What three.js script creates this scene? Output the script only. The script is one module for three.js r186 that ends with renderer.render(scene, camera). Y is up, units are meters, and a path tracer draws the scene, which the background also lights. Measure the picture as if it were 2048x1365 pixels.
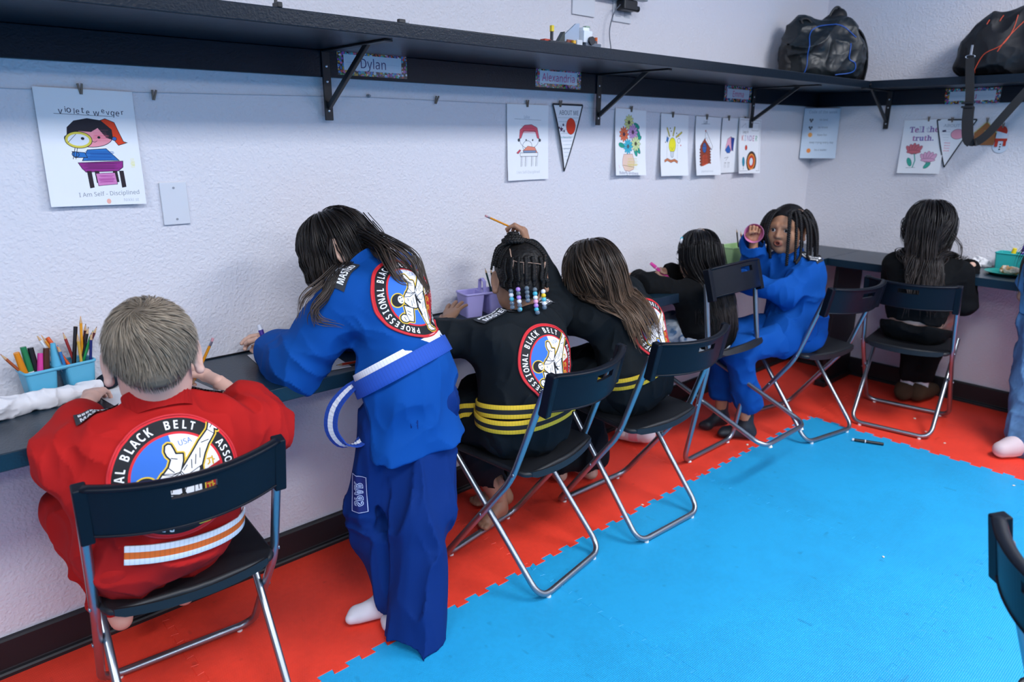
import * as THREE from 'three';
import { mergeGeometries, mergeVertices } from 'three/addons/utils/BufferGeometryUtils.js';
import { RoundedBoxGeometry } from 'three/addons/geometries/RoundedBoxGeometry.js';
import { RectAreaLightUniformsLib } from 'three/addons/lights/RectAreaLightUniformsLib.js';

// ------------------------------------------------------------------ camera, light, exposure
const scene = new THREE.Scene();
scene.background = new THREE.Color(0x05060a);
const camera = new THREE.PerspectiveCamera(51.64, 2048 / 1365, 0.05, 40);
camera.position.set(-4.2794, 1.3956, 2.075);
camera.rotation.order = 'YXZ';
camera.rotation.set(-0.2848, -0.7318, 0.0046);
camera.focus = 2.0;
camera.userData.fStop = 3.2;
scene.add(camera);
const renderer = new THREE.WebGLRenderer({ antialias: true });
renderer.toneMapping = THREE.LinearToneMapping;
renderer.toneMappingExposure = 1.0;
renderer.shadowMap.enabled = true;
RectAreaLightUniformsLib.init();
const CEIL = 2.72, ROOM_X0 = -7.2, ROOM_Z1 = 5.6;
const LIGHT_COLOR = new THREE.Color(0.955, 0.965, 1.0);
const TROFFERS = [[-1.35, 2.28, 33], [-3.75, 2.28, 21], [-6.05, 2.28, 24], [-1.35, 4.6, 24], [-3.75, 4.6, 24], [-6.05, 4.6, 24]];   // x, z, intensity
const TROFFER_W = 1.19, TROFFER_D = 0.56;

// ------------------------------------------------------------------ helpers
const V = (x, y, z) => new THREE.Vector3(x, y, z);
function rng(seed) { let a = seed >>> 0; return () => { a = (a + 0x6d2b79f5) >>> 0; let t = a; t = Math.imul(t ^ (t >>> 15), t | 1); t ^= t + Math.imul(t ^ (t >>> 7), t | 61); return ((t ^ (t >>> 14)) >>> 0) / 4294967296; }; }
const clamp = (x, a, b) => Math.min(b, Math.max(a, x)), lerp = (a, b, t) => a + (b - a) * t;
const sstep = (a, b, x) => { const t = clamp((x - a) / (b - a), 0, 1); return t * t * (3 - 2 * t); };
function hash3(x, y, z) { let h = Math.imul(x, 374761393) ^ Math.imul(y, 668265263) ^ Math.imul(z, 2147483647 ^ 0x5bd1e995); h = Math.imul(h ^ (h >>> 13), 1274126177); return ((h ^ (h >>> 16)) >>> 0) / 4294967296; }
function noise3(x, y, z) {
  const xi = Math.floor(x), yi = Math.floor(y), zi = Math.floor(z); let fx = x - xi, fy = y - yi, fz = z - zi;
  fx = fx * fx * (3 - 2 * fx); fy = fy * fy * (3 - 2 * fy); fz = fz * fz * (3 - 2 * fz);
  const c = (a, b, d) => hash3(xi + a, yi + b, zi + d);
  return lerp(lerp(lerp(c(0, 0, 0), c(1, 0, 0), fx), lerp(c(0, 1, 0), c(1, 1, 0), fx), fy), lerp(lerp(c(0, 0, 1), c(1, 0, 1), fx), lerp(c(0, 1, 1), c(1, 1, 1), fx), fy), fz);
}
function tileNoise(u, v, f, seed) {   // periodic value noise, u v in 0..1, f cells
  const x = u * f, y = v * f, xi = Math.floor(x), yi = Math.floor(y); let fx = x - xi, fy = y - yi; fx = fx * fx * (3 - 2 * fx); fy = fy * fy * (3 - 2 * fy);
  const c = (a, b) => hash3((xi + a) % f, (yi + b) % f, seed);
  return lerp(lerp(c(0, 0), c(1, 0), fx), lerp(c(0, 1), c(1, 1), fx), fy);
}
function dataTex(n, fn, srgb, repeat) {
  const d = new Uint8Array(n * n * 4);
  for (let j = 0; j < n; j++) for (let i = 0; i < n; i++) { const c = fn((i + 0.5) / n, (j + 0.5) / n), k = (j * n + i) * 4; if (typeof c === 'number') d[k] = d[k + 1] = d[k + 2] = clamp(c * 255, 0, 255); else { d[k] = clamp(c[0] * 255, 0, 255); d[k + 1] = clamp(c[1] * 255, 0, 255); d[k + 2] = clamp(c[2] * 255, 0, 255); } d[k + 3] = 255; }
  const t = new THREE.DataTexture(d, n, n); t.wrapS = t.wrapT = THREE.RepeatWrapping; t.magFilter = THREE.LinearFilter; t.minFilter = THREE.LinearMipmapLinearFilter; t.generateMipmaps = true;
  if (srgb) t.colorSpace = THREE.SRGBColorSpace; if (repeat) t.repeat.set(repeat, repeat); t.needsUpdate = true; return t;
}
function canvasTex(w, h, draw) {
  const c = document.createElement('canvas'); c.width = w; c.height = h; const g = c.getContext('2d'); draw(g, w, h);
  const t = new THREE.CanvasTexture(c); t.colorSpace = THREE.SRGBColorSpace; t.anisotropy = 8; return t;
}
function std(color, roughness = 0.6, more = {}) { return new THREE.MeshStandardMaterial({ color, roughness, metalness: 0, ...more }); }
function phys(color, roughness = 0.6, more = {}) { return new THREE.MeshPhysicalMaterial({ color, roughness, metalness: 0, ...more }); }
const used = new Map();
function numbered(name) { const n = used.get(name) || 0; used.set(name, n + 1); return n ? `${name}_${String(n).padStart(3, '0')}` : name; }
function mesh(name, geo, mat, parent, label) { const m = new THREE.Mesh(geo, mat); m.name = name; m.castShadow = m.receiveShadow = true; if (label) m.userData.label = label; if (parent) parent.add(m); return m; }
function thing(name, label, category, pos = [0, 0, 0], group) { const o = new THREE.Group(); o.name = numbered(name); o.position.set(...pos); o.userData = { label, category }; if (group) o.userData.group = group; scene.add(o); return o; }
function solo(name, geo, mat, label, category, group) { const m = mesh(numbered(name), geo, mat, scene); m.userData = { label, category }; if (group) m.userData.group = group; return m; }
function structure(o, name) { o.name = name; o.userData.kind = 'structure'; scene.add(o); return o; }
function box(x0, y0, z0, x1, y1, z1, r = 0) {
  const w = Math.abs(x1 - x0), h = Math.abs(y1 - y0), d = Math.abs(z1 - z0);
  const g = r ? new RoundedBoxGeometry(w, h, d, 2, r) : new THREE.BoxGeometry(w, h, d);
  g.translate((x0 + x1) / 2, (y0 + y1) / 2, (z0 + z1) / 2); return g;
}
function metricUV(g, s = 1) {   // box projection, metres
  const p = g.attributes.position, n = g.attributes.normal, uv = new Float32Array(p.count * 2);
  for (let i = 0; i < p.count; i++) { const ax = Math.abs(n.getX(i)), ay = Math.abs(n.getY(i)), az = Math.abs(n.getZ(i)), x = p.getX(i), y = p.getY(i), z = p.getZ(i); const [a, b] = ay >= ax && ay >= az ? [x, z] : ax >= az ? [z, y] : [x, y]; uv[2 * i] = a * s; uv[2 * i + 1] = b * s; }
  g.setAttribute('uv', new THREE.BufferAttribute(uv, 2)); return g;
}
class Poly extends THREE.Curve { constructor(pts) { super(); this.c = new THREE.CatmullRomCurve3(pts, false, 'centripetal'); } getPoint(t, o) { return this.c.getPoint(t, o); } }
function tube(pts, r, seg = 24, rad = 8, closed = false) { const c = new THREE.CatmullRomCurve3(pts, closed, 'centripetal'); return new THREE.TubeGeometry(c, seg, r, rad, closed); }
function filletPath(pts, r, n = 6) {   // polyline with rounded corners
  const out = [pts[0].clone()];
  for (let i = 1; i < pts.length - 1; i++) { const a = pts[i - 1], b = pts[i], c = pts[i + 1], u = a.clone().sub(b), w = c.clone().sub(b), q = Math.min(r, u.length() * 0.45, w.length() * 0.45), p0 = b.clone().addScaledVector(u.normalize(), q), p1 = b.clone().addScaledVector(w.normalize(), q);
    for (let k = 0; k <= n; k++) { const t = k / n; out.push(p0.clone().multiplyScalar((1 - t) * (1 - t)).addScaledVector(b, 2 * t * (1 - t)).addScaledVector(p1, t * t)); } }
  out.push(pts[pts.length - 1].clone()); return out;
}
function sweep(pts, rx, ry = rx, rad = 10, up = V(0, 1, 0), taper) {   // elliptical sweep along given points, capped
  const n = pts.length, pos = [], idx = []; let prevS = null;
  for (let i = 0; i < n; i++) {
    const t = pts[Math.min(n - 1, i + 1)].clone().sub(pts[Math.max(0, i - 1)]).normalize();
    let s = prevS ? prevS.clone().addScaledVector(t, -prevS.dot(t)) : up.clone().cross(t); if (s.lengthSq() < 1e-8) s = V(1, 0, 0).cross(t); s.normalize(); prevS = s; const b = t.clone().cross(s), k = taper ? taper(i / (n - 1)) : 1;
    for (let j = 0; j < rad; j++) { const a = j / rad * Math.PI * 2, p = pts[i].clone().addScaledVector(s, Math.cos(a) * rx * k).addScaledVector(b, Math.sin(a) * ry * k); pos.push(p.x, p.y, p.z); }
  }
  for (let i = 0; i < n - 1; i++) for (let j = 0; j < rad; j++) { const a = i * rad + j, b = i * rad + (j + 1) % rad; idx.push(a, b, a + rad, b, b + rad, a + rad); }
  const c0 = pos.length / 3; pos.push(...pts[0].toArray(), ...pts[n - 1].toArray());
  for (let j = 0; j < rad; j++) { idx.push(c0, (j + 1) % rad, j); const o = (n - 1) * rad; idx.push(c0 + 1, o + j, o + (j + 1) % rad); }
  const g = new THREE.BufferGeometry(); g.setAttribute('position', new THREE.Float32BufferAttribute(pos, 3)); g.setIndex(idx); g.computeVertexNormals(); return g;
}
function bare(g, keepUV) { const o = g.index ? g.toNonIndexed() : g.clone(); for (const k of Object.keys(o.attributes)) if (k !== 'position' && k !== 'normal' && !(keepUV && k === 'uv')) o.deleteAttribute(k); return o; }
const join = (list, keepUV) => mergeGeometries(list.map((g) => bare(g, keepUV)));
// ------------------------------------------------------------------ surfaces
const bumpWall = dataTex(512, (u, v) => { const a = tileNoise(u, v, 96, 1), b = tileNoise(u, v, 190, 2), c = tileNoise(u, v, 44, 3); return sstep(0.25, 0.8, 0.55 * a + 0.37 * b + 0.08 * c); }, false, 1.6);
const paintWall = std(new THREE.Color().setRGB(0.70, 0.690, 0.745), 0.62, { bumpMap: bumpWall, bumpScale: 0.0010 });
const paintCeil = std(new THREE.Color().setRGB(0.72, 0.72, 0.75), 0.9), paintDark = std(new THREE.Color().setRGB(0.16, 0.18, 0.24), 0.8, { bumpMap: bumpWall, bumpScale: 0.0010 });
const bumpLaminate = dataTex(256, (u, v) => 0.5 * tileNoise(u, v, 64, 4) + 0.5 * tileNoise(u, v, 128, 5), false, 4);
const blackShelf = phys(new THREE.Color().setRGB(0.004, 0.010, 0.019), 0.30, { specularIntensity: 0.6, bumpMap: bumpLaminate, bumpScale: 0.0004 });
const blackDesk = phys(new THREE.Color().setRGB(0.005, 0.020, 0.036), 0.30, { bumpMap: bumpLaminate, bumpScale: 0.0004 });
const blackTrim = phys(new THREE.Color().setRGB(0.006, 0.006, 0.009), 0.5);
const blackMetal = phys(new THREE.Color().setRGB(0.008, 0.009, 0.012), 0.4);
const matTone = (seed) => dataTex(512, (u, v) => { const a = tileNoise(u, v, 5, seed), b = tileNoise(u, v, 23, seed + 1), c = tileNoise(u, v, 110, seed + 2), s = tileNoise(u, v, 37, seed + 3); const k = 0.93 + 0.05 * a + 0.03 * b + 0.03 * c - (s > 0.93 ? 0.12 * (s - 0.93) / 0.07 : 0); return [k, k, k]; }, true, 0.8);
const matBump = dataTex(256, (u, v) => { const f = 40, x = u * f, y = v * f, r = Math.floor(y) % 2 ? 0.5 : 0, fx = (x + r) % 1 - 0.5, fy = y % 1 - 0.5; return 1 - sstep(0.18, 0.5, Math.hypot(fx, fy)); }, false, 5);
const matRed = phys(new THREE.Color().setRGB(0.86, 0.052, 0.026), 0.47, { map: matTone(11), bumpMap: matBump, bumpScale: 0.0005 });
const matBlue = phys(new THREE.Color().setRGB(0.016, 0.355, 0.68), 0.43, { map: matTone(21), bumpMap: matBump, bumpScale: 0.0005 });

// ------------------------------------------------------------------ floor of interlocking mats
const T = 1 / 12, TH = 0.0095;
const XR = -0.852, ZR = 0.582;
function edgePts(a, b, fixed, alongX, teeth) {   // points from a to b (exclusive of b) along one line; teeth wave is a function of the coordinate alone
  const put = (s, o) => alongX ? [s, fixed + o] : [fixed + o, s]; const pts = [put(a, 0)];
  if (teeth) { const lo = Math.min(a, b), hi = Math.max(a, b), base = alongX ? XR : ZR, w = []; const k0 = Math.floor((lo - base) / T) - 1, k1 = Math.ceil((hi - base) / T) + 1;
    for (let k = k0; k <= k1; k++) for (const [f, h] of [[0.27, -1], [0.23, 1], [0.77, 1], [0.73, -1]]) { const s = base + (k + f) * T; if (s > lo + 0.012 && s < hi - 0.012) w.push([s, h * TH]); }
    if (a > b) w.reverse(); for (const [s, o] of w) pts.push(put(s, o)); }
  return pts;
}
const floor = structure(new THREE.Group(), 'floor');
mesh('subfloor', box(ROOM_X0, -0.14, 0, 0, -0.0205, ROOM_Z1), std(0x55565a, 0.9), floor);
const xs = [0, XR, XR - 1, XR - 2, XR - 3, XR - 4, XR - 5, ROOM_X0], zs = [0.0, ZR, ZR + 1, ZR + 2, ZR + 3, ROOM_Z1];
for (let i = 0; i < xs.length - 1; i++) for (let j = 0; j < zs.length - 1; j++) {
  const x1 = xs[i] - (i === 0 ? 0.015 : 0), x0 = Math.max(xs[i + 1], ROOM_X0), z0 = zs[j] + (j === 0 ? 0.015 : 0), z1 = zs[j + 1];
  const inX = (x) => x > ROOM_X0 + 0.01 && x < -0.02, inZ = (z) => z > 0.02 && z < ROOM_Z1 - 0.01;
  const pts = [...edgePts(x0, x1, z0, true, inZ(z0)), ...edgePts(z0, z1, x1, false, inX(x1)), ...edgePts(x1, x0, z1, true, inZ(z1)), ...edgePts(z1, z0, x0, false, inX(x0))];
  const sh = new THREE.Shape(pts.map(([x, z]) => new THREE.Vector2(x, -z)));
  const g = new THREE.ExtrudeGeometry(sh, { depth: 0.0187, bevelEnabled: true, bevelThickness: 0.0013, bevelSize: 0.0011, bevelOffset: -0.0012, bevelSegments: 1, curveSegments: 2 });
  g.rotateX(-Math.PI / 2); g.translate(0, -0.0200, 0);
  const red = i === 0 || j === 0;
  mesh('mat_tile', g, red ? matRed : matBlue, floor, red ? 'red foam mat tile' : 'blue foam mat tile');
}

// ------------------------------------------------------------------ walls, ceiling
const wallT = 0.14;
structure(mesh('', metricUV(box(ROOM_X0 - wallT, -0.14, -wallT, wallT, CEIL, 0)), paintWall), 'wall_back');
structure(mesh('', metricUV(box(0, -0.14, 0, wallT, CEIL, ROOM_Z1)), paintWall), 'wall_right');
structure(mesh('', metricUV(box(ROOM_X0 - wallT, -0.14, 0, ROOM_X0, CEIL, ROOM_Z1)), paintDark), 'wall_left');
structure(mesh('', metricUV(box(ROOM_X0 - wallT, -0.14, ROOM_Z1, wallT, CEIL, ROOM_Z1 + wallT)), paintDark), 'wall_front');
structure(mesh('', box(ROOM_X0 - wallT, CEIL, -wallT, wallT, CEIL + 0.12, ROOM_Z1 + wallT), paintCeil), 'ceiling');
function baseboard(name, a, b, alongX, s) {
  const g = structure(new THREE.Group(), name);
  const sh = new THREE.Shape([[0, 0], [0.027, 0], [0.0265, 0.009], [0.023, 0.014], [0.016, 0.017], [0.015, 0.020], [0.015, 0.100], [0.012, 0.106], [0, 0.1066]].map((q) => new THREE.Vector2(...q)));
  const e = new THREE.ExtrudeGeometry(sh, { depth: b - a, bevelEnabled: false });
  if (alongX) { e.rotateY(Math.PI / 2); e.scale(1, 1, -1); e.index; flip(e); e.translate(a, 0, 0); } else { e.scale(-1, 1, 1); flip(e); e.translate(0, 0, a); }
  mesh('baseboard_molding', e, blackTrim, g); return g;
}
function flip(g) { const p = g.attributes.position, n = g.attributes.normal; if (g.index) { const a = g.index.array; for (let i = 0; i < a.length; i += 3) { const t = a[i]; a[i] = a[i + 1]; a[i + 1] = t; } } else for (let i = 0; i < p.count; i += 3) for (const at of Object.values(g.attributes)) for (let k = 0; k < at.itemSize; k++) { const a = at.array, t = a[i * at.itemSize + k]; a[i * at.itemSize + k] = a[(i + 1) * at.itemSize + k]; a[(i + 1) * at.itemSize + k] = t; } g.computeVertexNormals(); }
baseboard('baseboard_back', ROOM_X0, 0, true);
baseboard('baseboard_right', 0.028, ROOM_Z1, false);

// ------------------------------------------------------------------ ceiling lights
const diffuser = new THREE.MeshStandardMaterial({ color: 0xffffff, emissive: LIGHT_COLOR, emissiveIntensity: 2.4, roughness: 0.8 });
const whiteMetal = std(0xe8e8ea, 0.5);
TROFFERS.forEach(([x, z, I], i) => {
  const t = thing('ceiling_light', `white ceiling light panel, ${['first', 'second', 'third'][i % 3]} from the end wall in the row ${i < 3 ? 'over the chairs' : 'farther back'}`, 'ceiling light', [x, CEIL, z], 'ceiling light panels');
  const w = TROFFER_W / 2, d = TROFFER_D / 2, f = 0.02;
  mesh('frame', join([box(-w - f, -0.022, -d - f, w + f, -0.001, -d), box(-w - f, -0.022, d, w + f, -0.001, d + f), box(-w - f, -0.022, -d, -w, -0.001, d), box(w, -0.022, -d, w + f, -0.001, d)]), whiteMetal, t);
  mesh('diffuser', box(-w, -0.012, -d, w, -0.002, d), diffuser, t);
  const l = new THREE.RectAreaLight(LIGHT_COLOR, I, TROFFER_W, TROFFER_D); l.position.set(0, -0.014, 0); l.rotation.x = -Math.PI / 2; t.add(l);
});

// ------------------------------------------------------------------ shelves and desks
const SY0 = 1.635, SY1 = 1.672, SD = 0.416, SDR = 0.30, BY0 = 1.559;
const longShelf = thing('wall_shelf', 'long black wall shelf running above the pinned drawings', 'shelf', [0, 0, 0]);
mesh('shelf_board', metricUV(box(-6.2, SY0, 0.001, -0.001, SY1, SD, 0.003)), blackShelf, longShelf);
mesh('backing_board', metricUV(box(-6.2, BY0, 0.001, -0.001, SY0 - 0.0005, 0.02, 0.002)), blackShelf, longShelf);
const sideShelf = thing('wall_shelf', 'short black wall shelf on the end wall carrying the duffel bag', 'shelf', [0, 0, 0]);
mesh('shelf_board', metricUV(box(-SDR, SY0, SD + 0.001, -0.001, SY1, 3.4, 0.003)), blackShelf, sideShelf);
mesh('backing_board', metricUV(box(-0.02, BY0, 0.0205, -0.001, SY0 - 0.0005, 3.4, 0.002)), blackShelf, sideShelf);
const screwMat = phys(0xc9ccd2, 0.3, { metalness: 1 });
function bracket(pos, rot, label) {
  const t = thing('shelf_bracket', label, 'bracket', pos, 'shelf brackets'); t.rotation.y = rot;
  const b = 0.011;
  mesh('wall_plate', box(-0.0135, -0.2, 0.0005, 0.0135, -0.002, 0.0065, 0.002), blackMetal, t);
  mesh('top_arm', box(-0.0135, -0.006, 0.007, 0.0135, -0.0005, 0.352, 0.0015), blackMetal, t);
  const brace = box(-0.0055, -0.0085, 0, 0.0055, 0.0085, 0.33, 0.002); brace.rotateX(-0.59); brace.translate(0, -0.161, 0.008);
  mesh('brace', brace, blackMetal, t);
  for (const y of [-0.045, -0.088, -0.172]) { const s = mesh('screw', new THREE.SphereGeometry(0.0046, 10, 6), screwMat, t); s.scale.z = 0.45; s.position.set(0, y, 0.0068); }
  return t;
}
bracket([-3.19, SY0 - 0.0002, 0.0205], 0, 'black angled shelf bracket between the first name card and the hanging pegs');
bracket([-1.963, SY0 - 0.0002, 0.0205], 0, 'black angled shelf bracket between the triangular pennant and the flower drawing');
bracket([-0.752, SY0 - 0.0002, 0.0205], 0, 'black angled shelf bracket under the shelf near the backpack');
bracket([-0.0205, SY0 - 0.0002, 0.418], -Math.PI / 2, 'black angled shelf bracket on the end wall beside the lotus drawing');
const DH = 0.7544, DT = 0.0405, DD = 0.374, DDR = 0.43;
const longDesk = thing('wall_desk', 'long narrow black wall desk where the row of children draw', 'desk');
mesh('desk_top', metricUV(box(-6.2, DH - DT, 0.001, -0.001, DH, DD, 0.0025)), blackDesk, longDesk);
mesh('backsplash_strip', box(-6.2, DH + 0.0002, 0.001, -0.001, DH + 0.004, 0.005, 0.001), blackTrim, longDesk);
const sideDesk = thing('wall_desk', 'black wall desk on the end wall in front of the long-haired person in black', 'desk');
mesh('desk_top', metricUV(box(-DDR, DH - DT, DD + 0.001, -0.001, DH, 3.4, 0.0025)), blackDesk, sideDesk);
const panel = thing('desk_support', 'black support panel with a floor foot under the desk corner', 'desk support');
mesh('panel', metricUV(box(-0.34, 0.03, 0.385, -0.016, DH - DT - 0.0005, 0.405, 0.002)), blackTrim, panel);
mesh('foot', box(-0.375, 0.0005, 0.365, -0.03, 0.03, 0.425, 0.003), blackTrim, panel);
// ------------------------------------------------------------------ folding chairs (local: +x forward, y up, z to the sitter's right)
const plastic = phys(new THREE.Color().setRGB(0.0035, 0.0055, 0.011), 0.42, { specularIntensity: 0.4 });
const seatPlastic = phys(new THREE.Color().setRGB(0.007, 0.008, 0.011), 0.5);
const steel = phys(new THREE.Color().setRGB(0.34, 0.37, 0.41), 0.33, { metalness: 0.95 });
const clearPad = phys(new THREE.Color().setRGB(0.75, 0.76, 0.76), 0.4);
const CH = { xf: 0.20, wf: 0.197, xr: -0.196, wr: 0.176, xt: -0.224, wt: 0.193, ht: 0.760 };
const steelGroup = {};
(function chairParts() {
  const r = 0.0105, W = CH.wf;
  // main frame: from the backrest down to the seat hinge, bending forward to the front foot bar
  const side = (s) => [V(-0.208, 0.70, s * 0.190), V(-0.165, 0.565, s * 0.192), V(-0.108, 0.425, s * 0.195), V(-0.075, 0.365, s * W)];
  const pts = filletPath([V(-0.206, 0.705, -0.190), V(-0.093, 0.395, -0.194), V(CH.xf, r + 0.004, -W), V(CH.xf, r + 0.004, W), V(-0.093, 0.395, 0.194), V(-0.206, 0.705, 0.190)], 0.055, 7);
  steelGroup.main = sweep(pts, r, r * 1.05, 12);
  const lp = filletPath([V(0.165, 0.428, -0.178), V(CH.xr, r + 0.004, -CH.wr), V(CH.xr, r + 0.004, CH.wr), V(0.165, 0.428, 0.178)], 0.055, 7);
  steelGroup.rear = sweep(lp, r * 0.95, r * 0.95, 12);
  steelGroup.pads = [[CH.xf, -0.156], [CH.xf, 0.156], [CH.xr, -0.133], [CH.xr, 0.133]].map(([x, z]) => { const g = new THREE.CylinderGeometry(0.0075, 0.0085, 0.012, 10); g.translate(x, 0.0062, z); return g; });
  // backrest: curved slab with a hand slot and square side sleeves
  const back = (yOff) => { };
  const nu = 34, nv = 10, y0 = 0.643, y1 = CH.ht, H = y1 - y0;
  const surf = (u, v, off) => {   // u -1..1 across, v 0..1 up
    const z = u * 0.183, bow = -0.055 * (1 - u * u), x = -0.205 - 0.026 * v + bow - off, y = y0 + v * H - 0.012 * (1 - u * u) * (v - 0.5) * 0; return V(x, y - 0.006 * (1 - u * u), z); };
  const th = 0.0125, quads = [], slot = (u, v) => Math.abs(u) < 0.235 && v > 0.62 && v < 0.80;
  const us = [...Array(nu + 1).keys()].map((i) => -1 + 2 * i / nu), vs = [0, 0.12, 0.25, 0.38, 0.5, 0.62, 0.80, 0.90, 0.96, 1];
  const solid = (i, j) => i >= 0 && j >= 0 && i < us.length - 1 && j < vs.length - 1 && !slot((us[i] + us[i + 1]) / 2, (vs[j] + vs[j + 1]) / 2);
  const pos = []; const quad = (a, b, c, d) => { for (const p of [a, b, c, a, c, d]) pos.push(p.x, p.y, p.z); };
  for (let i = 0; i < us.length - 1; i++) for (let j = 0; j < vs.length - 1; j++) { if (!solid(i, j)) continue;
    const P = (di, dj, o) => surf(us[i + di], vs[j + dj], o);
    quad(P(0, 0, th), P(0, 1, th), P(1, 1, th), P(1, 0, th)); quad(P(0, 0, 0), P(1, 0, 0), P(1, 1, 0), P(0, 1, 0));
    if (!solid(i, j + 1)) quad(P(0, 1, th), P(0, 1, 0), P(1, 1, 0), P(1, 1, th));
    if (!solid(i, j - 1)) quad(P(0, 0, 0), P(0, 0, th), P(1, 0, th), P(1, 0, 0));
    if (!solid(i - 1, j)) quad(P(0, 0, th), P(0, 0, 0), P(0, 1, 0), P(0, 1, th));
    if (!solid(i + 1, j)) quad(P(1, 0, 0), P(1, 0, th), P(1, 1, th), P(1, 1, 0)); }
  let g = new THREE.BufferGeometry(); g.setAttribute('position', new THREE.Float32BufferAttribute(pos, 3)); g.computeVertexNormals();
  const sleeves = [-1, 1].map((s) => { const b = new RoundedBoxGeometry(0.030, H + 0.016, 0.026, 2, 0.004); b.rotateZ(0.20); b.translate(-0.219, y0 + H / 2 - 0.006, s * 0.188); return b; });
  const rail = (v, rx, ry) => { const a = []; for (let i = 0; i <= nu; i++) a.push(surf(-1 + 2 * i / nu, v, th * 0.5)); return sweep(a, rx, ry, 8, V(0, 1, 0)); }; const lip = [rail(0.965, 0.0125, 0.0065), rail(0.02, 0.009, 0.004)];
  steelGroup.back = join([g, ...sleeves, ...lip]);
  // seat: shallow dished slab, wider at the back
  const sp = [], sn = 18; const sx = (t) => lerp(-0.150, 0.175, t), sw = (t) => lerp(0.180, 0.168, t) * (1 - 0.10 * Math.pow(Math.abs(t * 2 - 1), 8));
  const st = (t, u) => V(sx(t) - 0.018 * (1 - u * u) * (t < 0.5 ? 1 - 2 * t : 0), 0.428 - 0.010 * (1 - u * u) * (1 - t * 0.5) + 0.010 * t - 0.012 * sstep(0.85, 1, t), u * sw(t));
  const bt = (t, u) => { const p = st(t, u); p.y -= 0.022 - 0.006 * sstep(0.9, 1, Math.abs(u)); return p; };
  const q2 = (a, b, c, d) => { for (const p of [a, b, c, a, c, d]) sp.push(p.x, p.y, p.z); };
  for (let i = 0; i < sn; i++) for (let j = 0; j < sn; j++) { const t0 = i / sn, t1 = (i + 1) / sn, u0 = -1 + 2 * j / sn, u1 = -1 + 2 * (j + 1) / sn;
    q2(st(t0, u0), st(t0, u1), st(t1, u1), st(t1, u0)); q2(bt(t0, u0), bt(t1, u0), bt(t1, u1), bt(t0, u1));
    if (i === 0) q2(st(0, u1), st(0, u0), bt(0, u0), bt(0, u1)); if (i === sn - 1) q2(st(1, u0), st(1, u1), bt(1, u1), bt(1, u0));
    if (j === 0) q2(st(t0, -1), st(t1, -1), bt(t1, -1), bt(t0, -1)); if (j === sn - 1) q2(st(t1, 1), st(t0, 1), bt(t0, 1), bt(t1, 1)); }
  let s = new THREE.BufferGeometry(); s.setAttribute('position', new THREE.Float32BufferAttribute(sp, 3)); s.computeVertexNormals();
  const rim = filletPath([V(0.14, 0.426, -0.168), V(-0.140, 0.418, -0.178), V(-0.158, 0.418, 0), V(-0.140, 0.418, 0.178), V(0.14, 0.426, 0.168)], 0.03, 5);
  steelGroup.seat = join([s, sweep(rim, 0.009, 0.0095, 10)]);
  steelGroup.rivets = [-1, 1].flatMap((z) => [[0.025, 0.243, z * 0.2065], [-0.104, 0.418, z * 0.203]].map(([x, y, zz]) => { const c = new THREE.SphereGeometry(0.0062, 8, 6); c.scale(1, 1, 0.5); c.translate(x, y, zz); return c; }));
})();
function chair(x, z, ang, label, tilt = 0) {
  const t = thing('folding_chair', label, 'chair', [x, 0, z], 'black folding chairs');
  const inner = t; t.rotation.order = 'YXZ'; t.rotation.y = -ang; if (tilt) t.rotation.z = -tilt;
  mesh('main_frame', steelGroup.main, steel, t, 'grey steel tube frame'); mesh('rear_leg_frame', steelGroup.rear, steel, t, 'grey steel tube legs');
  mesh('backrest', steelGroup.back, plastic, t); mesh('seat', steelGroup.seat, seatPlastic, t);
  for (const p of steelGroup.pads) mesh('foot_pad', p, clearPad, t, 'clear foot pad');
  for (const p of steelGroup.rivets) mesh('rivet', p, steel, t);
  return t;
}
const chairA = chair(-3.880, 0.437, -1.479, 'black folding chair under the boy in red');
const chairB = chair(-2.821, 0.522, -1.742, 'black folding chair under the girl with beaded braids');
const chairC = chair(-2.299, 0.557, -1.540, 'black folding chair under the girl with long brown hair');
const chairD = chair(-1.6295, 0.481, -1.580, 'black folding chair tipped forward on its front feet behind the girl in a black top', 0.487);
{ const c = Math.cos(0.487), s = Math.sin(0.487), f = V(Math.cos(-1.58), 0, Math.sin(-1.58)); const o = V(-CH.xf * c, CH.xf * s, 0); chairD.position.set(-1.6295 + f.x * o.x, o.y + 0.003, 0.481 + f.z * o.x); }
const chairE = chair(-1.008, 0.575, -1.379, 'black folding chair with half its seat empty, under the girl in blue who turns round');
const chairF = chair(-0.563, 0.898, -0.155, 'black folding chair under the long-haired person in black');
const chairG = chair(-2.862, 2.124, 0.732, 'black folding chair whose backrest corner shows at the edge of the blue mats');
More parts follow.
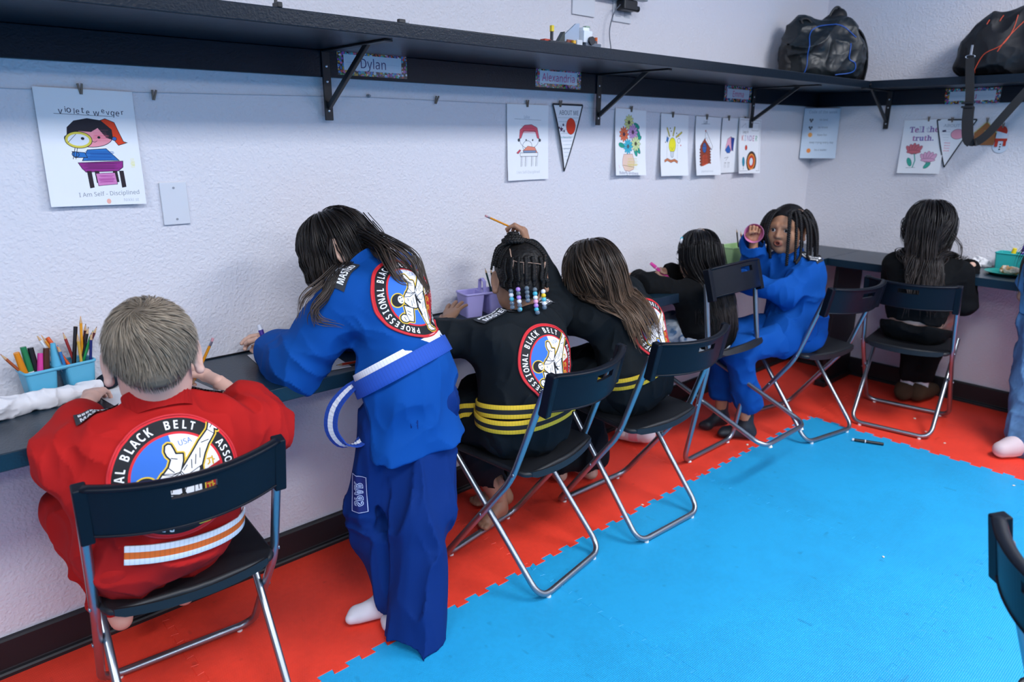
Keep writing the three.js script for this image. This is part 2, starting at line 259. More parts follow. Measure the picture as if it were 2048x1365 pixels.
// ------------------------------------------------------------------ smooth solids: fields of tapered capsules and ellipsoids, meshed by surface nets
const add3 = (a, b, k = 1) => [a[0] + b[0] * k, a[1] + b[1] * k, a[2] + b[2] * k], sub3 = (a, b) => [a[0] - b[0], a[1] - b[1], a[2] - b[2]];
const dot3 = (a, b) => a[0] * b[0] + a[1] * b[1] + a[2] * b[2], len3 = (a) => Math.hypot(a[0], a[1], a[2]), nrm3 = (a) => { const l = len3(a) || 1; return [a[0] / l, a[1] / l, a[2] / l]; };
const crs3 = (a, b) => [a[1] * b[2] - a[2] * b[1], a[2] * b[0] - a[0] * b[2], a[0] * b[1] - a[1] * b[0]], mix3 = (a, b, t) => [lerp(a[0], b[0], t), lerp(a[1], b[1], t), lerp(a[2], b[2], t)];
class Frame {   // local axes: y up / along, z forward
  constructor(o, y, z, s = 1) { this.o = o; this.s = s; this.y = nrm3(y); const zz = sub3(z, this.y.map((v) => v * dot3(z, this.y))); this.z = nrm3(zz); this.x = crs3(this.y, this.z); }
  w(p) { const s = this.s; return [0, 1, 2].map((i) => this.o[i] + s * (p[0] * this.x[i] + p[1] * this.y[i] + p[2] * this.z[i])); }
  d(p) { return [0, 1, 2].map((i) => p[0] * this.x[i] + p[1] * this.y[i] + p[2] * this.z[i]); }
  l(p) { const q = sub3(p, this.o); return [dot3(q, this.x) / this.s, dot3(q, this.y) / this.s, dot3(q, this.z) / this.s]; }
}
class Field {
  constructor() { this.p = []; this.mod = null; this.amp = 0; }
  cone(a, b, ra, rb = ra, k = 0.02, op = 1) { const d = sub3(b, a); this.p.push({ t: 0, ax: a[0], ay: a[1], az: a[2], dx: d[0], dy: d[1], dz: d[2], q: 1 / Math.max(1e-9, dot3(d, d)), ra, rb, k, op, m: mix3(a, b, 0.5), R: len3(d) / 2 + Math.max(ra, rb) }); return this; }
  ball(a, r, k = 0.02, op = 1) { return this.cone(a, add3(a, [0, 1e-4, 0]), r, r, k, op); }
  ell(c, r, F, k = 0.02, op = 1) { const s = F ? F.s : 1; this.p.push({ t: 1, c, x: F ? F.x : [1, 0, 0], y: F ? F.y : [0, 1, 0], z: F ? F.z : [0, 0, 1], r: r.map((v) => v * s), k, op, m: c, R: Math.max(...r) * s }); return this; }
  cut(c, n, k = 0.004) { const u = nrm3(n); this.p.push({ t: 2, c, n: u, k, op: 0, m: c, R: 1e9 }); return this; }
  mark() { return this.p.length; }
  static prim(p, x, y, z) {
    if (p.t === 0) { const px = x - p.ax, py = y - p.ay, pz = z - p.az; let t = (px * p.dx + py * p.dy + pz * p.dz) * p.q; t = t < 0 ? 0 : t > 1 ? 1 : t; const ex = px - p.dx * t, ey = py - p.dy * t, ez = pz - p.dz * t; return Math.sqrt(ex * ex + ey * ey + ez * ez) - (p.ra + (p.rb - p.ra) * t); }
    if (p.t === 1) { const qx = x - p.c[0], qy = y - p.c[1], qz = z - p.c[2]; const a = (qx * p.x[0] + qy * p.x[1] + qz * p.x[2]) / p.r[0], b = (qx * p.y[0] + qy * p.y[1] + qz * p.y[2]) / p.r[1], c = (qx * p.z[0] + qy * p.z[1] + qz * p.z[2]) / p.r[2]; const k0 = Math.sqrt(a * a + b * b + c * c), a1 = a / p.r[0], b1 = b / p.r[1], c1 = c / p.r[2], k1 = Math.sqrt(a1 * a1 + b1 * b1 + c1 * c1); return k1 < 1e-9 ? -Math.min(...p.r) : k0 * (k0 - 1) / k1; }
    return (x - p.c[0]) * p.n[0] + (y - p.c[1]) * p.n[1] + (z - p.c[2]) * p.n[2];
  }
  raw(list, x, y, z) {
    let d = 1e3;
    for (let i = 0; i < list.length; i++) { const p = list[i], e = Field.prim(p, x, y, z), k = p.k;
      if (p.op === 1) { const h = k - Math.abs(d - e); d = Math.min(d, e); if (h > 0) d -= h * h * 0.25 / k; }
      else { const f = p.op === 0 ? e : -e, h = k - Math.abs(d - f); d = Math.max(d, f); if (h > 0) d += h * h * 0.25 / k; } }
    return d;
  }
  at(x, y, z) { const d = this.raw(this.p, x, y, z); return this.mod && Math.abs(d) < 0.06 ? d - this.mod(x, y, z) : d; }
  grad(x, y, z, h = 0.002, list = this.p) { const f = (a, b, c) => { const d = this.raw(list, a, b, c); return this.mod ? d - this.mod(a, b, c) : d; }; return nrm3([f(x + h, y, z) - f(x - h, y, z), f(x, y + h, z) - f(x, y - h, z), f(x, y, z + h) - f(x, y, z - h)]); }
  march(o, dir, max = 0.4, off = 0) { let t = 0; for (let i = 0; i < 60; i++) { const p = add3(o, dir, t), d = this.at(...p) - off; if (d < 0.0003) return p; t += Math.max(0.0005, d * 0.7); if (t > max) return null; } return add3(o, dir, t); }
  mesh(cell, col, only) {
    const lo = [1e9, 1e9, 1e9], hi = [-1e9, -1e9, -1e9];
    if (only) { for (let i = 0; i < 3; i++) { lo[i] = only[0][i]; hi[i] = only[1][i]; } }
    else for (const p of this.p) { if (p.op !== 1) continue; const pts = p.t === 0 ? [[p.ax, p.ay, p.az, p.ra], [p.ax + p.dx, p.ay + p.dy, p.az + p.dz, p.rb]] : [[...p.c, Math.max(...p.r)]]; for (const q of pts) for (let i = 0; i < 3; i++) { lo[i] = Math.min(lo[i], q[i] - q[3] - 0.025); hi[i] = Math.max(hi[i], q[i] + q[3] + 0.025); } }
    const B = 6, n = [0, 1, 2].map((i) => Math.ceil((hi[i] - lo[i]) / cell / B) * B), [nx, ny, nz] = n, sx = 1, sy = nx + 1, sz = (nx + 1) * (ny + 1), val = new Float32Array((nx + 1) * (ny + 1) * (nz + 1)).fill(NaN), act = [];
    const R = cell * B * 0.87 * 1.5 + this.amp;
    for (let bz = 0; bz < nz; bz += B) for (let by = 0; by < ny; by += B) for (let bx = 0; bx < nx; bx += B) {
      const c = [lo[0] + (bx + B / 2) * cell, lo[1] + (by + B / 2) * cell, lo[2] + (bz + B / 2) * cell], near = []; let best = 1e9;
      for (const p of this.p) if (p.op === 1) { const e = Field.prim(p, ...c); p._e = e; if (e < best) best = e; }
      if (best > R + 0.06) continue; const d = this.raw(this.p, ...c); if (Math.abs(d) > R) continue;
      for (const p of this.p) if (p.op === 1 ? p._e < best + 2 * R + p.k : p.op === 0 ? true : Field.prim(p, ...c) < R * 1.5 + p.k) near.push(p);
      for (let k = 0; k <= B; k++) for (let j = 0; j <= B; j++) for (let i = 0; i <= B; i++) { const q = (bx + i) * sx + (by + j) * sy + (bz + k) * sz; if (val[q] === val[q]) continue; const x = lo[0] + (bx + i) * cell, y = lo[1] + (by + j) * cell, z = lo[2] + (bz + k) * cell; let e = this.raw(near, x, y, z); if (this.mod && Math.abs(e) < cell * 2 + this.amp) e -= this.mod(x, y, z); val[q] = e; }
      act.push([bx, by, bz, near]);
    }
    const id = new Int32Array(val.length).fill(-1), pos = [], nor = [], colr = [], idx = [], cor = [0, sx, sy, sx + sy, sz, sx + sz, sy + sz, sx + sy + sz], edges = [[0, 1], [2, 3], [4, 5], [6, 7], [0, 2], [1, 3], [4, 6], [5, 7], [0, 4], [1, 5], [2, 6], [3, 7]];
    for (const [bx, by, bz, near] of act) for (let k = 0; k < B; k++) for (let j = 0; j < B; j++) for (let i = 0; i < B; i++) {
      const q = (bx + i) * sx + (by + j) * sy + (bz + k) * sz; let m = 0; for (let c = 0; c < 8; c++) if (val[q + cor[c]] < 0) m |= 1 << c; if (m === 0 || m === 255) continue;
      let px = 0, py = 0, pz = 0, cnt = 0;
      for (const [a, b] of edges) { if (((m >> a) & 1) === ((m >> b) & 1)) continue; const va = val[q + cor[a]], vb = val[q + cor[b]], t = va / (va - vb); px += lerp(a & 1, b & 1, t); py += lerp((a >> 1) & 1, (b >> 1) & 1, t); pz += lerp((a >> 2) & 1, (b >> 2) & 1, t); cnt++; }
      if (!cnt) continue; const x = lo[0] + (bx + i + px / cnt) * cell, y = lo[1] + (by + j + py / cnt) * cell, z = lo[2] + (bz + k + pz / cnt) * cell;
      id[q] = pos.length / 3; pos.push(x, y, z); const g = this.grad(x, y, z, cell * 0.4, near); nor.push(...g); if (col) colr.push(...col(x, y, z, g));
    }
    for (const [bx, by, bz] of act) for (let k = 0; k < B; k++) for (let j = 0; j < B; j++) for (let i = 0; i < B; i++) {
      const q = (bx + i) * sx + (by + j) * sy + (bz + k) * sz, s0 = val[q] < 0;
      for (const [e, u, v] of [[sx, sy, sz], [sy, sz, sx], [sz, sx, sy]]) { const s1 = val[q + e] < 0; if (s0 === s1 || val[q + e] !== val[q + e]) continue; const a = id[q], b = id[q - u], c = id[q - u - v], d = id[q - v]; if (a < 0 || b < 0 || c < 0 || d < 0 || b === undefined || c === undefined || d === undefined) continue; if (s0) idx.push(a, b, c, a, c, d); else idx.push(a, c, b, a, d, c); }
    }
    const g = new THREE.BufferGeometry(); g.setAttribute('position', new THREE.Float32BufferAttribute(pos, 3)); g.setAttribute('normal', new THREE.Float32BufferAttribute(nor, 3)); if (col) g.setAttribute('color', new THREE.Float32BufferAttribute(colr, 3)); g.setIndex(idx); return g;
  }
}
function mergeIdx(list) { return mergeGeometries(list.filter((g) => g.attributes.position.count)); }
function folds(seed, amp, f, st = [1, 1, 1], dirs) {   // soft cloth folds: ridged noise, longer along the axis with the small stretch factor
  const o = seed * 17.3;
  return (x, y, z) => { const wx = noise3(x * 5 + o, y * 5, z * 5) - 0.5, a = noise3((x + wx * 0.06) * f * st[0] + o, (y + wx * 0.08) * f * st[1] + o, (z - wx * 0.06) * f * st[2]), b = noise3(x * f * 2.1 * st[0] - o, y * f * 2.1 * st[1], z * f * 2.1 * st[2] + o); const r = 1 - Math.abs(2 * a - 1), q = 1 - Math.abs(2 * b - 1); return 1.6 * amp * (1.5 * r * Math.sqrt(r) - 0.75 + 0.5 * (q * q - 0.4)); };
}
// stiff places (embroidered patches) hold the cloth flat
const calm = (f, c, R) => (x, y, z) => f(x, y, z) * sstep(R * 0.55, R * 1.2, Math.hypot(x - c[0], y - c[1], z - c[2]));
const foldSum = (...fs) => (x, y, z) => { let s = 0; for (const f of fs) s += f(x, y, z); return s; };
// soft ribs that run round a limb near a point (pushed-up sleeves, bent knees, tied waists)
function ribs(c, axis, R, amp, f, seed = 0) { const a = nrm3(axis); return (x, y, z) => { const q = [x - c[0], y - c[1], z - c[2]], d = len3(q); if (d > R) return 0; const w = 1 - d / R, t = dot3(q, a) + 0.02 * (noise3(x * 14 + seed, y * 14, z * 14) - 0.5) * 2; return 2.8 * amp * Math.sqrt(w) * w * (0.62 - 1.25 * Math.pow(Math.abs(Math.sin(t * f * 0.5 + 2.5 * noise3(x * 7 + seed, y * 7, z * 7))), 0.75)); }; }

// a sheet lying on a field: grid of (u, v) points marched onto the surface along dir
function decal(field, nu, nv, at, dir, off, inside, max = 0.5) {
  const pos = [], uv = [], idx = [], ok = [];
  for (let j = 0; j <= nv; j++) for (let i = 0; i <= nu; i++) { const u = i / nu, v = j / nv, o = at(u, v), dd = typeof dir === 'function' ? dir(u, v) : dir, p = (inside && !inside(u, v)) ? null : field.march(o, dd, max, off); ok.push(!!p); pos.push(...(p || o)); uv.push(u, v); }
  for (let j = 0; j < nv; j++) for (let i = 0; i < nu; i++) { const a = j * (nu + 1) + i, b = a + 1, c = a + nu + 1, d = c + 1; if (ok[a] && ok[b] && ok[c]) idx.push(a, b, c); if (ok[b] && ok[d] && ok[c]) idx.push(b, d, c); }
  const g = new THREE.BufferGeometry(); g.setAttribute('position', new THREE.Float32BufferAttribute(pos, 3)); g.setAttribute('uv', new THREE.Float32BufferAttribute(uv, 2)); g.setIndex(idx); g.computeVertexNormals(); return g;
}
function discDecal(field, c, U, W, dir, R, off, rings = 14, seg = 56, push = 0.12) {
  const pos = [], uv = [], idx = []; let n = 0; const grid = [];
  for (let r = 0; r <= rings; r++) { const row = []; for (let s = 0; s < seg; s++) { const rr = r / rings, a = s / seg * Math.PI * 2, x = Math.cos(a) * rr, y = Math.sin(a) * rr, o = add3(add3(add3(c, U, x * R), W, y * R), dir, -push), p = field.march(o, dir, push * 2.2, off); if (p) { pos.push(...p); uv.push(0.5 + x / 2, 0.5 + y / 2); row.push(n++); } else row.push(-1); } grid.push(row); }
  for (let r = 0; r < rings; r++) for (let s = 0; s < seg; s++) { const a = grid[r][s], b = grid[r][(s + 1) % seg], d = grid[r + 1][s], e = grid[r + 1][(s + 1) % seg]; if (r && a >= 0 && d >= 0 && b >= 0) idx.push(a, d, b); if (b >= 0 && d >= 0 && e >= 0) idx.push(b, d, e); }
  const g = new THREE.BufferGeometry(); g.setAttribute('position', new THREE.Float32BufferAttribute(pos, 3)); g.setAttribute('uv', new THREE.Float32BufferAttribute(uv, 2)); g.setIndex(idx); g.computeVertexNormals();
  const rim = []; for (let s = 0; s < seg; s++) { const i = grid[rings][s]; if (i >= 0) rim.push(V(pos[3 * i], pos[3 * i + 1], pos[3 * i + 2])); }
  return { g, rim };
}
// a flat band wound round a field: points found by marching inwards in the plane through c with normal n
function band(field, c, n, h, th, off = 0.002, seg = 72, from = 0, to = 1, R = 0.32) {
  const N = nrm3(n), A = nrm3(crs3(N, Math.abs(N[0]) < 0.8 ? [1, 0, 0] : [0, 0, 1])), Bv = crs3(N, A), ring = [];
  for (let i = 0; i <= seg; i++) { const a = (from + (to - from) * i / seg) * Math.PI * 2, d = add3(A.map((v) => v * Math.cos(a)), Bv, Math.sin(a)), row = []; for (const k of [-0.5, -0.17, 0.17, 0.5]) { const cc = add3(c, N, k * h); row.push([field.march(add3(cc, d, R), d.map((v) => -v), R, off) || cc, d]); } ring.push(row); }
  for (const row of ring) { let m = 0; for (const [p] of row) { const q = sub3(p, c); m = Math.max(m, Math.hypot(dot3(q, A), dot3(q, Bv))); } row.forEach((e) => { const q = sub3(e[0], c), r = Math.hypot(dot3(q, A), dot3(q, Bv)), w = lerp(r, m, 0.55); e[0] = add3(e[0], e[1], w - r); }); }
  const pos = [], uv = [], idx = []; let L = 0;
  for (let i = 0; i <= seg; i++) { if (i) L += len3(sub3(ring[i][1][0], ring[i - 1][1][0])); for (let j = 0; j < 4; j++) { const [p, d] = ring[i][j]; pos.push(...p); uv.push(L, j / 3); } for (let j = 0; j < 4; j++) { const [p, d] = ring[i][j]; pos.push(...add3(p, d, th)); uv.push(L, j / 3); } }
  for (let i = 0; i < seg; i++) { const a = i * 8, b = a + 8; for (let j = 0; j < 3; j++) { idx.push(a + 4 + j, b + 4 + j, a + 5 + j, b + 4 + j, b + 5 + j, a + 5 + j); idx.push(a + j, a + j + 1, b + j, b + j, a + j + 1, b + j + 1); } idx.push(a, b, a + 4, b, b + 4, a + 4, a + 3, a + 7, b + 3, b + 3, a + 7, b + 7); }
  const g = new THREE.BufferGeometry(); g.setAttribute('position', new THREE.Float32BufferAttribute(pos, 3)); g.setAttribute('uv', new THREE.Float32BufferAttribute(uv, 2)); g.setIndex(idx); g.computeVertexNormals(); return g;
}
// a strap along points with a given width direction
function ribbon(pts, wdir, w, th) {
  const pos = [], uv = [], idx = []; let L = 0; const n = pts.length;
  for (let i = 0; i < n; i++) { const t = nrm3(sub3(pts[Math.min(n - 1, i + 1)], pts[Math.max(0, i - 1)])), wd0 = typeof wdir === 'function' ? wdir(i / (n - 1)) : wdir, wd = nrm3(sub3(wd0, t.map((v) => v * dot3(wd0, t)))), nn = crs3(t, wd); if (i) L += len3(sub3(pts[i], pts[i - 1])); for (const [a, b] of [[-1, -1], [1, -1], [1, 1], [-1, 1]]) { pos.push(...add3(add3(pts[i], wd, a * w / 2), nn, b * th / 2)); uv.push(L, (a + 1) / 2); } }
  for (let i = 0; i < n - 1; i++) for (let j = 0; j < 4; j++) { const a = i * 4 + j, b = i * 4 + (j + 1) % 4; idx.push(a, b, a + 4, b, b + 4, a + 4); }
  idx.push(0, 2, 1, 0, 3, 2); const e = (n - 1) * 4; idx.push(e, e + 1, e + 2, e, e + 2, e + 3);
  const g = new THREE.BufferGeometry(); g.setAttribute('position', new THREE.Float32BufferAttribute(pos, 3)); g.setAttribute('uv', new THREE.Float32BufferAttribute(uv, 2)); g.setIndex(idx); const o = g.toNonIndexed(); o.computeVertexNormals(); return o;
}
function smoothPts(pts, n) { const c = new THREE.CatmullRomCurve3(pts.map((p) => V(...p)), false, 'centripetal'); return c.getPoints(n).map((v) => v.toArray()); }
// ------------------------------------------------------------------ people: shared builders
const skinMat = (c) => phys(c, 0.55, { vertexColors: true, sheen: 0.15, sheenRoughness: 0.6 });
const SKIN = { fair: [0.72, 0.43, 0.34], tan: [0.55, 0.32, 0.22], brown: [0.30, 0.145, 0.085], olive: [0.62, 0.38, 0.29] };
const WHITE = new THREE.Color(1, 1, 1);
// head frame: origin between the ears, y up the skull, z out of the face; unit size is an eight-year-old
function headPrims(f, F, o = {}) {
  f.ell(F.w([0, 0.028, -0.010]), [0.0715, 0.080, 0.090], F, 0.001);
  f.ell(F.w([0, -0.022, 0.026]), [0.0590, 0.078, 0.0600], F, 0.030 * F.s);
  f.cone(F.w([-0.026, -0.060, 0.030]), F.w([0.026, -0.060, 0.030]), 0.034 * F.s, 0.034 * F.s, 0.03 * F.s);
  f.ball(F.w([0, -0.084, 0.060]), 0.0185 * F.s, 0.022 * F.s);                                    // chin
  for (const s of [-1, 1]) { f.ball(F.w([s * 0.036, -0.030, 0.056]), 0.026 * F.s, 0.025 * F.s); f.cone(F.w([s * 0.012, 0.022, 0.082]), F.w([s * 0.042, 0.018, 0.068]), 0.009 * F.s, 0.009 * F.s, 0.015 * F.s); }
  f.cone(F.w([0, 0.008, 0.086]), F.w([0, -0.024, 0.097]), 0.0070 * F.s, 0.0100 * F.s, 0.012 * F.s);
  for (const s of [-1, 1]) f.ball(F.w([s * 0.0105, -0.027, 0.0895]), 0.0080 * F.s, 0.008 * F.s);
  for (const s of [-1, 1]) f.ell(F.w([s * 0.0290, 0.001, 0.0905]), [0.0155, 0.0090, 0.0120], F, 0.008 * F.s, -1);
  if (o.mouthOpen) { f.ell(F.w([0, -0.056, 0.083]), [0.0185, 0.0145, 0.013], F, 0.008 * F.s); f.ell(F.w([0, -0.056, 0.097]), [0.0105, 0.0068, 0.016], F, 0.003 * F.s, -1); }
  else { f.cone(F.w([-0.017, -0.0530, 0.0805]), F.w([0.017, -0.0530, 0.0805]), 0.0062 * F.s, 0.0062 * F.s, 0.006 * F.s); f.cone(F.w([-0.013, -0.0620, 0.0805]), F.w([0.013, -0.0620, 0.0805]), 0.0066 * F.s, 0.0066 * F.s, 0.006 * F.s); }
  for (const s of [-1, 1]) {                                                                     // ears
    const E = new Frame(F.w([s * 0.0785, -0.008, -0.006]), add3(F.y, F.z, -0.25), add3(F.x.map((v) => v * s), F.z, -0.55), F.s);
    f.ell(E.o, [0.0195, 0.0330, 0.0070], E, 0.006 * F.s); f.ell(add3(E.w([0, 0, 0]), E.d([0.001, 0.004, 0.006]), F.s), [0.0130, 0.0230, 0.0055], E, 0.003 * F.s, -1); f.ball(E.w([0.002, -0.030, 0.001]), 0.0090 * F.s, 0.008 * F.s);
  }
}
function headColor(F, skin, o = {}) {
  const lip = [skin[0] * 0.80, skin[1] * 0.52, skin[2] * 0.55];
  return (x, y, z) => { const [a, b, c] = F.l([x, y, z]); let k = skin; if (c > 0.06) { const e = Math.hypot(a / 0.0215, (b + 0.0570) / (o.mouthOpen ? 0.0155 : 0.0115)); if (e < 1.0) k = mix3(lip, skin, sstep(0.82, 1.0, e)); if (o.mouthOpen && c > 0.070 && Math.hypot(a / 0.0095, (b + 0.056) / 0.006) < 1 && c < 0.0905) k = [0.12, 0.02, 0.02]; } const m = 0.96 + 0.08 * noise3(x * 60, y * 60, z * 60); return [k[0] * m, k[1] * m, k[2] * m]; };
}
function skinColor(skin) { return (x, y, z) => { const m = 0.95 + 0.09 * noise3(x * 50, y * 50, z * 50); return [skin[0] * m, skin[1] * m, skin[2] * m]; }; }
const eyeWhite = phys(0xe9e6e4, 0.25), eyeDark = phys(0x120a07, 0.15), browMat = phys(0x14100e, 0.8);
function eyes(P, F) {
  for (const s of [-1, 1]) {
    const c = F.w([s * 0.0285, 0.0005, 0.0735]), g = new THREE.SphereGeometry(0.0118 * F.s, 16, 12); g.translate(...c); const e = mesh('eye', g, eyeWhite, P);
    const d = nrm3(add3(F.z, F.x, s * 0.06)), q = new THREE.SphereGeometry(0.0062 * F.s, 12, 8); q.scale(1, 1, 0.42); q.lookAt(V(...d)); q.translate(...add3(c, d, 0.0098 * F.s)); mesh('iris', q, eyeDark, e);
    const lid = []; for (let i = 0; i <= 8; i++) { const a = lerp(-1, 1, i / 8); lid.push(V(...F.w([s * 0.0285 + a * 0.0145, 0.0075 - 0.0055 * a * a, 0.0832 - 0.0055 * a * a - (a * s > 0 ? 0.003 * a * a : 0)]))); } mesh('eyelid', sweep(lid, 0.0018 * F.s, 0.0016 * F.s, 6), browMat, P);
    const b = []; for (let i = 0; i <= 8; i++) { const a = lerp(-1, 1, i / 8); b.push(V(...F.w([s * (0.0285 + a * 0.017), 0.0225 - 0.0045 * a * a, 0.0868 - 0.0060 * (a + 1)]))); } mesh('eyebrow', sweep(b, 0.0030 * F.s, 0.0018 * F.s, 6), browMat, P);
  }
}
// hand frame: origin at the wrist, y towards the fingers, z out of the palm; the thumb lies on the +x side (side = 1) or -x
function hand(F, side, pose, skin, cell = 0.0026) {
  const f = new Field(), s = F.s, P = (x, y, z) => F.w([x * side, y, z]);
  f.cone(P(0, -0.05, 0), P(0, 0.01, 0), 0.0215 * s, 0.021 * s, 0.01 * s);
  f.cone(P(0.012, 0.02, 0.0), P(0.024, 0.078, 0.0), 0.0165 * s, 0.0125 * s, 0.015 * s); f.cone(P(-0.008, 0.02, 0.0), P(-0.024, 0.072, 0.0), 0.0165 * s, 0.0120 * s, 0.015 * s); f.cone(P(0.002, 0.02, 0), P(0, 0.08, 0), 0.016 * s, 0.0125 * s, 0.018 * s);
  const fin = [[0.0275, 0.088, [0.038, 0.024, 0.021], 0.0093, 0.10], [0.0090, 0.092, [0.042, 0.027, 0.022], 0.0095, 0.02], [-0.0095, 0.089, [0.039, 0.025, 0.021], 0.0090, -0.06], [-0.0265, 0.080, [0.031, 0.019, 0.018], 0.0080, -0.16]];
  fin.forEach(([x, y, L, r, sp], i) => { const cu = pose.curl[i]; let p = [x, y, 0.0], a = 0, prev = [x * 0.8, y - 0.028, 0]; f.cone(P(...prev), P(...p), r * 1.08 * s, r * 1.05 * s, 0.007 * s); for (let b = 0; b < 3; b++) { a += cu[b]; const l = L[b], q = [p[0] + Math.sin(sp * (pose.spread ?? 1)) * l * Math.cos(a), p[1] + Math.cos(a) * l, p[2] + Math.sin(a) * l], r0 = r * (1 - 0.07 * b) * s, r1 = r * (1 - 0.07 * (b + 1)) * s; f.cone(P(...p), P(...q), r0, r1, 0.0022 * s); p = q; } });
  const th = pose.thumb || [[0.022, 0.020, 0.010], [0.046, 0.052, 0.018], [0.056, 0.080, 0.024], [0.060, 0.102, 0.028]]; const tr = [0.0135, 0.0112, 0.0100, 0.0088];
  for (let i = 0; i < 3; i++) f.cone(P(...th[i]), P(...th[i + 1]), tr[i] * s, tr[i + 1] * s, i ? 0.003 * s : 0.010 * s);
  return f.mesh(cell, skinColor(skin));
}
const HAND = {
  flat: { curl: [[0.10, 0.12, 0.08], [0.06, 0.10, 0.08], [0.08, 0.12, 0.08], [0.12, 0.14, 0.1]], spread: 1.7 },
  rest: { curl: [[0.35, 0.45, 0.25], [0.42, 0.5, 0.3], [0.5, 0.55, 0.3], [0.55, 0.55, 0.3]] },
  pen: { curl: [[0.75, 0.85, 0.35], [0.9, 1.0, 0.5], [1.1, 1.2, 0.7], [1.2, 1.25, 0.7]], thumb: [[0.022, 0.020, 0.012], [0.040, 0.048, 0.034], [0.038, 0.070, 0.052], [0.030, 0.086, 0.062]], spread: 0.5 },
  fist: { curl: [[1.35, 1.65, 1.0], [1.38, 1.68, 1.0], [1.40, 1.68, 1.0], [1.42, 1.66, 1.0]], thumb: [[0.022, 0.020, 0.012], [0.040, 0.045, 0.034], [0.024, 0.064, 0.050], [0.002, 0.070, 0.052]], spread: 0.4 },
};
function foot(F, side, skin, cell = 0.004, sock) {   // origin at the ankle, y up the shin, z to the toes
  const f = new Field(), s = F.s, P = (x, y, z) => F.w([x * side, y, z]);
  f.cone(P(0, 0.10, 0), P(0, 0.0, -0.004), 0.030 * s, 0.030 * s, 0.01 * s); f.ball(P(0, -0.036, -0.024), 0.028 * s, 0.03 * s); f.cone(P(0, -0.020, 0.01), P(0.004, -0.045, 0.09), 0.030 * s, 0.021 * s, 0.03 * s); f.cone(P(0, -0.045, -0.02), P(-0.012, -0.050, 0.08), 0.022 * s, 0.017 * s, 0.02 * s);
  if (sock) f.cone(P(0.010, -0.048, 0.09), P(-0.012, -0.050, 0.110), 0.0195 * s, 0.016 * s, 0.02 * s);
  else [[0.018, 0.118, 0.0115], [0.003, 0.120, 0.0088], [-0.009, 0.114, 0.0082], [-0.019, 0.106, 0.0078], [-0.028, 0.096, 0.0074]].forEach(([x, z, r]) => f.cone(P(x * 0.85, -0.050, z - 0.035), P(x, -0.056, z), r * 1.15 * s, r * s, 0.006 * s));
  return f.mesh(cell, sock || skinColor(skin));
}
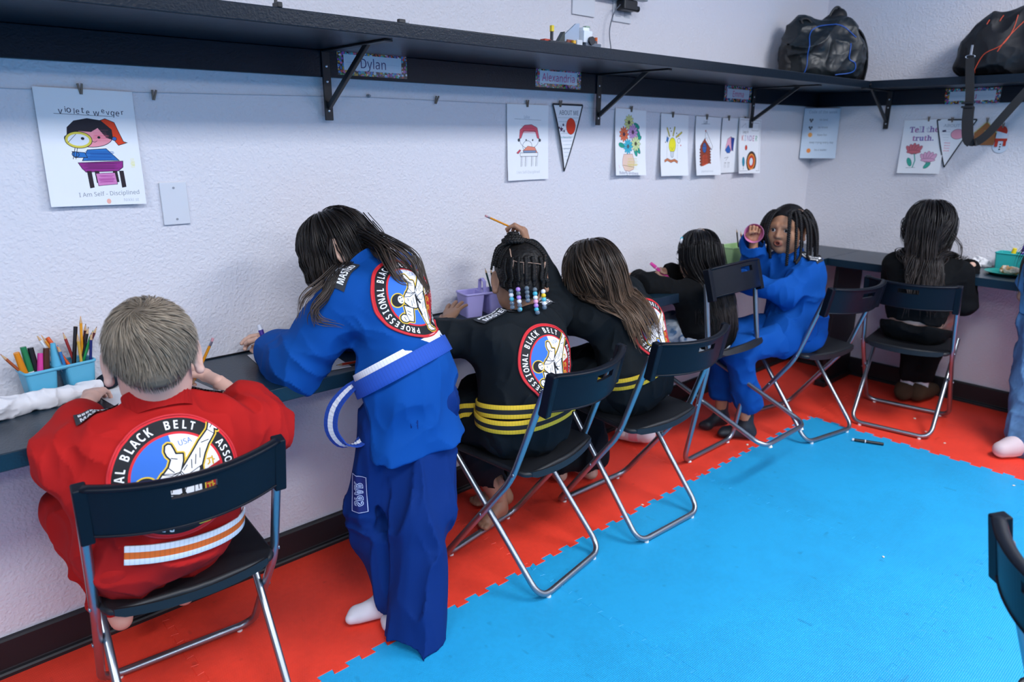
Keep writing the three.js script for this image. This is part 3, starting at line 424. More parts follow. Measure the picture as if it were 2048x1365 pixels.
// hair locks that flow over the skull and fall, kept outside the given fields
function growLocks(o) {
  const R = rng(o.seed), pos = [], col = [], idx = []; let n = 0; const ds = o.step || 0.013;
  const coll = (p) => { let d = 1e3; for (const f of o.fields) d = Math.min(d, f.at(...p)); return d; };
  const gradC = (p) => { const h = 0.003; return nrm3([coll([p[0] + h, p[1], p[2]]) - coll([p[0] - h, p[1], p[2]]), coll([p[0], p[1] + h, p[2]]) - coll([p[0], p[1] - h, p[2]]), coll([p[0], p[1], p[2] + h]) - coll([p[0], p[1], p[2] - h])]); };
  for (let s = 0; s < o.count; s++) {
    const st = o.start(R, s / o.count); if (!st) continue; let p = st.p, dir = nrm3(st.dir); const L = st.len * (0.9 + 0.2 * R()), off0 = 0.002 + (st.lift ?? 0.010) * R(), steps = Math.max(3, Math.ceil(L / ds)), w = (o.width || 0.006) * (0.6 + 0.8 * R()), th = w * 0.35, tone = st.tone ?? R(), wav = (o.wave || 0) * (R() - 0.5) * 2, ph = R() * 6.28, pts = [], nrs = [];
    let prevT = null;
    for (let k = 0; k <= steps; k++) {
      const t = k / steps; let g = gradC(p), d = coll(p); const off = off0 * (0.35 + 0.65 * Math.min(1, k / 4));
      if (d < off) p = add3(p, g, off - d); else if (o.cling && d < 0.08) { p = add3(p, g, -(d - off) * o.cling); const dn = dot3(dir, g); if (dn > 0) dir = nrm3(add3(dir, g, -dn)); } else if (d > off + 0.012 && d < 0.05 && st.hug !== 0) p = add3(p, g, -(d - off - 0.012) * 0.15);
      pts.push(p); nrs.push(g);
      const grav = st.grav || [0, -1, 0]; dir = nrm3(add3(dir, grav, (st.g ?? 0.16) + 0.1 * t)); if (o.pull && k > 3) dir = nrm3(add3(dir, o.pull(p), 1)); if (d < off + 0.01) { const dn = dot3(dir, g); if (dn < 0) dir = nrm3(add3(dir, g, -dn)); }
      const sd = crs3(dir, g); p = add3(add3(p, dir, ds), sd, wav * Math.sin(t * 9 + ph) * 0.004);
    }
    const c0 = o.root, c1 = o.tip, base = n;
    for (let k = 0; k <= steps; k++) {
      const t = k / steps, tg = nrm3(sub3(pts[Math.min(steps, k + 1)], pts[Math.max(0, k - 1)])); let sd = crs3(tg, nrs[k]); if (prevT && dot3(sd, prevT) < 0) sd = sd.map((v) => -v); if (len3(sd) < 1e-4) sd = prevT || [1, 0, 0]; sd = nrm3(prevT ? add3(prevT, sd, 0.5) : sd); prevT = sd; const nn = nrm3(crs3(sd, tg)), ww = w * (t < 0.15 ? 0.55 + 3 * t : t > 0.55 ? 1 - 0.85 * (t - 0.55) / 0.45 : 1), q = ww / w;
      for (const [a, b] of [[1, 0], [0, 1], [-1, 0], [0, -1]]) { pos.push(...add3(add3(pts[k], sd, a * ww / 2), nn, b * th * q / 2)); const m = (0.7 + 0.6 * tone), cc = mix3(c0, c1, sstep(0.25, 1, t) * (0.4 + 0.6 * tone)); col.push(cc[0] * m, cc[1] * m, cc[2] * m); n++; }
      if (k) { const a = n - 8, b = n - 4; for (let j = 0; j < 4; j++) { const e = (j + 1) % 4; idx.push(a + j, a + e, b + j, a + e, b + e, b + j); } }
    }
  }
  const g = new THREE.BufferGeometry(); g.setAttribute('position', new THREE.Float32BufferAttribute(pos, 3)); g.setAttribute('color', new THREE.Float32BufferAttribute(col, 3)); g.setIndex(idx); g.computeVertexNormals(); return g;
}
function longHair(H, fields, o) {   // strands rooted all over the skull, combed away from the crown
  return growLocks({ ...o, fields, start: (R) => { const u = R() * 2 - 1, a = R() * Math.PI * 2, q = Math.sqrt(1 - u * u), d = [q * Math.cos(a), u, q * Math.sin(a)], l = [d[0] * 0.076, 0.028 + d[1] * 0.085, -0.010 + d[2] * 0.095]; if (l[1] < -0.045 || l[2] > 0.062 + 0.42 * l[1] || (l[2] > 0.03 && l[1] < 0.02) || (o.skip && o.skip(l))) return null; const p = H.w(l), n = nrm3(H.d([d[0] / 0.076, d[1] / 0.085, d[2] / 0.095])); let away = sub3(p, H.w(o.crown)); if (o.part) { const c = o.part(l); away = H.d(c); } const tan = nrm3(sub3(away, n.map((v) => v * dot3(away, n)))); return { p, dir: add3(tan, n, 0.05), len: o.len(l, R), lift: o.lift, g: o.g, grav: o.grav ? o.grav(l, R) : undefined, tone: o.tone ? o.tone(l, R) : undefined }; } });
}
function bundles(list, o) {   // loose locks along given guide curves
  const R = rng(o.seed), out = []; const coll = (p) => { let d = 1e3; for (const f of o.fields) d = Math.min(d, f.at(...p)); return d; };
  for (const [pts, n, s0, s1] of list) for (let i = 0; i < n; i++) {
    const off = [R() - 0.5, R() - 0.5, R() - 0.5], cut = 0.75 + 0.25 * R(), ph = R() * 6, amp = 0.004 * R(), base = smoothPts(pts, 22).slice(0, Math.round(23 * cut)), q = base.map((p, k) => { const t = k / 22; let r = add3(p, off, 2 * lerp(s0, s1, t)); r = add3(r, [Math.sin(t * 7 + ph), Math.sin(t * 5 + ph * 2), Math.cos(t * 6 + ph)], amp * t); const d = coll(r); if (d < 0.005) { const h = 0.004, g = nrm3([coll([r[0] + h, r[1], r[2]]) - coll([r[0] - h, r[1], r[2]]), coll([r[0], r[1] + h, r[2]]) - coll([r[0], r[1] - h, r[2]]), coll([r[0], r[1], r[2] + h]) - coll([r[0], r[1], r[2] - h])]); r = add3(r, g, 0.005 - d); } return V(...r); });
    const tone = 0.6 + 0.8 * R(), g = sweep(q, o.width * (0.6 + 0.7 * R()), o.width * 0.4, 5, V(0.3, 0.2, 1), (t) => 1 - 0.8 * t * t), c = new Float32Array(g.attributes.position.count * 3), per = 5; for (let v = 0; v < g.attributes.position.count; v++) { const t = clamp(Math.floor(v / per) / q.length, 0, 1), k = mix3(o.root, o.tip, sstep(0.1, 0.8, t)); c[3 * v] = k[0] * tone; c[3 * v + 1] = k[1] * tone; c[3 * v + 2] = k[2] * tone; } g.setAttribute('color', new THREE.BufferAttribute(c, 3)); out.push(g);
  }
  return mergeGeometries(out);
}
function paint(g, c) { const a = new Float32Array(g.attributes.position.count * 3); for (let i = 0; i < a.length; i += 3) { a[i] = c[0]; a[i + 1] = c[1]; a[i + 2] = c[2]; } g.setAttribute('color', new THREE.BufferAttribute(a, 3)); return g; }
function noUV(g) { g.deleteAttribute('uv'); if (!g.index) return mergeVertices(g); return g; }
const hairMat = (r = 0.38) => phys(WHITE, r, { vertexColors: true, specularIntensity: 0.42 });
function scalp(F, grow, hairline, col, cell = 0.006) {   // skull cap in hair colour, cut at the hairline
  const f = new Field(); f.ell(F.w([0, 0.028, -0.010]), [0.0715 + grow, 0.080 + grow, 0.090 + grow], F, 0.001); f.cone(F.w([0, -0.03, -0.055]), F.w([0, -0.045, -0.05]), (0.04 + grow) * F.s, (0.035 + grow) * F.s, 0.02); for (const [c, n] of hairline) f.cut(F.w(c), F.d(n), 0.012); return f;
}
function plait(pts, r, lumps, rad = 6, taper = (t) => 1) {   // three strands wound round each other
  const c = new THREE.CatmullRomCurve3(pts.map((p) => V(...p)), false, 'centripetal'), N = Math.max(12, lumps * 4), P = c.getSpacedPoints(N), fr = c.computeFrenetFrames(N, false), out = [];
  for (let s = 0; s < 3; s++) { const q = P.map((p, i) => { const a = i / N * lumps * Math.PI * 2 / 1.0 * 0.5 + s * 2.0944, k = r * 0.5 * taper(i / N); return p.clone().addScaledVector(fr.normals[i], Math.cos(a) * k * 1.15).addScaledVector(fr.binormals[i], Math.sin(a * 2) * k * 0.75); }); out.push(sweep(q, r * 0.62, r * 0.62, rad, V(0.31, 0.9, 0.2), taper)); }
  return mergeGeometries(out);
}
// cloth
const cloth = (rgb, rough = 0.85) => phys(new THREE.Color().setRGB(...rgb), rough, { specularIntensity: 0.35 });
const redCloth = cloth([0.43, 0.011, 0.010]), blueCloth = cloth([0.0015, 0.066, 0.31]), bluePants = cloth([0.002, 0.026, 0.16]), blackCloth = phys(new THREE.Color().setRGB(0.0045, 0.0075, 0.0105), 0.8, { specularIntensity: 0.35 }), blackKnit = phys(new THREE.Color().setRGB(0.0035, 0.004, 0.005), 0.9, { specularIntensity: 0.3 });
function sleeve(f, sh, el, wr, r0, r1, r2, k = 0.03) {
  f.cone(sh, el, r0, r1, k); f.cone(el, wr, r1, r2, k * 0.8); const d = nrm3(sub3(wr, el)); f.cone(add3(wr, d, -0.045), add3(wr, d, 0.10), r2 * 0.72, r2 * 0.92, 0.006, -1); f._cuffs = (f._cuffs || []).concat([[wr, d, r2]]);
}
function trunk(f, j, w) {   // j: pelvis, waist, chest, neck + right vector
  const R = j.right, lv = (c, half, r, k = 0.08) => f.cone(add3(c, R, -half), add3(c, R, half), r, r, k);
  lv(j.pelvis, w.pelvis[0], w.pelvis[1]); lv(j.waist, w.waist[0], w.waist[1]); lv(j.chest, w.chest[0], w.chest[1]); f.cone(j.pelvis, j.waist, w.waist[1], w.waist[1], 0.06); f.cone(j.waist, j.chest, w.waist[1], w.chest[1], 0.06); f.cone(j.shL, j.shR, w.sh, w.sh, 0.07); f.cone(j.chest, j.neck, w.chest[1] * 0.9, 0.05, 0.06);
}
function collar(P, neckC, axis, r, h, mat, open) {   // stand-up V collar: ring of doubled cloth round the neck
  const A = nrm3(axis), f = nrm3(sub3(open, A.map((v) => v * dot3(open, A)))), s = crs3(A, f), pts = [];
  for (let i = 0; i <= 26; i++) { const a = lerp(0.12, 0.88, i / 26) * Math.PI * 2, drop = Math.pow(Math.abs(i / 13 - 1), 2.2) * 0.05; pts.push(add3(add3(add3(neckC, f, Math.cos(a) * r), s, Math.sin(a) * r), A, -drop)); }
  const g = ribbon(pts, (t) => add3(A, f, -0.15), h, 0.009); return mesh('collar', g, mat, P);
}
// printed and embroidered marks
const emblemTex = canvasTex(1024, 1024, (g, W) => {
  g.translate(512, 512); const C = (r, c) => { g.fillStyle = c; g.beginPath(); g.arc(0, 0, r, 0, 7); g.fill(); };
  C(512, '#d6202c'); C(486, '#0d1018'); C(372, '#d6202c'); C(352, '#2f6fd0');
  g.save(); g.beginPath(); g.arc(0, 0, 352, 0, 7); g.clip(); g.fillStyle = '#eceaf2'; g.beginPath(); g.moveTo(-10, -360); g.lineTo(20, 60); g.lineTo(400, 60); g.lineTo(400, -360); g.fill(); g.fillStyle = '#b3141c'; g.beginPath(); g.moveTo(165, 20); g.lineTo(400, -60); g.lineTo(400, 400); g.lineTo(230, 400); g.fill(); g.restore();
  const arc = (txt, a0, a1, size) => { g.font = `bold ${size}px sans-serif`; g.fillStyle = '#f3f3f5'; g.textAlign = 'center'; g.textBaseline = 'middle'; [...txt].forEach((ch, i) => { const a = lerp(a0, a1, txt.length > 1 ? i / (txt.length - 1) : 0) * Math.PI / 180; g.save(); g.rotate(a); g.translate(0, -430); g.scale(0.94, 1.12); g.fillText(ch, 0, 0); g.restore(); }); };
  arc('PROFESSIONAL', -165, -70, 88); arc('BLACK', -55, -20, 88); arc('BELT', 0, 27, 88); arc('ASSOCIATION', 64, 140, 88); arc('®', 156, 156, 80);
  g.font = '62px sans-serif'; g.fillStyle = '#2a62b8'; g.save(); g.rotate(-0.09); g.fillText('USA', 125, -262); g.restore();
  // kicking figure: white suit with black drawing lines and a gold outline
  const N = (pts) => pts.map(([x, y]) => [(x - 590) / 470 * 512, (y - 690) / 600 * 512]), path = (p) => { g.beginPath(); p.forEach(([x, y], i) => (i ? g.lineTo(x, y) : g.moveTo(x, y))); g.closePath(); };
  const shapes = [[[528, 425], [540, 375], [560, 362], [580, 372], [592, 425], [598, 468], [648, 482], [640, 545], [606, 650], [540, 668], [482, 640], [530, 580], [556, 512], [535, 470]], [[432, 765], [440, 690], [482, 632], [560, 655], [612, 650], [650, 740], [612, 850], [570, 868], [495, 842]], [[600, 650], [700, 515], [785, 400], [872, 312], [916, 366], [850, 450], [806, 535], [768, 640], [700, 760], [630, 750]], [[872, 312], [902, 248], [940, 222], [972, 248], [978, 306], [952, 338], [930, 318], [916, 366]], [[604, 742], [640, 700], [768, 636], [752, 900], [744, 1010], [726, 1110], [676, 1112], [650, 1000], [612, 900]], [[676, 1112], [726, 1110], [736, 1150], [786, 1180], [780, 1206], [700, 1204], [668, 1170]], [[414, 800], [470, 830], [528, 862], [505, 985], [486, 1042], [438, 1018], [420, 930]], [[346, 968], [352, 930], [382, 912], [424, 934], [436, 1018], [396, 1026], [362, 1004]]].map(N);
  const all = (w, c) => { g.lineJoin = 'round'; g.lineWidth = w; g.strokeStyle = c; for (const p of shapes) { path(p); g.stroke(); } }; all(44, '#e2bd3a'); all(20, '#0c0e14'); g.fillStyle = '#f1f0f5'; for (const p of shapes) { path(p); g.fill(); }
  g.lineWidth = 6; g.strokeStyle = '#15171d'; for (const p of shapes) { path(p); g.stroke(); }
  const E = (x, y, a, b, c) => { const [[u, v]] = N([[x, y]]); g.fillStyle = c; g.beginPath(); g.ellipse(u, v, a, b, -0.25, 0, 7); g.fill(); }; E(356, 716, 92, 84, '#e2bd3a'); E(356, 716, 78, 72, '#0c0e14'); E(392, 716, 40, 46, '#f1f0f5'); E(378, 700, 12, 6, '#0c0e14'); E(408, 692, 11, 6, '#0c0e14'); E(402, 740, 13, 5, '#0c0e14');
  const L = (w, ...l) => { g.lineWidth = w; g.strokeStyle = '#0c0e14'; g.lineCap = 'round'; for (const q of l) { g.beginPath(); N(q).forEach(([x, y], i) => (i ? g.lineTo(x, y) : g.moveTo(x, y))); g.stroke(); } };
  L(26, [[606, 690], [625, 760], [655, 800]], [[604, 700], [602, 850], [640, 960]]); L(18, [[756, 650], [748, 880]]); L(7, [[480, 720], [486, 740], [478, 752]], [[440, 690], [520, 700], [600, 660]], [[530, 590], [560, 640]], [[560, 500], [600, 520]], [[430, 780], [500, 842]], [[700, 560], [690, 640]], [[740, 520], [722, 610]], [[780, 470], [765, 560]], [[800, 420], [860, 410]], [[690, 800], [680, 880]], [[720, 780], [716, 860]], [[700, 930], [694, 1010]], [[440, 880], [480, 910]], [[440, 920], [476, 960]], [[386, 950], [400, 1000]], [[900, 300], [930, 270]], [[560, 720], [556, 800]], [[530, 760], [520, 830]], [[630, 640], [660, 600]]);
  g.strokeStyle = '#d9a92a'; g.lineWidth = 13; const glyph = (x, y) => { g.beginPath(); g.moveTo(x - 24, y - 22); g.lineTo(x + 6, y - 22); g.moveTo(x - 10, y - 22); g.lineTo(x - 10, y + 14); g.lineTo(x - 26, y + 24); g.moveTo(x + 18, y - 34); g.lineTo(x + 18, y + 30); g.moveTo(x + 18, y - 4); g.lineTo(x + 32, y - 4); g.stroke(); }; glyph(272, -60); glyph(262, 50); glyph(240, 150);
});
const emblemMat = std(0xffffff, 0.75, { map: emblemTex }), emblemRim = std(new THREE.Color().setRGB(0.62, 0.02, 0.03), 0.7);
const stripTex = canvasTex(512, 160, (g, w, h) => { g.fillStyle = '#262a31'; g.fillRect(0, 0, w, h); g.fillStyle = '#f1f1f4'; g.textAlign = 'center'; g.textBaseline = 'middle'; g.font = 'bold 92px sans-serif'; g.save(); g.translate(w / 2, h * 0.66); g.scale(1.04, 1.0); g.fillText('MASTERS', 0, 0); g.restore(); for (let i = 0; i < 9; i++) { const x = 46 + i * 48; g.fillRect(x, 14, 36, 30); g.clearRect && 0; g.fillStyle = '#262a31'; g.fillRect(x + 11, 22, 14, 8); g.fillStyle = '#f1f1f4'; } });
const stripMat = std(0xffffff, 0.8, { map: stripTex });
function stripeTex(cols) { return canvasTex(64, 128, (g, w, h) => { let y = 0; for (const [c, f] of cols) { g.fillStyle = c; g.fillRect(0, h - (y + f) * h, w, f * h + 1); y += f; } g.globalAlpha = 0.09; g.fillStyle = '#000'; for (let i = 0; i < 12; i++) g.fillRect(0, i * h / 12, w, 2); for (let i = 0; i < 8; i++) g.fillRect(i * 8, 0, 1.5, h); }); }
function stripeMat(cols, rep = 14) { const t = stripeTex(cols); t.wrapS = THREE.RepeatWrapping; t.repeat.set(rep, 1); return std(0xffffff, 0.8, { map: t }); }
const beltYellow = stripeMat([['#e8c02e', 0.33], ['#14161a', 0.34], ['#e8c02e', 0.33]]), beltBlue = stripeMat([['#1b4fb4', 1]]), beltWhite = stripeMat([['#eef0f6', 1]]), beltBWB = stripeMat([['#1c47a8', 0.3], ['#eef0f6', 0.4], ['#1c47a8', 0.3]]), beltOrange = stripeMat([['#f2f0f4', 0.32], ['#ea6a1c', 0.36], ['#f2f0f4', 0.32]]);
function emblem(P, field, c, up, dir, R, seg) {
  const d = nrm3(dir), u = nrm3(sub3(up, d.map((v) => v * dot3(up, d)))), U = crs3(d, u).map((v) => v), r = discDecal(field, c, U, u, d, R, 0.0036, 20, 72);
  const m = mesh('emblem', r.g, emblemMat, P, 'round embroidered emblem of a kicking figure with a lettered black ring'); if (r.rim.length > 20) mesh('emblem_border', new THREE.TubeGeometry(new THREE.CatmullRomCurve3(r.rim, r.rim.length > 70), 140, 0.0028, 6, r.rim.length > 70), emblemRim, m); return m;
}
function strip(P, field, a, b, side, dir, w) { const d = nrm3(dir), s = nrm3(side); const g = decal(field, 26, 8, (u, v) => add3(add3(mix3(a, b, u), s, (v - 0.5) * w), d, -0.09), d, 0.004, null, 0.3); return mesh('shoulder_strip', g, stripMat, P, 'dark strip with white lettering'); }
// ------------------------------------------------------------------ people in the scene
function person(o) {
  const P = thing('person', o.label, 'person', [0, 0, 0], o.group), j = o.j, sk = o.skin, parts = [], b = new Field();
  b.cone(j.pelvis, j.chest, 0.070, 0.070, 0.03); b.cone(add3(j.pelvis, j.right, -0.05), add3(j.pelvis, j.right, 0.05), 0.062, 0.062, 0.05); b.cone(j.shL, j.shR, 0.032, 0.032, 0.04); b.cone(j.chest, j.neck, 0.06, 0.042, 0.04); b.cone(j.neck, o.head.o, 0.040, 0.040, 0.03);
  for (const s of ['L', 'R']) { if (j['el' + s]) { b.cone(j['sh' + s], j['el' + s], 0.032, 0.028, 0.02); b.cone(j['el' + s], j['wr' + s], 0.028, 0.020, 0.02); } if (j['kn' + s]) { b.cone(j['hp' + s], j['kn' + s], 0.052, 0.042, 0.03); b.cone(j['kn' + s], j['an' + s], 0.042, 0.030, 0.03); } }
  parts.push(b.mesh(0.012, skinColor(sk)));
  const h = new Field(); headPrims(h, o.head, o.face); h.cone(j.neck, o.head.w([0, -0.03, -0.02]), 0.041 * o.head.s, 0.043 * o.head.s, 0.025); parts.push(h.mesh(o.headCell || 0.005, headColor(o.head, sk, o.face))); P.userData.h = h;
  for (const q of o.hands || []) parts.push(hand(q.F, q.side, q.pose, sk, q.cell)); for (const q of o.feet || []) parts.push(foot(q.F, q.side, sk, 0.005, q.sock && skinColor(q.sock)));
  P.userData.hf = h; mesh('body', mergeIdx(parts), skinMat(WHITE), P); eyes(P, o.head); return P;
}
function finish(P, base) { const h = P.userData.h; delete P.userData.h; delete P.userData.hf; P.position.set(...base); const done = new Set(); P.traverse((c) => { if (c.geometry && !done.has(c.geometry)) { done.add(c.geometry); c.geometry.translate(-base[0], -base[1], -base[2]); } }); return P; }
const penFrame = (o, y, z, s) => new Frame(o, y, z, s);

// --- boy in red
{
  const right = [0.996, 0, 0.09], H = new Frame([-3.893, 0.938, 0.500], [0.06, 1, -0.26], [0.26, -0.3, -1], 1.10);
  const j = { right, pelvis: [-3.935, 0.530, 0.505], waist: [-3.920, 0.625, 0.515], chest: [-3.900, 0.705, 0.490], neck: [-3.893, 0.812, 0.485], shL: [-4.000, 0.735, 0.480], shR: [-3.785, 0.725, 0.475], elL: [-4.068, 0.742, 0.450], wrL: [-3.985, 0.780, 0.262], elR: [-3.645, 0.702, 0.462], wrR: [-3.698, 0.782, 0.305], hpL: [-3.990, 0.505, 0.49], hpR: [-3.875, 0.505, 0.49], knL: [-4.035, 0.495, 0.20], knR: [-3.825, 0.495, 0.20], anL: [-3.985, 0.185, 0.165], anR: [-3.818, 0.180, 0.165] };
  const P = person({ label: 'boy with short light brown hair in a red martial arts uniform writing at the desk', skin: SKIN.fair, j, head: H,
    hands: [{ F: new Frame([-3.712, 0.792, 0.272], [-0.25, 0.12, -0.9], [-0.75, -0.65, 0.1], 0.74), side: 1, pose: HAND.pen }, { F: new Frame([-3.975, 0.788, 0.235], [0.35, -0.05, -0.9], [0.1, -1, 0], 0.74), side: 1, pose: HAND.rest }],
    feet: [{ F: new Frame([-3.980, 0.165, 0.150], [0, 1, 0.22], [0.02, 0.20, -1], 0.9), side: 1 }, { F: new Frame([-3.818, 0.163, 0.150], [0, 1, 0.22], [0.02, 0.20, -1], 0.9), side: -1 }] });
  const J = new Field(); trunk(J, j, { pelvis: [0.062, 0.092], waist: [0.058, 0.092], chest: [0.075, 0.104], sh: 0.060 });
  J.cone(add3(j.pelvis, [0, 0.0, 0]), add3(j.pelvis, [0, -0.02, -0.12]), 0.100, 0.09, 0.06);
  sleeve(J, j.shL, j.elL, [-4.022, 0.772, 0.350], 0.064, 0.060, 0.046); sleeve(J, j.shR, j.elR, [-3.668, 0.745, 0.392], 0.064, 0.060, 0.048);
  J.amp = 0.02; J.mod = calm(foldSum(folds(1, 0.0095, 9, [1, 0.7, 1]), ribs(j.waist, [0.1, 1, 0], 0.13, 0.004, 110, 1), ribs(j.elR, [0.8, -0.5, -0.3], 0.13, 0.006, 120, 4), ribs(j.elL, [0.8, 0.5, 0.3], 0.13, 0.006, 120, 9), ribs([-3.99, 0.74, 0.55], [0.7, 0.7, 0], 0.12, 0.005, 110, 2)), [-3.905, 0.702, 0.60], 0.14);
  J.ball(add3(j.neck, [0.0, 0.055, -0.012]), 0.053, 0.01, -1);
  mesh('jacket', J.mesh(0.0065), redCloth, P, 'red uniform jacket');
  collar(P, [-3.893, 0.850, 0.490], [0.02, 1, -0.30], 0.064, 0.048, redCloth, [0.09, 0, -1]);
  const T2 = new Field(); T2.cone(add3(j.hpL, right, -0.0), add3(j.hpR, right, 0.0), 0.092, 0.092, 0.05); for (const s of ['L', 'R']) { T2.cone(add3(j['hp' + s], [0, 0.01, 0]), j['kn' + s], 0.098, 0.075, 0.04); T2.cone(j['kn' + s], add3(j['an' + s], [0, 0.03, 0]), 0.072, 0.066, 0.03); T2.cone(add3(j['an' + s], [0, 0.06, 0]), add3(j['an' + s], [0, -0.1, 0]), 0.052, 0.066, 0.006, -1); }
  T2.amp = 0.018; T2.mod = foldSum(folds(2, 0.008, 10, [1, 1, 0.5]), ribs([-3.93, 0.47, 0.58], [1, 0.3, 0], 0.15, 0.006, 90, 3)); mesh('trousers', T2.mesh(0.008), redCloth, P, 'red uniform trousers');
  const both = new Field(); both.p = [...J.p.slice(0, 8), ...T2.p.filter((p) => p.op === 1)];
  mesh('belt', band(both, [-3.928, 0.560, 0.505], [0.14, 1, 0.03], 0.042, 0.005, 0.010, 40, 0.385, 0.70), beltOrange, P, 'white belt with an orange stripe');
  emblem(P, J, [-3.905, 0.702, 0.60], [0.02, 1, -0.25], [0.02, -0.28, -0.96], 0.128);
  strip(P, J, add3(j.neck, [0.068, 0.0, -0.028]), add3(j.shR, [0.045, 0.02, -0.016]), [0.1, 0.2, -1], [0, -1, 0.1], 0.058); strip(P, J, add3(j.shL, [-0.045, 0.02, -0.030]), add3(j.neck, [-0.068, 0, -0.040]), [0.1, 0.2, -1], [0, -1, 0.1], 0.058);
  // short hair: cap plus thousands of short strands swirling from the crown
  const cap = scalp(H, 0.006, [[[0, 0.02, 0.062], [0, -0.45, 1]], [[0, -0.050, -0.06], [0, -1, 0.35]], [[0.0, -0.012, 0.018], [0, -0.7, 0.8]]]);
  const hg = paint(cap.mesh(0.005), [0.14, 0.112, 0.085]);
  const crown = H.w([0.012, 0.085, -0.070]), cn = nrm3(H.d([0.15, 0.75, -0.65]));
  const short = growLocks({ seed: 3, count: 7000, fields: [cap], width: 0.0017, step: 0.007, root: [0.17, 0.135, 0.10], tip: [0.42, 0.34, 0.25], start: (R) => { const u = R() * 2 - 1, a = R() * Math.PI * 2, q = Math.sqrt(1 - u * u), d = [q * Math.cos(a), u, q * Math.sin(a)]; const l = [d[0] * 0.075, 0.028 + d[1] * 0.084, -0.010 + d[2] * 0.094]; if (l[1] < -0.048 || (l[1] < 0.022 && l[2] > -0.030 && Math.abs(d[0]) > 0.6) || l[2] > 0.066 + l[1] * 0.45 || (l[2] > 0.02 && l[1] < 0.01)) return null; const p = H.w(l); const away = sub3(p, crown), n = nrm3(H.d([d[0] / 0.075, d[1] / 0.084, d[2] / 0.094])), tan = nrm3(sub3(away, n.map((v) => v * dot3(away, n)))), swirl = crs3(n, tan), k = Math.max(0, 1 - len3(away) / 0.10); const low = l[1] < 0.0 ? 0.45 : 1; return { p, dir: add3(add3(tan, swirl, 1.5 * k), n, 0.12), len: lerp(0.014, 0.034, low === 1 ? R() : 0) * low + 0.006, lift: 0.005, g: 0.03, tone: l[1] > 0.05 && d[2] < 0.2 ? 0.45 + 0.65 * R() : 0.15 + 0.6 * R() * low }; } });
  mesh('hair', mergeIdx([hg, short]), hairMat(0.55), P, 'short light brown hair');
  finish(P, [-3.92, 0, 0.45]);
}

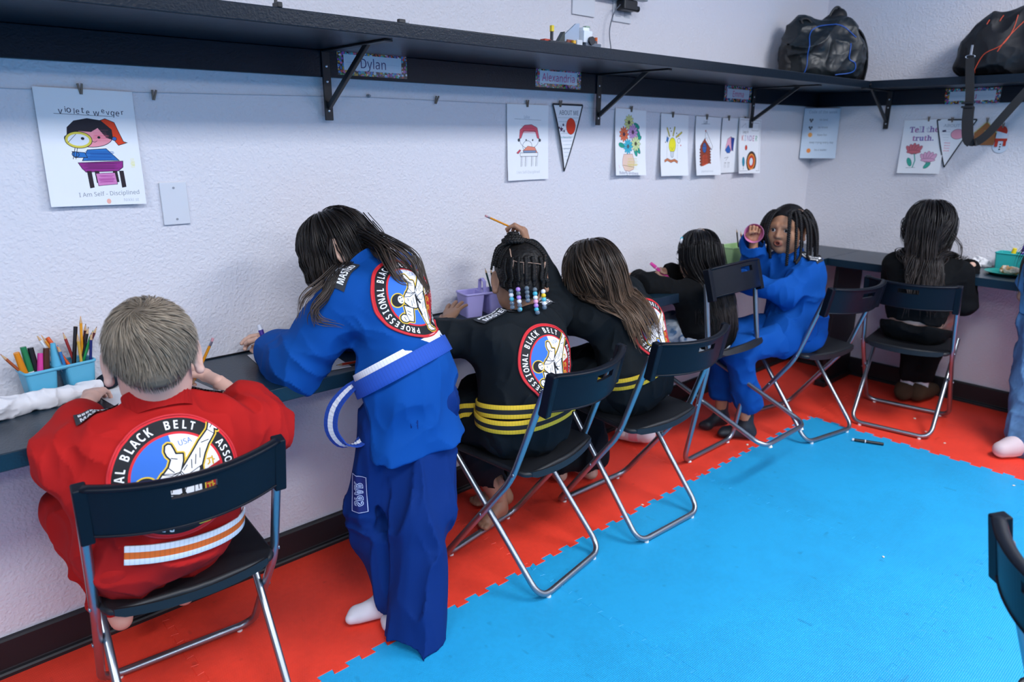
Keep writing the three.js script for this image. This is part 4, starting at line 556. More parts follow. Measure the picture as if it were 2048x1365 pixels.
// --- standing girl in blue
{
  const right = nrm3([0.93, 0.02, -0.36]), H = new Frame([-3.318, 1.072, 0.262], [-0.30, 0.80, -0.50], [-0.78, -0.55, -0.30], 1.04);
  const j = { right, pelvis: [-3.255, 0.735, 0.500], waist: [-3.258, 0.815, 0.475], chest: [-3.255, 0.945, 0.410], neck: [-3.285, 1.035, 0.330], shL: [-3.375, 0.965, 0.385], shR: [-3.150, 0.990, 0.320], elL: [-3.495, 0.790, 0.320], wrL: [-3.480, 0.792, 0.165], elR: [-3.120, 0.800, 0.25], wrR: [-3.260, 0.795, 0.15], hpL: [-3.310, 0.68, 0.500], hpR: [-3.200, 0.68, 0.510], knL: [-3.355, 0.37, 0.435], knR: [-3.27, 0.36, 0.570], anL: [-3.350, 0.085, 0.490], anR: [-3.330, 0.085, 0.615] };
  const P = person({ label: 'standing girl in a blue martial arts uniform bending over the desk', skin: SKIN.olive, j, head: H,
    hands: [{ F: new Frame([-3.478, 0.800, 0.150], [-0.12, 0.05, -1], [-0.9, -0.35, 0], 0.78), side: 1, pose: HAND.pen }, { F: new Frame([-3.262, 0.790, 0.145], [-0.8, 0, -0.5], [0, -1, 0], 0.78), side: -1, pose: HAND.rest }],
    feet: [{ F: new Frame([-3.355, 0.073, 0.485], [0, 1, 0], [-0.85, 0, -0.40], 0.95), side: -1, sock: [0.62, 0.60, 0.66] }, { F: new Frame([-3.32, 0.073, 0.610], [0, 1, 0], [-0.6, 0, -0.7], 0.95), side: 1, sock: [0.62, 0.60, 0.66] }] });
  const J = new Field(); trunk(J, j, { pelvis: [0.045, 0.088], waist: [0.036, 0.076], chest: [0.058, 0.086], sh: 0.056 });
  J.cone([-3.275, 0.74, 0.49], [-3.305, 0.52, 0.52], 0.088, 0.092, 0.05); J.cone([-3.225, 0.75, 0.50], [-3.195, 0.52, 0.54], 0.088, 0.098, 0.05); J.cut([-3.26, 0.558, 0.53], [0.10, -1, 0.02], 0.008); 
  sleeve(J, j.shL, j.elL, j.wrL, 0.072, 0.074, 0.058, 0.04); sleeve(J, j.shR, j.elR, j.wrR, 0.070, 0.068, 0.056);
  J.amp = 0.02; J.mod = calm(foldSum(folds(5, 0.0085, 9, [1, 0.6, 1]), ribs(j.waist, [0.1, 1, 0], 0.12, 0.005, 110, 1), ribs(j.elL, [0.5, 0.6, 0.4], 0.14, 0.008, 100, 4), ribs([-3.33, 0.90, 0.43], [0.6, 0.8, 0], 0.11, 0.007, 100, 7)), [-3.235, 0.965, 0.48], 0.13);
  J.ball(add3(j.neck, [-0.02, 0.04, -0.03]), 0.053, 0.01, -1);
  mesh('jacket', J.mesh(0.0068), blueCloth, P, 'blue uniform jacket'); collar(P, [-3.290, 1.043, 0.322], [-0.25, 0.85, -0.5], 0.058, 0.040, blueCloth, [-0.5, -0.3, -0.8]);
  const T2 = new Field(); T2.cone([-3.29, 0.66, 0.50], [-3.22, 0.66, 0.51], 0.084, 0.084, 0.05); T2.cone([-3.27, 0.64, 0.50], [-3.315, 0.40, 0.50], 0.08, 0.055, 0.04);
  T2.cone([-3.215, 0.66, 0.52], [-3.27, 0.36, 0.575], 0.078, 0.076, 0.04); T2.cone([-3.27, 0.36, 0.575], [-3.352, -0.02, 0.620], 0.076, 0.084, 0.04);
  T2.cone([-3.30, 0.66, 0.49], [-3.360, 0.37, 0.430], 0.074, 0.066, 0.012); T2.cone([-3.360, 0.37, 0.430], [-3.335, 0.09, 0.49], 0.066, 0.060, 0.012);
  T2.cut([-3.3, 0.012, 0.6], [0, -1, 0], 0.006);
  T2.amp = 0.02; T2.mod = foldSum(folds(6, 0.013, 9, [1.2, 0.25, 1.2]), ribs([-3.38, 0.32, 0.43], [0.2, 1, 0], 0.12, 0.007, 90, 2)); mesh('trousers', T2.mesh(0.0085), bluePants, P, 'wide dark blue uniform trousers');
  const bf = new Field(); bf.p = J.p.slice(0, 9); const bc = [-3.258, 0.785, 0.482], bn = [-0.22, 0.86, -0.46];
  mesh('belt', band(bf, add3(bc, [-0.003, 0.008, -0.004]), bn, 0.045, 0.004, 0.004), beltWhite, P, 'white belt wound under the blue belt'); mesh('belt', band(bf, add3(bc, [0, -0.010, 0]), [-0.22, 0.86, -0.46], 0.046, 0.007, 0.008), beltBlue, P, 'blue belt');
  const loop = smoothPts([[-3.375, 0.760, 0.47], [-3.415, 0.735, 0.455], [-3.455, 0.685, 0.44], [-3.465, 0.625, 0.44], [-3.445, 0.585, 0.455], [-3.415, 0.582, 0.475], [-3.385, 0.60, 0.485]], 26); mesh('belt_end', ribbon(loop, [0.35, 0.25, 0.9], 0.045, 0.004), beltBWB, P, 'looped blue and white belt end');
  emblem(P, J, [-3.235, 0.965, 0.49], [-0.05, 0.86, -0.5], [-0.15, -0.50, -0.85], 0.118);
  strip(P, J, add3(j.shL, [-0.03, -0.02, 0.02]), add3(j.neck, [-0.045, 0.0, 0.03]), [-0.5, 0.2, -0.8], [0.25, -1, -0.35], 0.055);
  const logo = canvasTex(256, 96, (g, w, h) => { g.fillStyle = '#0a1c66'; g.fillRect(0, 0, w, h); g.strokeStyle = '#c9d2ea'; g.lineWidth = 4; g.strokeRect(6, 6, w - 12, h - 12); g.font = 'bold 66px sans-serif'; g.textAlign = 'center'; g.textBaseline = 'middle'; g.strokeText('SPAR', w / 2, h / 2 + 3); });
  mesh('trouser_print', decal(T2, 14, 8, (u, v) => [-3.50 + 0.045 * v, 0.38 + 0.11 * u, 0.52 + 0.03 * v], [0.75, 0, -0.65], 0.002, null, 0.35), std(0xffffff, 0.8, { map: logo }), P, 'white outlined lettering');
  // hair falls over both sides of the bent head
  const cap = scalp(H, 0.008, [[[0, 0.02, 0.070], [0, -0.45, 1]], [[0, -0.07, -0.05], [0, -1, 0.2]]]), dark = [0.012, 0.010, 0.010], tip = [0.085, 0.058, 0.045];
  const locks = longHair(H, [cap, P.userData.hf], { seed: 12, count: 1900, root: dark, tip: [0.03, 0.022, 0.018], width: 0.0046, lift: 0.009, g: 0.02, cling: 0.6, crown: [0.0, 0.10, -0.02], skip: (l) => l[0] > 0.05 && l[1] < 0.012 && l[2] > -0.025 && l[2] < 0.03, len: (l, R) => (l[1] < 0.0 ? 0.05 : 0.10 + 0.05 * R()) });
  const loose = bundles([[[[-3.338, 1.064, 0.340], [-3.422, 1.025, 0.380], [-3.498, 0.986, 0.400], [-3.515, 0.936, 0.400]], 16, 0.012, 0.010], [[[-3.335, 1.052, 0.360], [-3.425, 1.010, 0.410], [-3.473, 0.972, 0.420], [-3.470, 0.932, 0.420], [-3.407, 0.914, 0.440]], 16, 0.012, 0.008], [[[-3.350, 1.054, 0.360], [-3.438, 0.994, 0.420], [-3.484, 0.954, 0.420], [-3.472, 0.910, 0.410]], 14, 0.014, 0.010], [[[-3.282, 1.126, 0.330], [-3.262, 1.098, 0.400], [-3.274, 1.053, 0.470], [-3.260, 1.018, 0.490], [-3.232, 1.003, 0.490]], 34, 0.022, 0.008], [[[-3.282, 1.133, 0.330], [-3.222, 1.098, 0.400], [-3.189, 1.067, 0.440], [-3.182, 1.014, 0.470], [-3.168, 0.977, 0.470], [-3.194, 0.965, 0.480]], 34, 0.024, 0.009], [[[-3.282, 1.129, 0.330], [-3.251, 1.092, 0.420], [-3.232, 1.066, 0.450], [-3.205, 1.026, 0.480]], 20, 0.024, 0.016], [[[-3.27, 1.15, 0.30], [-3.25, 1.10, 0.36], [-3.26, 1.06, 0.40]], 60, 0.034, 0.022]], { fields: [J, P.userData.hf], seed: 14, width: 0.0022, root: dark, tip: [0.085, 0.058, 0.045] });
  mesh('hair', mergeIdx([paint(cap.mesh(0.006), dark), locks, loose]), hairMat(0.36), P, 'long dark brown hair');
  finish(P, [-3.28, 0, 0.55]);
}
// --- girl with beaded braids, black uniform
const scalpLine = phys(new THREE.Color().setRGB(0.30, 0.19, 0.14), 0.7);
function beadString(P, pts, cols, r) { const c = new THREE.CatmullRomCurve3(pts.map((p) => V(...p))); const n = cols.length; for (let i = 0; i < n; i++) { const p = c.getPointAt(n > 1 ? i / (n - 1) : 0), g = new THREE.SphereGeometry(r, 14, 10); g.translate(p.x, p.y, p.z); mesh('bead', g, cols[i], P); } }
const beadCol = { w: phys(0xe9eaf0, 0.25), y: phys(0xf0c62a, 0.3), p: phys(0xf0a8c8, 0.25), v: phys(0xb48be0, 0.25), t: phys(0x4fb9cf, 0.25), c: phys(0xbfd4e6, 0.08, { transmission: 0.75, thickness: 0.008, ior: 1.45, attenuationColor: new THREE.Color(0x6f9cc0), attenuationDistance: 0.02 }) };
{
  const right = nrm3([0.985, 0.0, -0.17]), H = new Frame([-2.742, 0.945, 0.402], [0.16, 1, -0.24], [0.50, -0.30, -0.88], 1.08);
  const j = { right, pelvis: [-2.840, 0.525, 0.545], waist: [-2.835, 0.610, 0.535], chest: [-2.800, 0.720, 0.490], neck: [-2.760, 0.822, 0.440], shL: [-2.925, 0.780, 0.455], shR: [-2.650, 0.790, 0.415], elL: [-3.030, 0.790, 0.360], wrL: [-2.945, 0.795, 0.268], elR: [-2.470, 0.800, 0.315], wrR: [-2.548, 0.995, 0.232], hpL: [-2.900, 0.505, 0.52], hpR: [-2.785, 0.505, 0.51], knL: [-2.935, 0.470, 0.25], knR: [-2.76, 0.485, 0.22], anL: [-2.735, 0.090, 0.285], anR: [-2.66, 0.10, 0.22] };
  const P = person({ label: 'girl with beaded braids in a black uniform raising a pencil above her head', skin: SKIN.brown.map((v, i) => v * [1.25, 1.35, 1.4][i]), j, head: H,
    hands: [{ F: new Frame([-2.930, 0.800, 0.250], [0.76, 0.30, -0.58], [0.2, -1, 0.1], 0.82), side: 1, pose: HAND.flat }, { F: new Frame([-2.550, 1.005, 0.230], [-0.20, 0.95, -0.1], [-0.55, -0.1, -0.85], 0.78), side: 1, pose: HAND.pen }],
    feet: [{ F: new Frame([-2.735, 0.075, 0.285], [0.1, 1, 0], [-0.75, 0, 0.25], 0.95), side: 1 }, { F: new Frame([-2.66, 0.073, 0.21], [0, 1, 0], [-0.6, 0, -0.5], 0.95), side: -1 }] });
  const J = new Field(); trunk(J, j, { pelvis: [0.065, 0.098], waist: [0.058, 0.098], chest: [0.065, 0.104], sh: 0.060 });
  J.cone(j.pelvis, add3(j.pelvis, [-0.02, -0.03, -0.10]), 0.11, 0.10, 0.06); sleeve(J, j.shL, j.elL, [-2.975, 0.790, 0.300], 0.068, 0.060, 0.046, 0.04); sleeve(J, j.shR, j.elR, j.wrR, 0.066, 0.064, 0.054, 0.04);
  J.amp = 0.02; J.mod = calm(foldSum(folds(21, 0.0095, 9, [1, 0.6, 1]), ribs(j.waist, [0.1, 1, 0], 0.13, 0.005, 110, 1), ribs(j.elL, [0.8, 0, 0.6], 0.13, 0.006, 110, 4), ribs(j.elR, [0, 1, 0.3], 0.13, 0.006, 110, 5)), [-2.805, 0.715, 0.59], 0.14); J.ball(add3(j.neck, [0.01, 0.05, -0.02]), 0.052, 0.01, -1);
  mesh('jacket', J.mesh(0.007), blackCloth, P, 'black uniform jacket'); collar(P, [-2.757, 0.842, 0.437], [0.05, 1, -0.3], 0.057, 0.040, blackCloth, [-0.14, 0, -1]);
  const T2 = new Field(); T2.cone(j.hpL, j.hpR, 0.092, 0.092, 0.05); for (const s of ['L', 'R']) { T2.cone(j['hp' + s], j['kn' + s], 0.095, 0.078, 0.04); T2.cone(j['kn' + s], add3(j['an' + s], [-0.03, 0.10, 0]), 0.075, 0.062, 0.03); }
  T2.cone(add3(j.anL, [-0.03, 0.11, 0]), j.anL, 0.048, 0.06, 0.006, -1); T2.amp = 0.018; T2.mod = foldSum(folds(22, 0.008, 10, [1, 0.7, 1])); mesh('trousers', T2.mesh(0.0085), blackCloth, P, 'black uniform trousers');
  const bf = new Field(); bf.p = [...J.p.slice(0, 7)]; mesh('belt', band(bf, [-2.838, 0.578, 0.540], [0.10, 1, -0.16], 0.040, 0.004, 0.008), beltYellow, P, 'yellow belt with a black stripe'); mesh('belt', band(bf, [-2.838, 0.563, 0.540], [-0.04, 1, -0.05], 0.040, 0.005, 0.012), beltYellow, P, 'yellow belt with a black stripe');
  const tail = smoothPts([[-2.95, 0.575, 0.50], [-2.985, 0.565, 0.46], [-3.005, 0.555, 0.42], [-3.01, 0.535, 0.39]], 12); mesh('belt_end', ribbon(tail, [0.1, 1, 0], 0.042, 0.004), beltYellow, P);
  emblem(P, J, [-2.805, 0.715, 0.60], [0.10, 1, -0.30], [0.10, -0.28, -0.94], 0.122);
  strip(P, J, add3(j.neck, [0.06, 0.0, 0.0]), add3(j.shR, [0.03, 0.02, 0]), [0, 0.2, -1], [0, -1, -0.1], 0.055); strip(P, J, add3(j.shL, [-0.04, 0.02, 0]), add3(j.neck, [-0.066, 0.0, 0]), [0, 0.2, -1], [0, -1, -0.1], 0.055);
  // hair: tight cap, cornrows up to a bun, hanging plaits with beads, scalp partings
  const cap = scalp(H, 0.007, [[[0, 0.02, 0.066], [0, -0.45, 1]], [[0, -0.066, -0.06], [0, -1, 0.12]], [[0, -0.03, 0.02], [0, -0.5, 0.9]]]), black = [0.010, 0.009, 0.009];
  cap.amp = 0.004; cap.mod = (x, y, z) => 0.0022 * (noise3(x * 170, y * 170, z * 170) - 0.5); const hs = [paint(cap.mesh(0.0045), black)];
  const on = (l, k = 0.002) => { const d = nrm3(l), c = [0, 0.028, -0.010], o = H.w(add3(c, d, 0.2)), e = nrm3(sub3(H.w(c), o)); return cap.march(o, e, 0.4, k); };
  const bunC = [0.25, 0.80, -0.42], R = rng(77);
  for (let i = 0; i < 15; i++) { const a = lerp(-2.0, 2.0, i / 14), e = [Math.sin(a) * 0.9, 0.10 + 0.25 * Math.cos(a), Math.cos(a) * 0.9 - 0.05], pts = []; for (let k = 0; k <= 8; k++) pts.push(on(mix3(e, bunC, k / 8), 0.001)); hs.push(noUV(paint(plait(pts.filter(Boolean), 0.0062, 12, 5), black))); }
  const bun = H.w([0.028, 0.100, -0.050]); for (let i = 0; i < 3; i++) { const pts = [], rr = 0.030 - i * 0.009; for (let k = 0; k <= 16; k++) { const a = k / 16 * 6.6 + i; pts.push(add3(add3(add3(bun, H.x, Math.cos(a) * rr), H.z, Math.sin(a) * rr), H.y, 0.004 + i * 0.010)); } hs.push(noUV(paint(plait(pts, 0.0105, 14, 5), black))); }
  { const pts = [[0.045, 0.10, -0.06], [0.078, 0.085, -0.065], [0.092, 0.05, -0.06], [0.098, 0.022, -0.055]].map((l) => H.w(l)); hs.push(noUV(paint(plait(pts, 0.0075, 12, 5, (t) => 1 - 0.5 * t), black))); }
  const strings = [[-0.50, 0.105, 'wytwc'], [-0.18, 0.075, 'ctwpvtc'], [0.06, 0.05, 'cccc'], [0.30, 0.065, 'vcvwctc'], [0.52, 0.088, 'cwtcc'], [-0.78, 0.09, ''], [0.78, 0.08, '']], mats = { w: 'w', y: 'y', t: 't', c: 'c', p: 'p', v: 'v' };
  const beads = []; for (const [a, dropL, cols] of strings) { const top = on([Math.sin(a), -0.10, -Math.cos(a)], 0.004), out = nrm3(H.d([Math.sin(a), 0.05, -Math.cos(a)])), pts = [on([Math.sin(a) * 0.9, 0.25, -Math.cos(a)], 0.004), top, on([Math.sin(a) * 0.96, -0.42, -Math.cos(a)], 0.006)]; let p = add3(add3(top, out, 0.004), [0, -1, 0], 0.04); pts.push(p); const seg = 8; let q = p; for (let k = 0; k < 7; k++) { q = add3(q, [0, -1, 0], dropL / 10); const d = Math.min(J.at(...q), 1); if (d < 0.012) q = add3(q, J.grad(...q), 0.012 - d); pts.push(q); } hs.push(noUV(paint(plait(pts.slice(0, 6), 0.0070, 14, 5), black))); if (cols) { const bp = [pts[5]]; let z = pts[5]; for (let k = 0; k < cols.length; k++) { z = add3(z, [0.004 * (R() - 0.5), -1, 0.15], 0.0125); const d = J.at(...z); if (d < 0.010) z = add3(z, J.grad(...z), 0.010 - d); bp.push(z); } beads.push([bp.slice(1), [...cols].map((c) => beadCol[c])]); } }
  mesh('hair', mergeIdx(hs), hairMat(0.5), P, 'black braided hair with a bun'); for (const [bp, cs] of beads) bp.forEach((p, i) => { const g = new THREE.SphereGeometry(0.0078, 14, 10); g.translate(...p); mesh('bead', g, cs[i], P); });
  const lines = [[[-0.80, 0.42, -0.62], [-0.62, 0.02, -0.85], [-0.45, -0.35, -0.9]], [[-0.62, 0.02, -0.85], [-0.1, 0.06, -1], [0.42, 0.16, -0.92], [0.52, 0.60, -0.75]], [[-0.22, 0.05, -1], [-0.24, -0.30, -0.96]], [[0.12, 0.08, -1], [0.12, -0.25, -1]], [[0.42, 0.16, -0.92], [0.50, -0.2, -0.9]]];
  for (const l of lines) { const pts = smoothPts(l, 14).map((q) => on(q, 0.0038)).filter(Boolean).map((p) => V(...p)); mesh('scalp_parting', sweep(pts, 0.0032, 0.0016, 6), scalpLine, P); }
  finish(P, [-2.83, 0, 0.45]);
}
// --- girl with long brown hair, black uniform
{
  const right = nrm3([1, 0.02, -0.10]), H = new Frame([-2.345, 0.900, 0.365], [0.10, 1, -0.38], [0.42, -0.5, -0.9], 1.08);
  const j = { right, pelvis: [-2.300, 0.525, 0.545], waist: [-2.280, 0.610, 0.520], chest: [-2.265, 0.710, 0.465], neck: [-2.315, 0.800, 0.405], shL: [-2.410, 0.755, 0.425], shR: [-2.140, 0.745, 0.405], elL: [-2.475, 0.778, 0.310], wrL: [-2.400, 0.792, 0.200], elR: [-2.070, 0.775, 0.300], wrR: [-2.170, 0.790, 0.190], hpL: [-2.360, 0.505, 0.53], hpR: [-2.245, 0.505, 0.53], knL: [-2.410, 0.480, 0.24], knR: [-2.210, 0.485, 0.22], anL: [-2.345, 0.090, 0.215], anR: [-2.235, 0.090, 0.285] };
  const P = person({ label: 'girl with long loose brown hair in a black uniform leaning on the desk', skin: SKIN.olive, j, head: H, hands: [{ F: new Frame([-2.395, 0.790, 0.185], [0.3, 0, -1], [0, -1, 0], 0.76), side: 1, pose: HAND.rest }, { F: new Frame([-2.175, 0.790, 0.178], [-0.5, 0, -0.8], [0, -1, 0], 0.76), side: -1, pose: HAND.pen }],
    feet: [{ F: new Frame([-2.345, 0.073, 0.210], [0, 1, 0.05], [0.1, 0, -1], 0.95), side: 1 }, { F: new Frame([-2.235, 0.073, 0.280], [0, 1, 0.05], [0.05, 0, -1], 0.95), side: -1 }] });
  const J = new Field(); trunk(J, j, { pelvis: [0.060, 0.096], waist: [0.055, 0.096], chest: [0.065, 0.100], sh: 0.058 }); J.cone(j.pelvis, add3(j.pelvis, [0.02, -0.03, -0.10]), 0.108, 0.10, 0.06); sleeve(J, j.shL, j.elL, j.wrL, 0.066, 0.062, 0.055, 0.04); sleeve(J, j.shR, j.elR, j.wrR, 0.066, 0.062, 0.055, 0.04);
  J.amp = 0.02; J.mod = calm(foldSum(folds(31, 0.0095, 9, [1, 0.6, 1]), ribs(j.waist, [0.1, 1, 0], 0.13, 0.004, 75, 1)), [-2.245, 0.715, 0.55], 0.13); J.ball(add3(j.neck, [-0.01, 0.05, -0.02]), 0.052, 0.01, -1); mesh('jacket', J.mesh(0.0075), blackCloth, P, 'black uniform jacket'); collar(P, [-2.318, 0.815, 0.40], [-0.1, 1, -0.35], 0.057, 0.038, blackCloth, [0.1, 0, -1]);
  const T2 = new Field(); T2.cone(j.hpL, j.hpR, 0.092, 0.092, 0.05); for (const s of ['L', 'R']) { T2.cone(j['hp' + s], j['kn' + s], 0.095, 0.078, 0.04); T2.cone(j['kn' + s], add3(j['an' + s], [0, 0.025, 0]), 0.075, 0.078, 0.03); T2.cone(add3(j['an' + s], [0, 0.05, 0]), add3(j['an' + s], [0, -0.12, 0]), 0.06, 0.08, 0.006, -1); } T2.amp = 0.018; T2.mod = folds(32, 0.008, 10, [1, 0.6, 1]); mesh('trousers', T2.mesh(0.0085), blackCloth, P, 'black uniform trousers');
  const bf = new Field(); bf.p = [...J.p.slice(0, 7)]; mesh('belt', band(bf, [-2.285, 0.590, 0.530], [-0.22, 1, -0.10], 0.040, 0.004, 0.008), beltYellow, P, 'yellow belt with a black stripe'); const tail = smoothPts([[-2.36, 0.565, 0.56], [-2.39, 0.51, 0.575], [-2.40, 0.47, 0.56], [-2.36, 0.43, 0.57]], 14); mesh('belt_end', ribbon(tail, [0.9, 0.3, 0], 0.036, 0.004), beltYellow, P);
  emblem(P, J, [-2.245, 0.715, 0.57], [0.30, 0.9, -0.40], [0.08, -0.34, -0.89], 0.118); strip(P, J, add3(j.shL, [-0.03, 0.02, 0]), add3(j.neck, [-0.06, 0, 0]), [0, 0.2, -1], [0, -1, -0.1], 0.055);
  const cap = scalp(H, 0.009, [[[0, 0.02, 0.070], [0, -0.45, 1]], [[0, -0.06, -0.05], [0, -1, 0.2]]]), dark = [0.022, 0.016, 0.013];
  const locks = longHair(H, [cap, J, P.userData.hf], { seed: 42, count: 1700, root: dark, tip: [0.17, 0.105, 0.068], width: 0.0064, wave: 0.6, lift: 0.016, g: 0.22, pull: (q) => { const cx = lerp(-2.315, -2.345, clamp((q[1] - 0.72) / 0.2, 0, 1)), dx = cx - q[0]; return [Math.abs(dx) > 0.075 ? dx * 3 : 0, 0, q[2] < 0.43 && q[1] < 0.84 ? 0.5 : 0.04]; }, crown: [-0.005, 0.11, 0.0], len: (l, R) => 0.20 + 0.075 * R() + (l[0] < 0 ? 0.03 * R() : 0), grav: (l, R) => (l[0] < 0 ? [0.20, -1, 0.18] : [0.02, -1, 0.14]), tone: (l, R) => (l[0] < 0 ? 0.3 + 0.7 * R() : 0.1 + 0.7 * R()) });
  mesh('hair', mergeIdx([paint(cap.mesh(0.006), dark), locks]), hairMat(0.36), P, 'long wavy brown hair'); finish(P, [-2.3, 0, 0.45]);
}
// --- girl with straight black hair and hair clips, black top, on the tipped chair
{
  const right = nrm3([1, 0, 0.02]), H = new Frame([-1.590, 0.878, 0.318], [0.20, 1, -0.32], [0.58, -0.48, -0.82], 1.04);
  const j = { right, pelvis: [-1.625, 0.555, 0.425], waist: [-1.62, 0.625, 0.410], chest: [-1.612, 0.705, 0.375], neck: [-1.598, 0.785, 0.345], shL: [-1.730, 0.735, 0.360], shR: [-1.475, 0.735, 0.360], elL: [-1.880, 0.785, 0.265], wrL: [-1.800, 0.785, 0.150], elR: [-1.440, 0.785, 0.260], wrR: [-1.590, 0.792, 0.165], hpL: [-1.680, 0.535, 0.41], hpR: [-1.570, 0.535, 0.41], knL: [-1.700, 0.530, 0.16], knR: [-1.540, 0.530, 0.16], anL: [-1.790, 0.10, 0.215], anR: [-1.60, 0.10, 0.16] };
  const P = person({ label: 'girl with straight black hair in a plain black top holding a pink marker', skin: SKIN.tan, j, head: H, hands: [{ F: new Frame([-1.605, 0.792, 0.160], [-1, 0.06, -0.05], [0.1, -0.5, 0.85], 0.76), side: -1, pose: HAND.pen }, { F: new Frame([-1.79, 0.786, 0.14], [0.5, 0, -0.8], [0, -1, 0], 0.76), side: 1, pose: HAND.rest }], feet: [{ F: new Frame([-1.795, 0.085, 0.215], [0.2, 1, 0], [-0.35, 0, -0.9], 0.95), side: 1, sock: [0.7, 0.7, 0.7] }, { F: new Frame([-1.60, 0.085, 0.16], [0, 1, 0], [0, 0, -1], 0.6), side: -1, sock: [0.7, 0.7, 0.7] }] });
  const J = new Field(); trunk(J, j, { pelvis: [0.052, 0.080], waist: [0.050, 0.076], chest: [0.060, 0.080], sh: 0.046 }); sleeve(J, j.shL, j.elL, j.wrL, 0.052, 0.046, 0.036, 0.03); sleeve(J, j.shR, j.elR, j.wrR, 0.052, 0.046, 0.036, 0.03); J.amp = 0.016; J.mod = foldSum(folds(51, 0.005, 12), ribs(j.elL, [1, 0, 0.4], 0.12, 0.004, 90, 4)); J.ball(add3(j.neck, [0, 0.05, -0.02]), 0.048, 0.01, -1); mesh('sweatshirt', J.mesh(0.007), blackKnit, P, 'plain black long-sleeved top');
  const T2 = new Field(); T2.cone(j.hpL, j.hpR, 0.080, 0.080, 0.04); for (const s of ['L', 'R']) { T2.cone(j['hp' + s], j['kn' + s], 0.078, 0.058, 0.03); T2.cone(j['kn' + s], add3(j['an' + s], [0, 0.07, 0]), 0.055, 0.042, 0.02); } T2.amp = 0.006; T2.mod = folds(52, 0.005, 14); const R0 = (x, y, z) => { const n = noise3(x * 60, y * 60, z * 60), m = noise3(x * 28 + 9, y * 28, z * 28); return n > 0.62 ? [0.10, 0.20, 0.36] : m > 0.6 ? [0.35, 0.45, 0.58] : [0.62, 0.68, 0.75]; }; mesh('leggings', T2.mesh(0.007, R0), phys(WHITE, 0.8, { vertexColors: true }), P, 'pale blue patterned leggings');
  for (const [s, side] of [['L', -0.35], ['R', 0]]) { const F = new Frame(add3(j['an' + s], [0, -0.015, 0]), [0, 1, 0], [side, 0, -0.95], s === 'L' ? 1 : 0.8), S = new Field(); S.cone(F.w([0, -0.03, -0.025]), F.w([0, -0.045, 0.095]), 0.038 * F.s, 0.034 * F.s, 0.03); S.cone(F.w([0, -0.01, -0.015]), F.w([0, -0.03, 0.04]), 0.040 * F.s, 0.036 * F.s, 0.03); S.cut(F.w([0, -0.083, 0]), F.d([0, -1, 0]), 0.004); mesh('shoe', S.mesh(0.006, (x, y, z) => { const l = F.l([x, y, z]); return l[1] < -0.062 ? [0.75, 0.74, 0.76] : Math.abs(l[2] - 0.03) < 0.022 ? [0.72, 0.30, 0.36] : [0.70, 0.66, 0.70]; }), phys(WHITE, 0.6, { vertexColors: true }), P, 'white and pink shoe'); }
  const cap = scalp(H, 0.007, [[[0, 0.02, 0.068], [0, -0.45, 1]], [[0, -0.06, -0.05], [0, -1, 0.2]]]), dark = [0.008, 0.008, 0.010];
  const skull = longHair(H, [cap, P.userData.hf], { seed: 52, count: 1300, root: dark, tip: [0.016, 0.014, 0.014], width: 0.0050, lift: 0.008, g: 0.03, cling: 0.6, crown: [0, 0.11, 0.0], part: (l) => (l[2] > -0.045 ? [Math.sign(l[0]) * 1, 0.1, -0.7] : [l[0] * 2, -1, -0.3]), skip: (l) => Math.abs(l[0]) < 0.0022 && l[1] > 0.07, len: (l, R) => (l[1] < 0 ? 0.04 : 0.10 + 0.04 * R()) });
  const fall = []; for (let i = 0; i <= 11; i++) { const t = i / 11, a = lerp(-1.45, 1.45, t), x = Math.sin(a), c = Math.cos(a); fall.push([[H.w([-x * 0.082, 0.03, -0.015 - 0.092 * c]), H.w([-x * 0.086, -0.035, -0.02 - 0.092 * c]), [-1.597 + x * 0.098, 0.74, 0.385 + 0.075 * c], [-1.600 + x * 0.094, 0.66, 0.420 + 0.075 * c], [-1.605 + x * 0.088, 0.56, 0.435 + 0.08 * c]], Math.abs(x) > 0.9 ? 26 : 44, 0.012, 0.016]); }
  const locks = mergeIdx([skull, bundles(fall, { fields: [J, P.userData.hf], seed: 55, width: 0.0030, root: dark, tip: [0.026, 0.021, 0.020] })]);
  mesh('hair', mergeIdx([paint(cap.mesh(0.006), dark), locks]), hairMat(0.3), P, 'long straight black hair');
  const pl = []; for (let i = 0; i <= 10; i++) { const a = lerp(-0.25, 0.75, i / 10), o = H.w([0, 0.028 + 0.2 * Math.cos(a), -0.01 - 0.2 * Math.sin(a)]), q = cap.march(o, nrm3(sub3(H.w([0, 0.028, -0.01]), o)), 0.4, 0.004); if (q) pl.push(V(...q)); } mesh('scalp_parting', sweep(pl, 0.0022, 0.0012, 6), phys(new THREE.Color().setRGB(0.42, 0.26, 0.19), 0.7), P);
  for (const s of [-1, 1]) for (const [k, c] of [[0, 'w'], [1, s < 0 ? 'w' : 't']]) { const o = H.w([s * 0.2, 0.10 + k * 0.022, -0.03 + 0.015 * k]), q = cap.march(o, nrm3(sub3(H.w([0, 0.045, -0.02]), o)), 0.4, 0.010); if (q) { const g = new THREE.SphereGeometry(0.0095, 12, 8); g.scale(1, 1.3, 0.8); g.translate(...q); mesh('hair_clip', g, beadCol[c], P, 'pearly hair clip'); } }
  finish(P, [-1.63, 0, 0.35]);
}
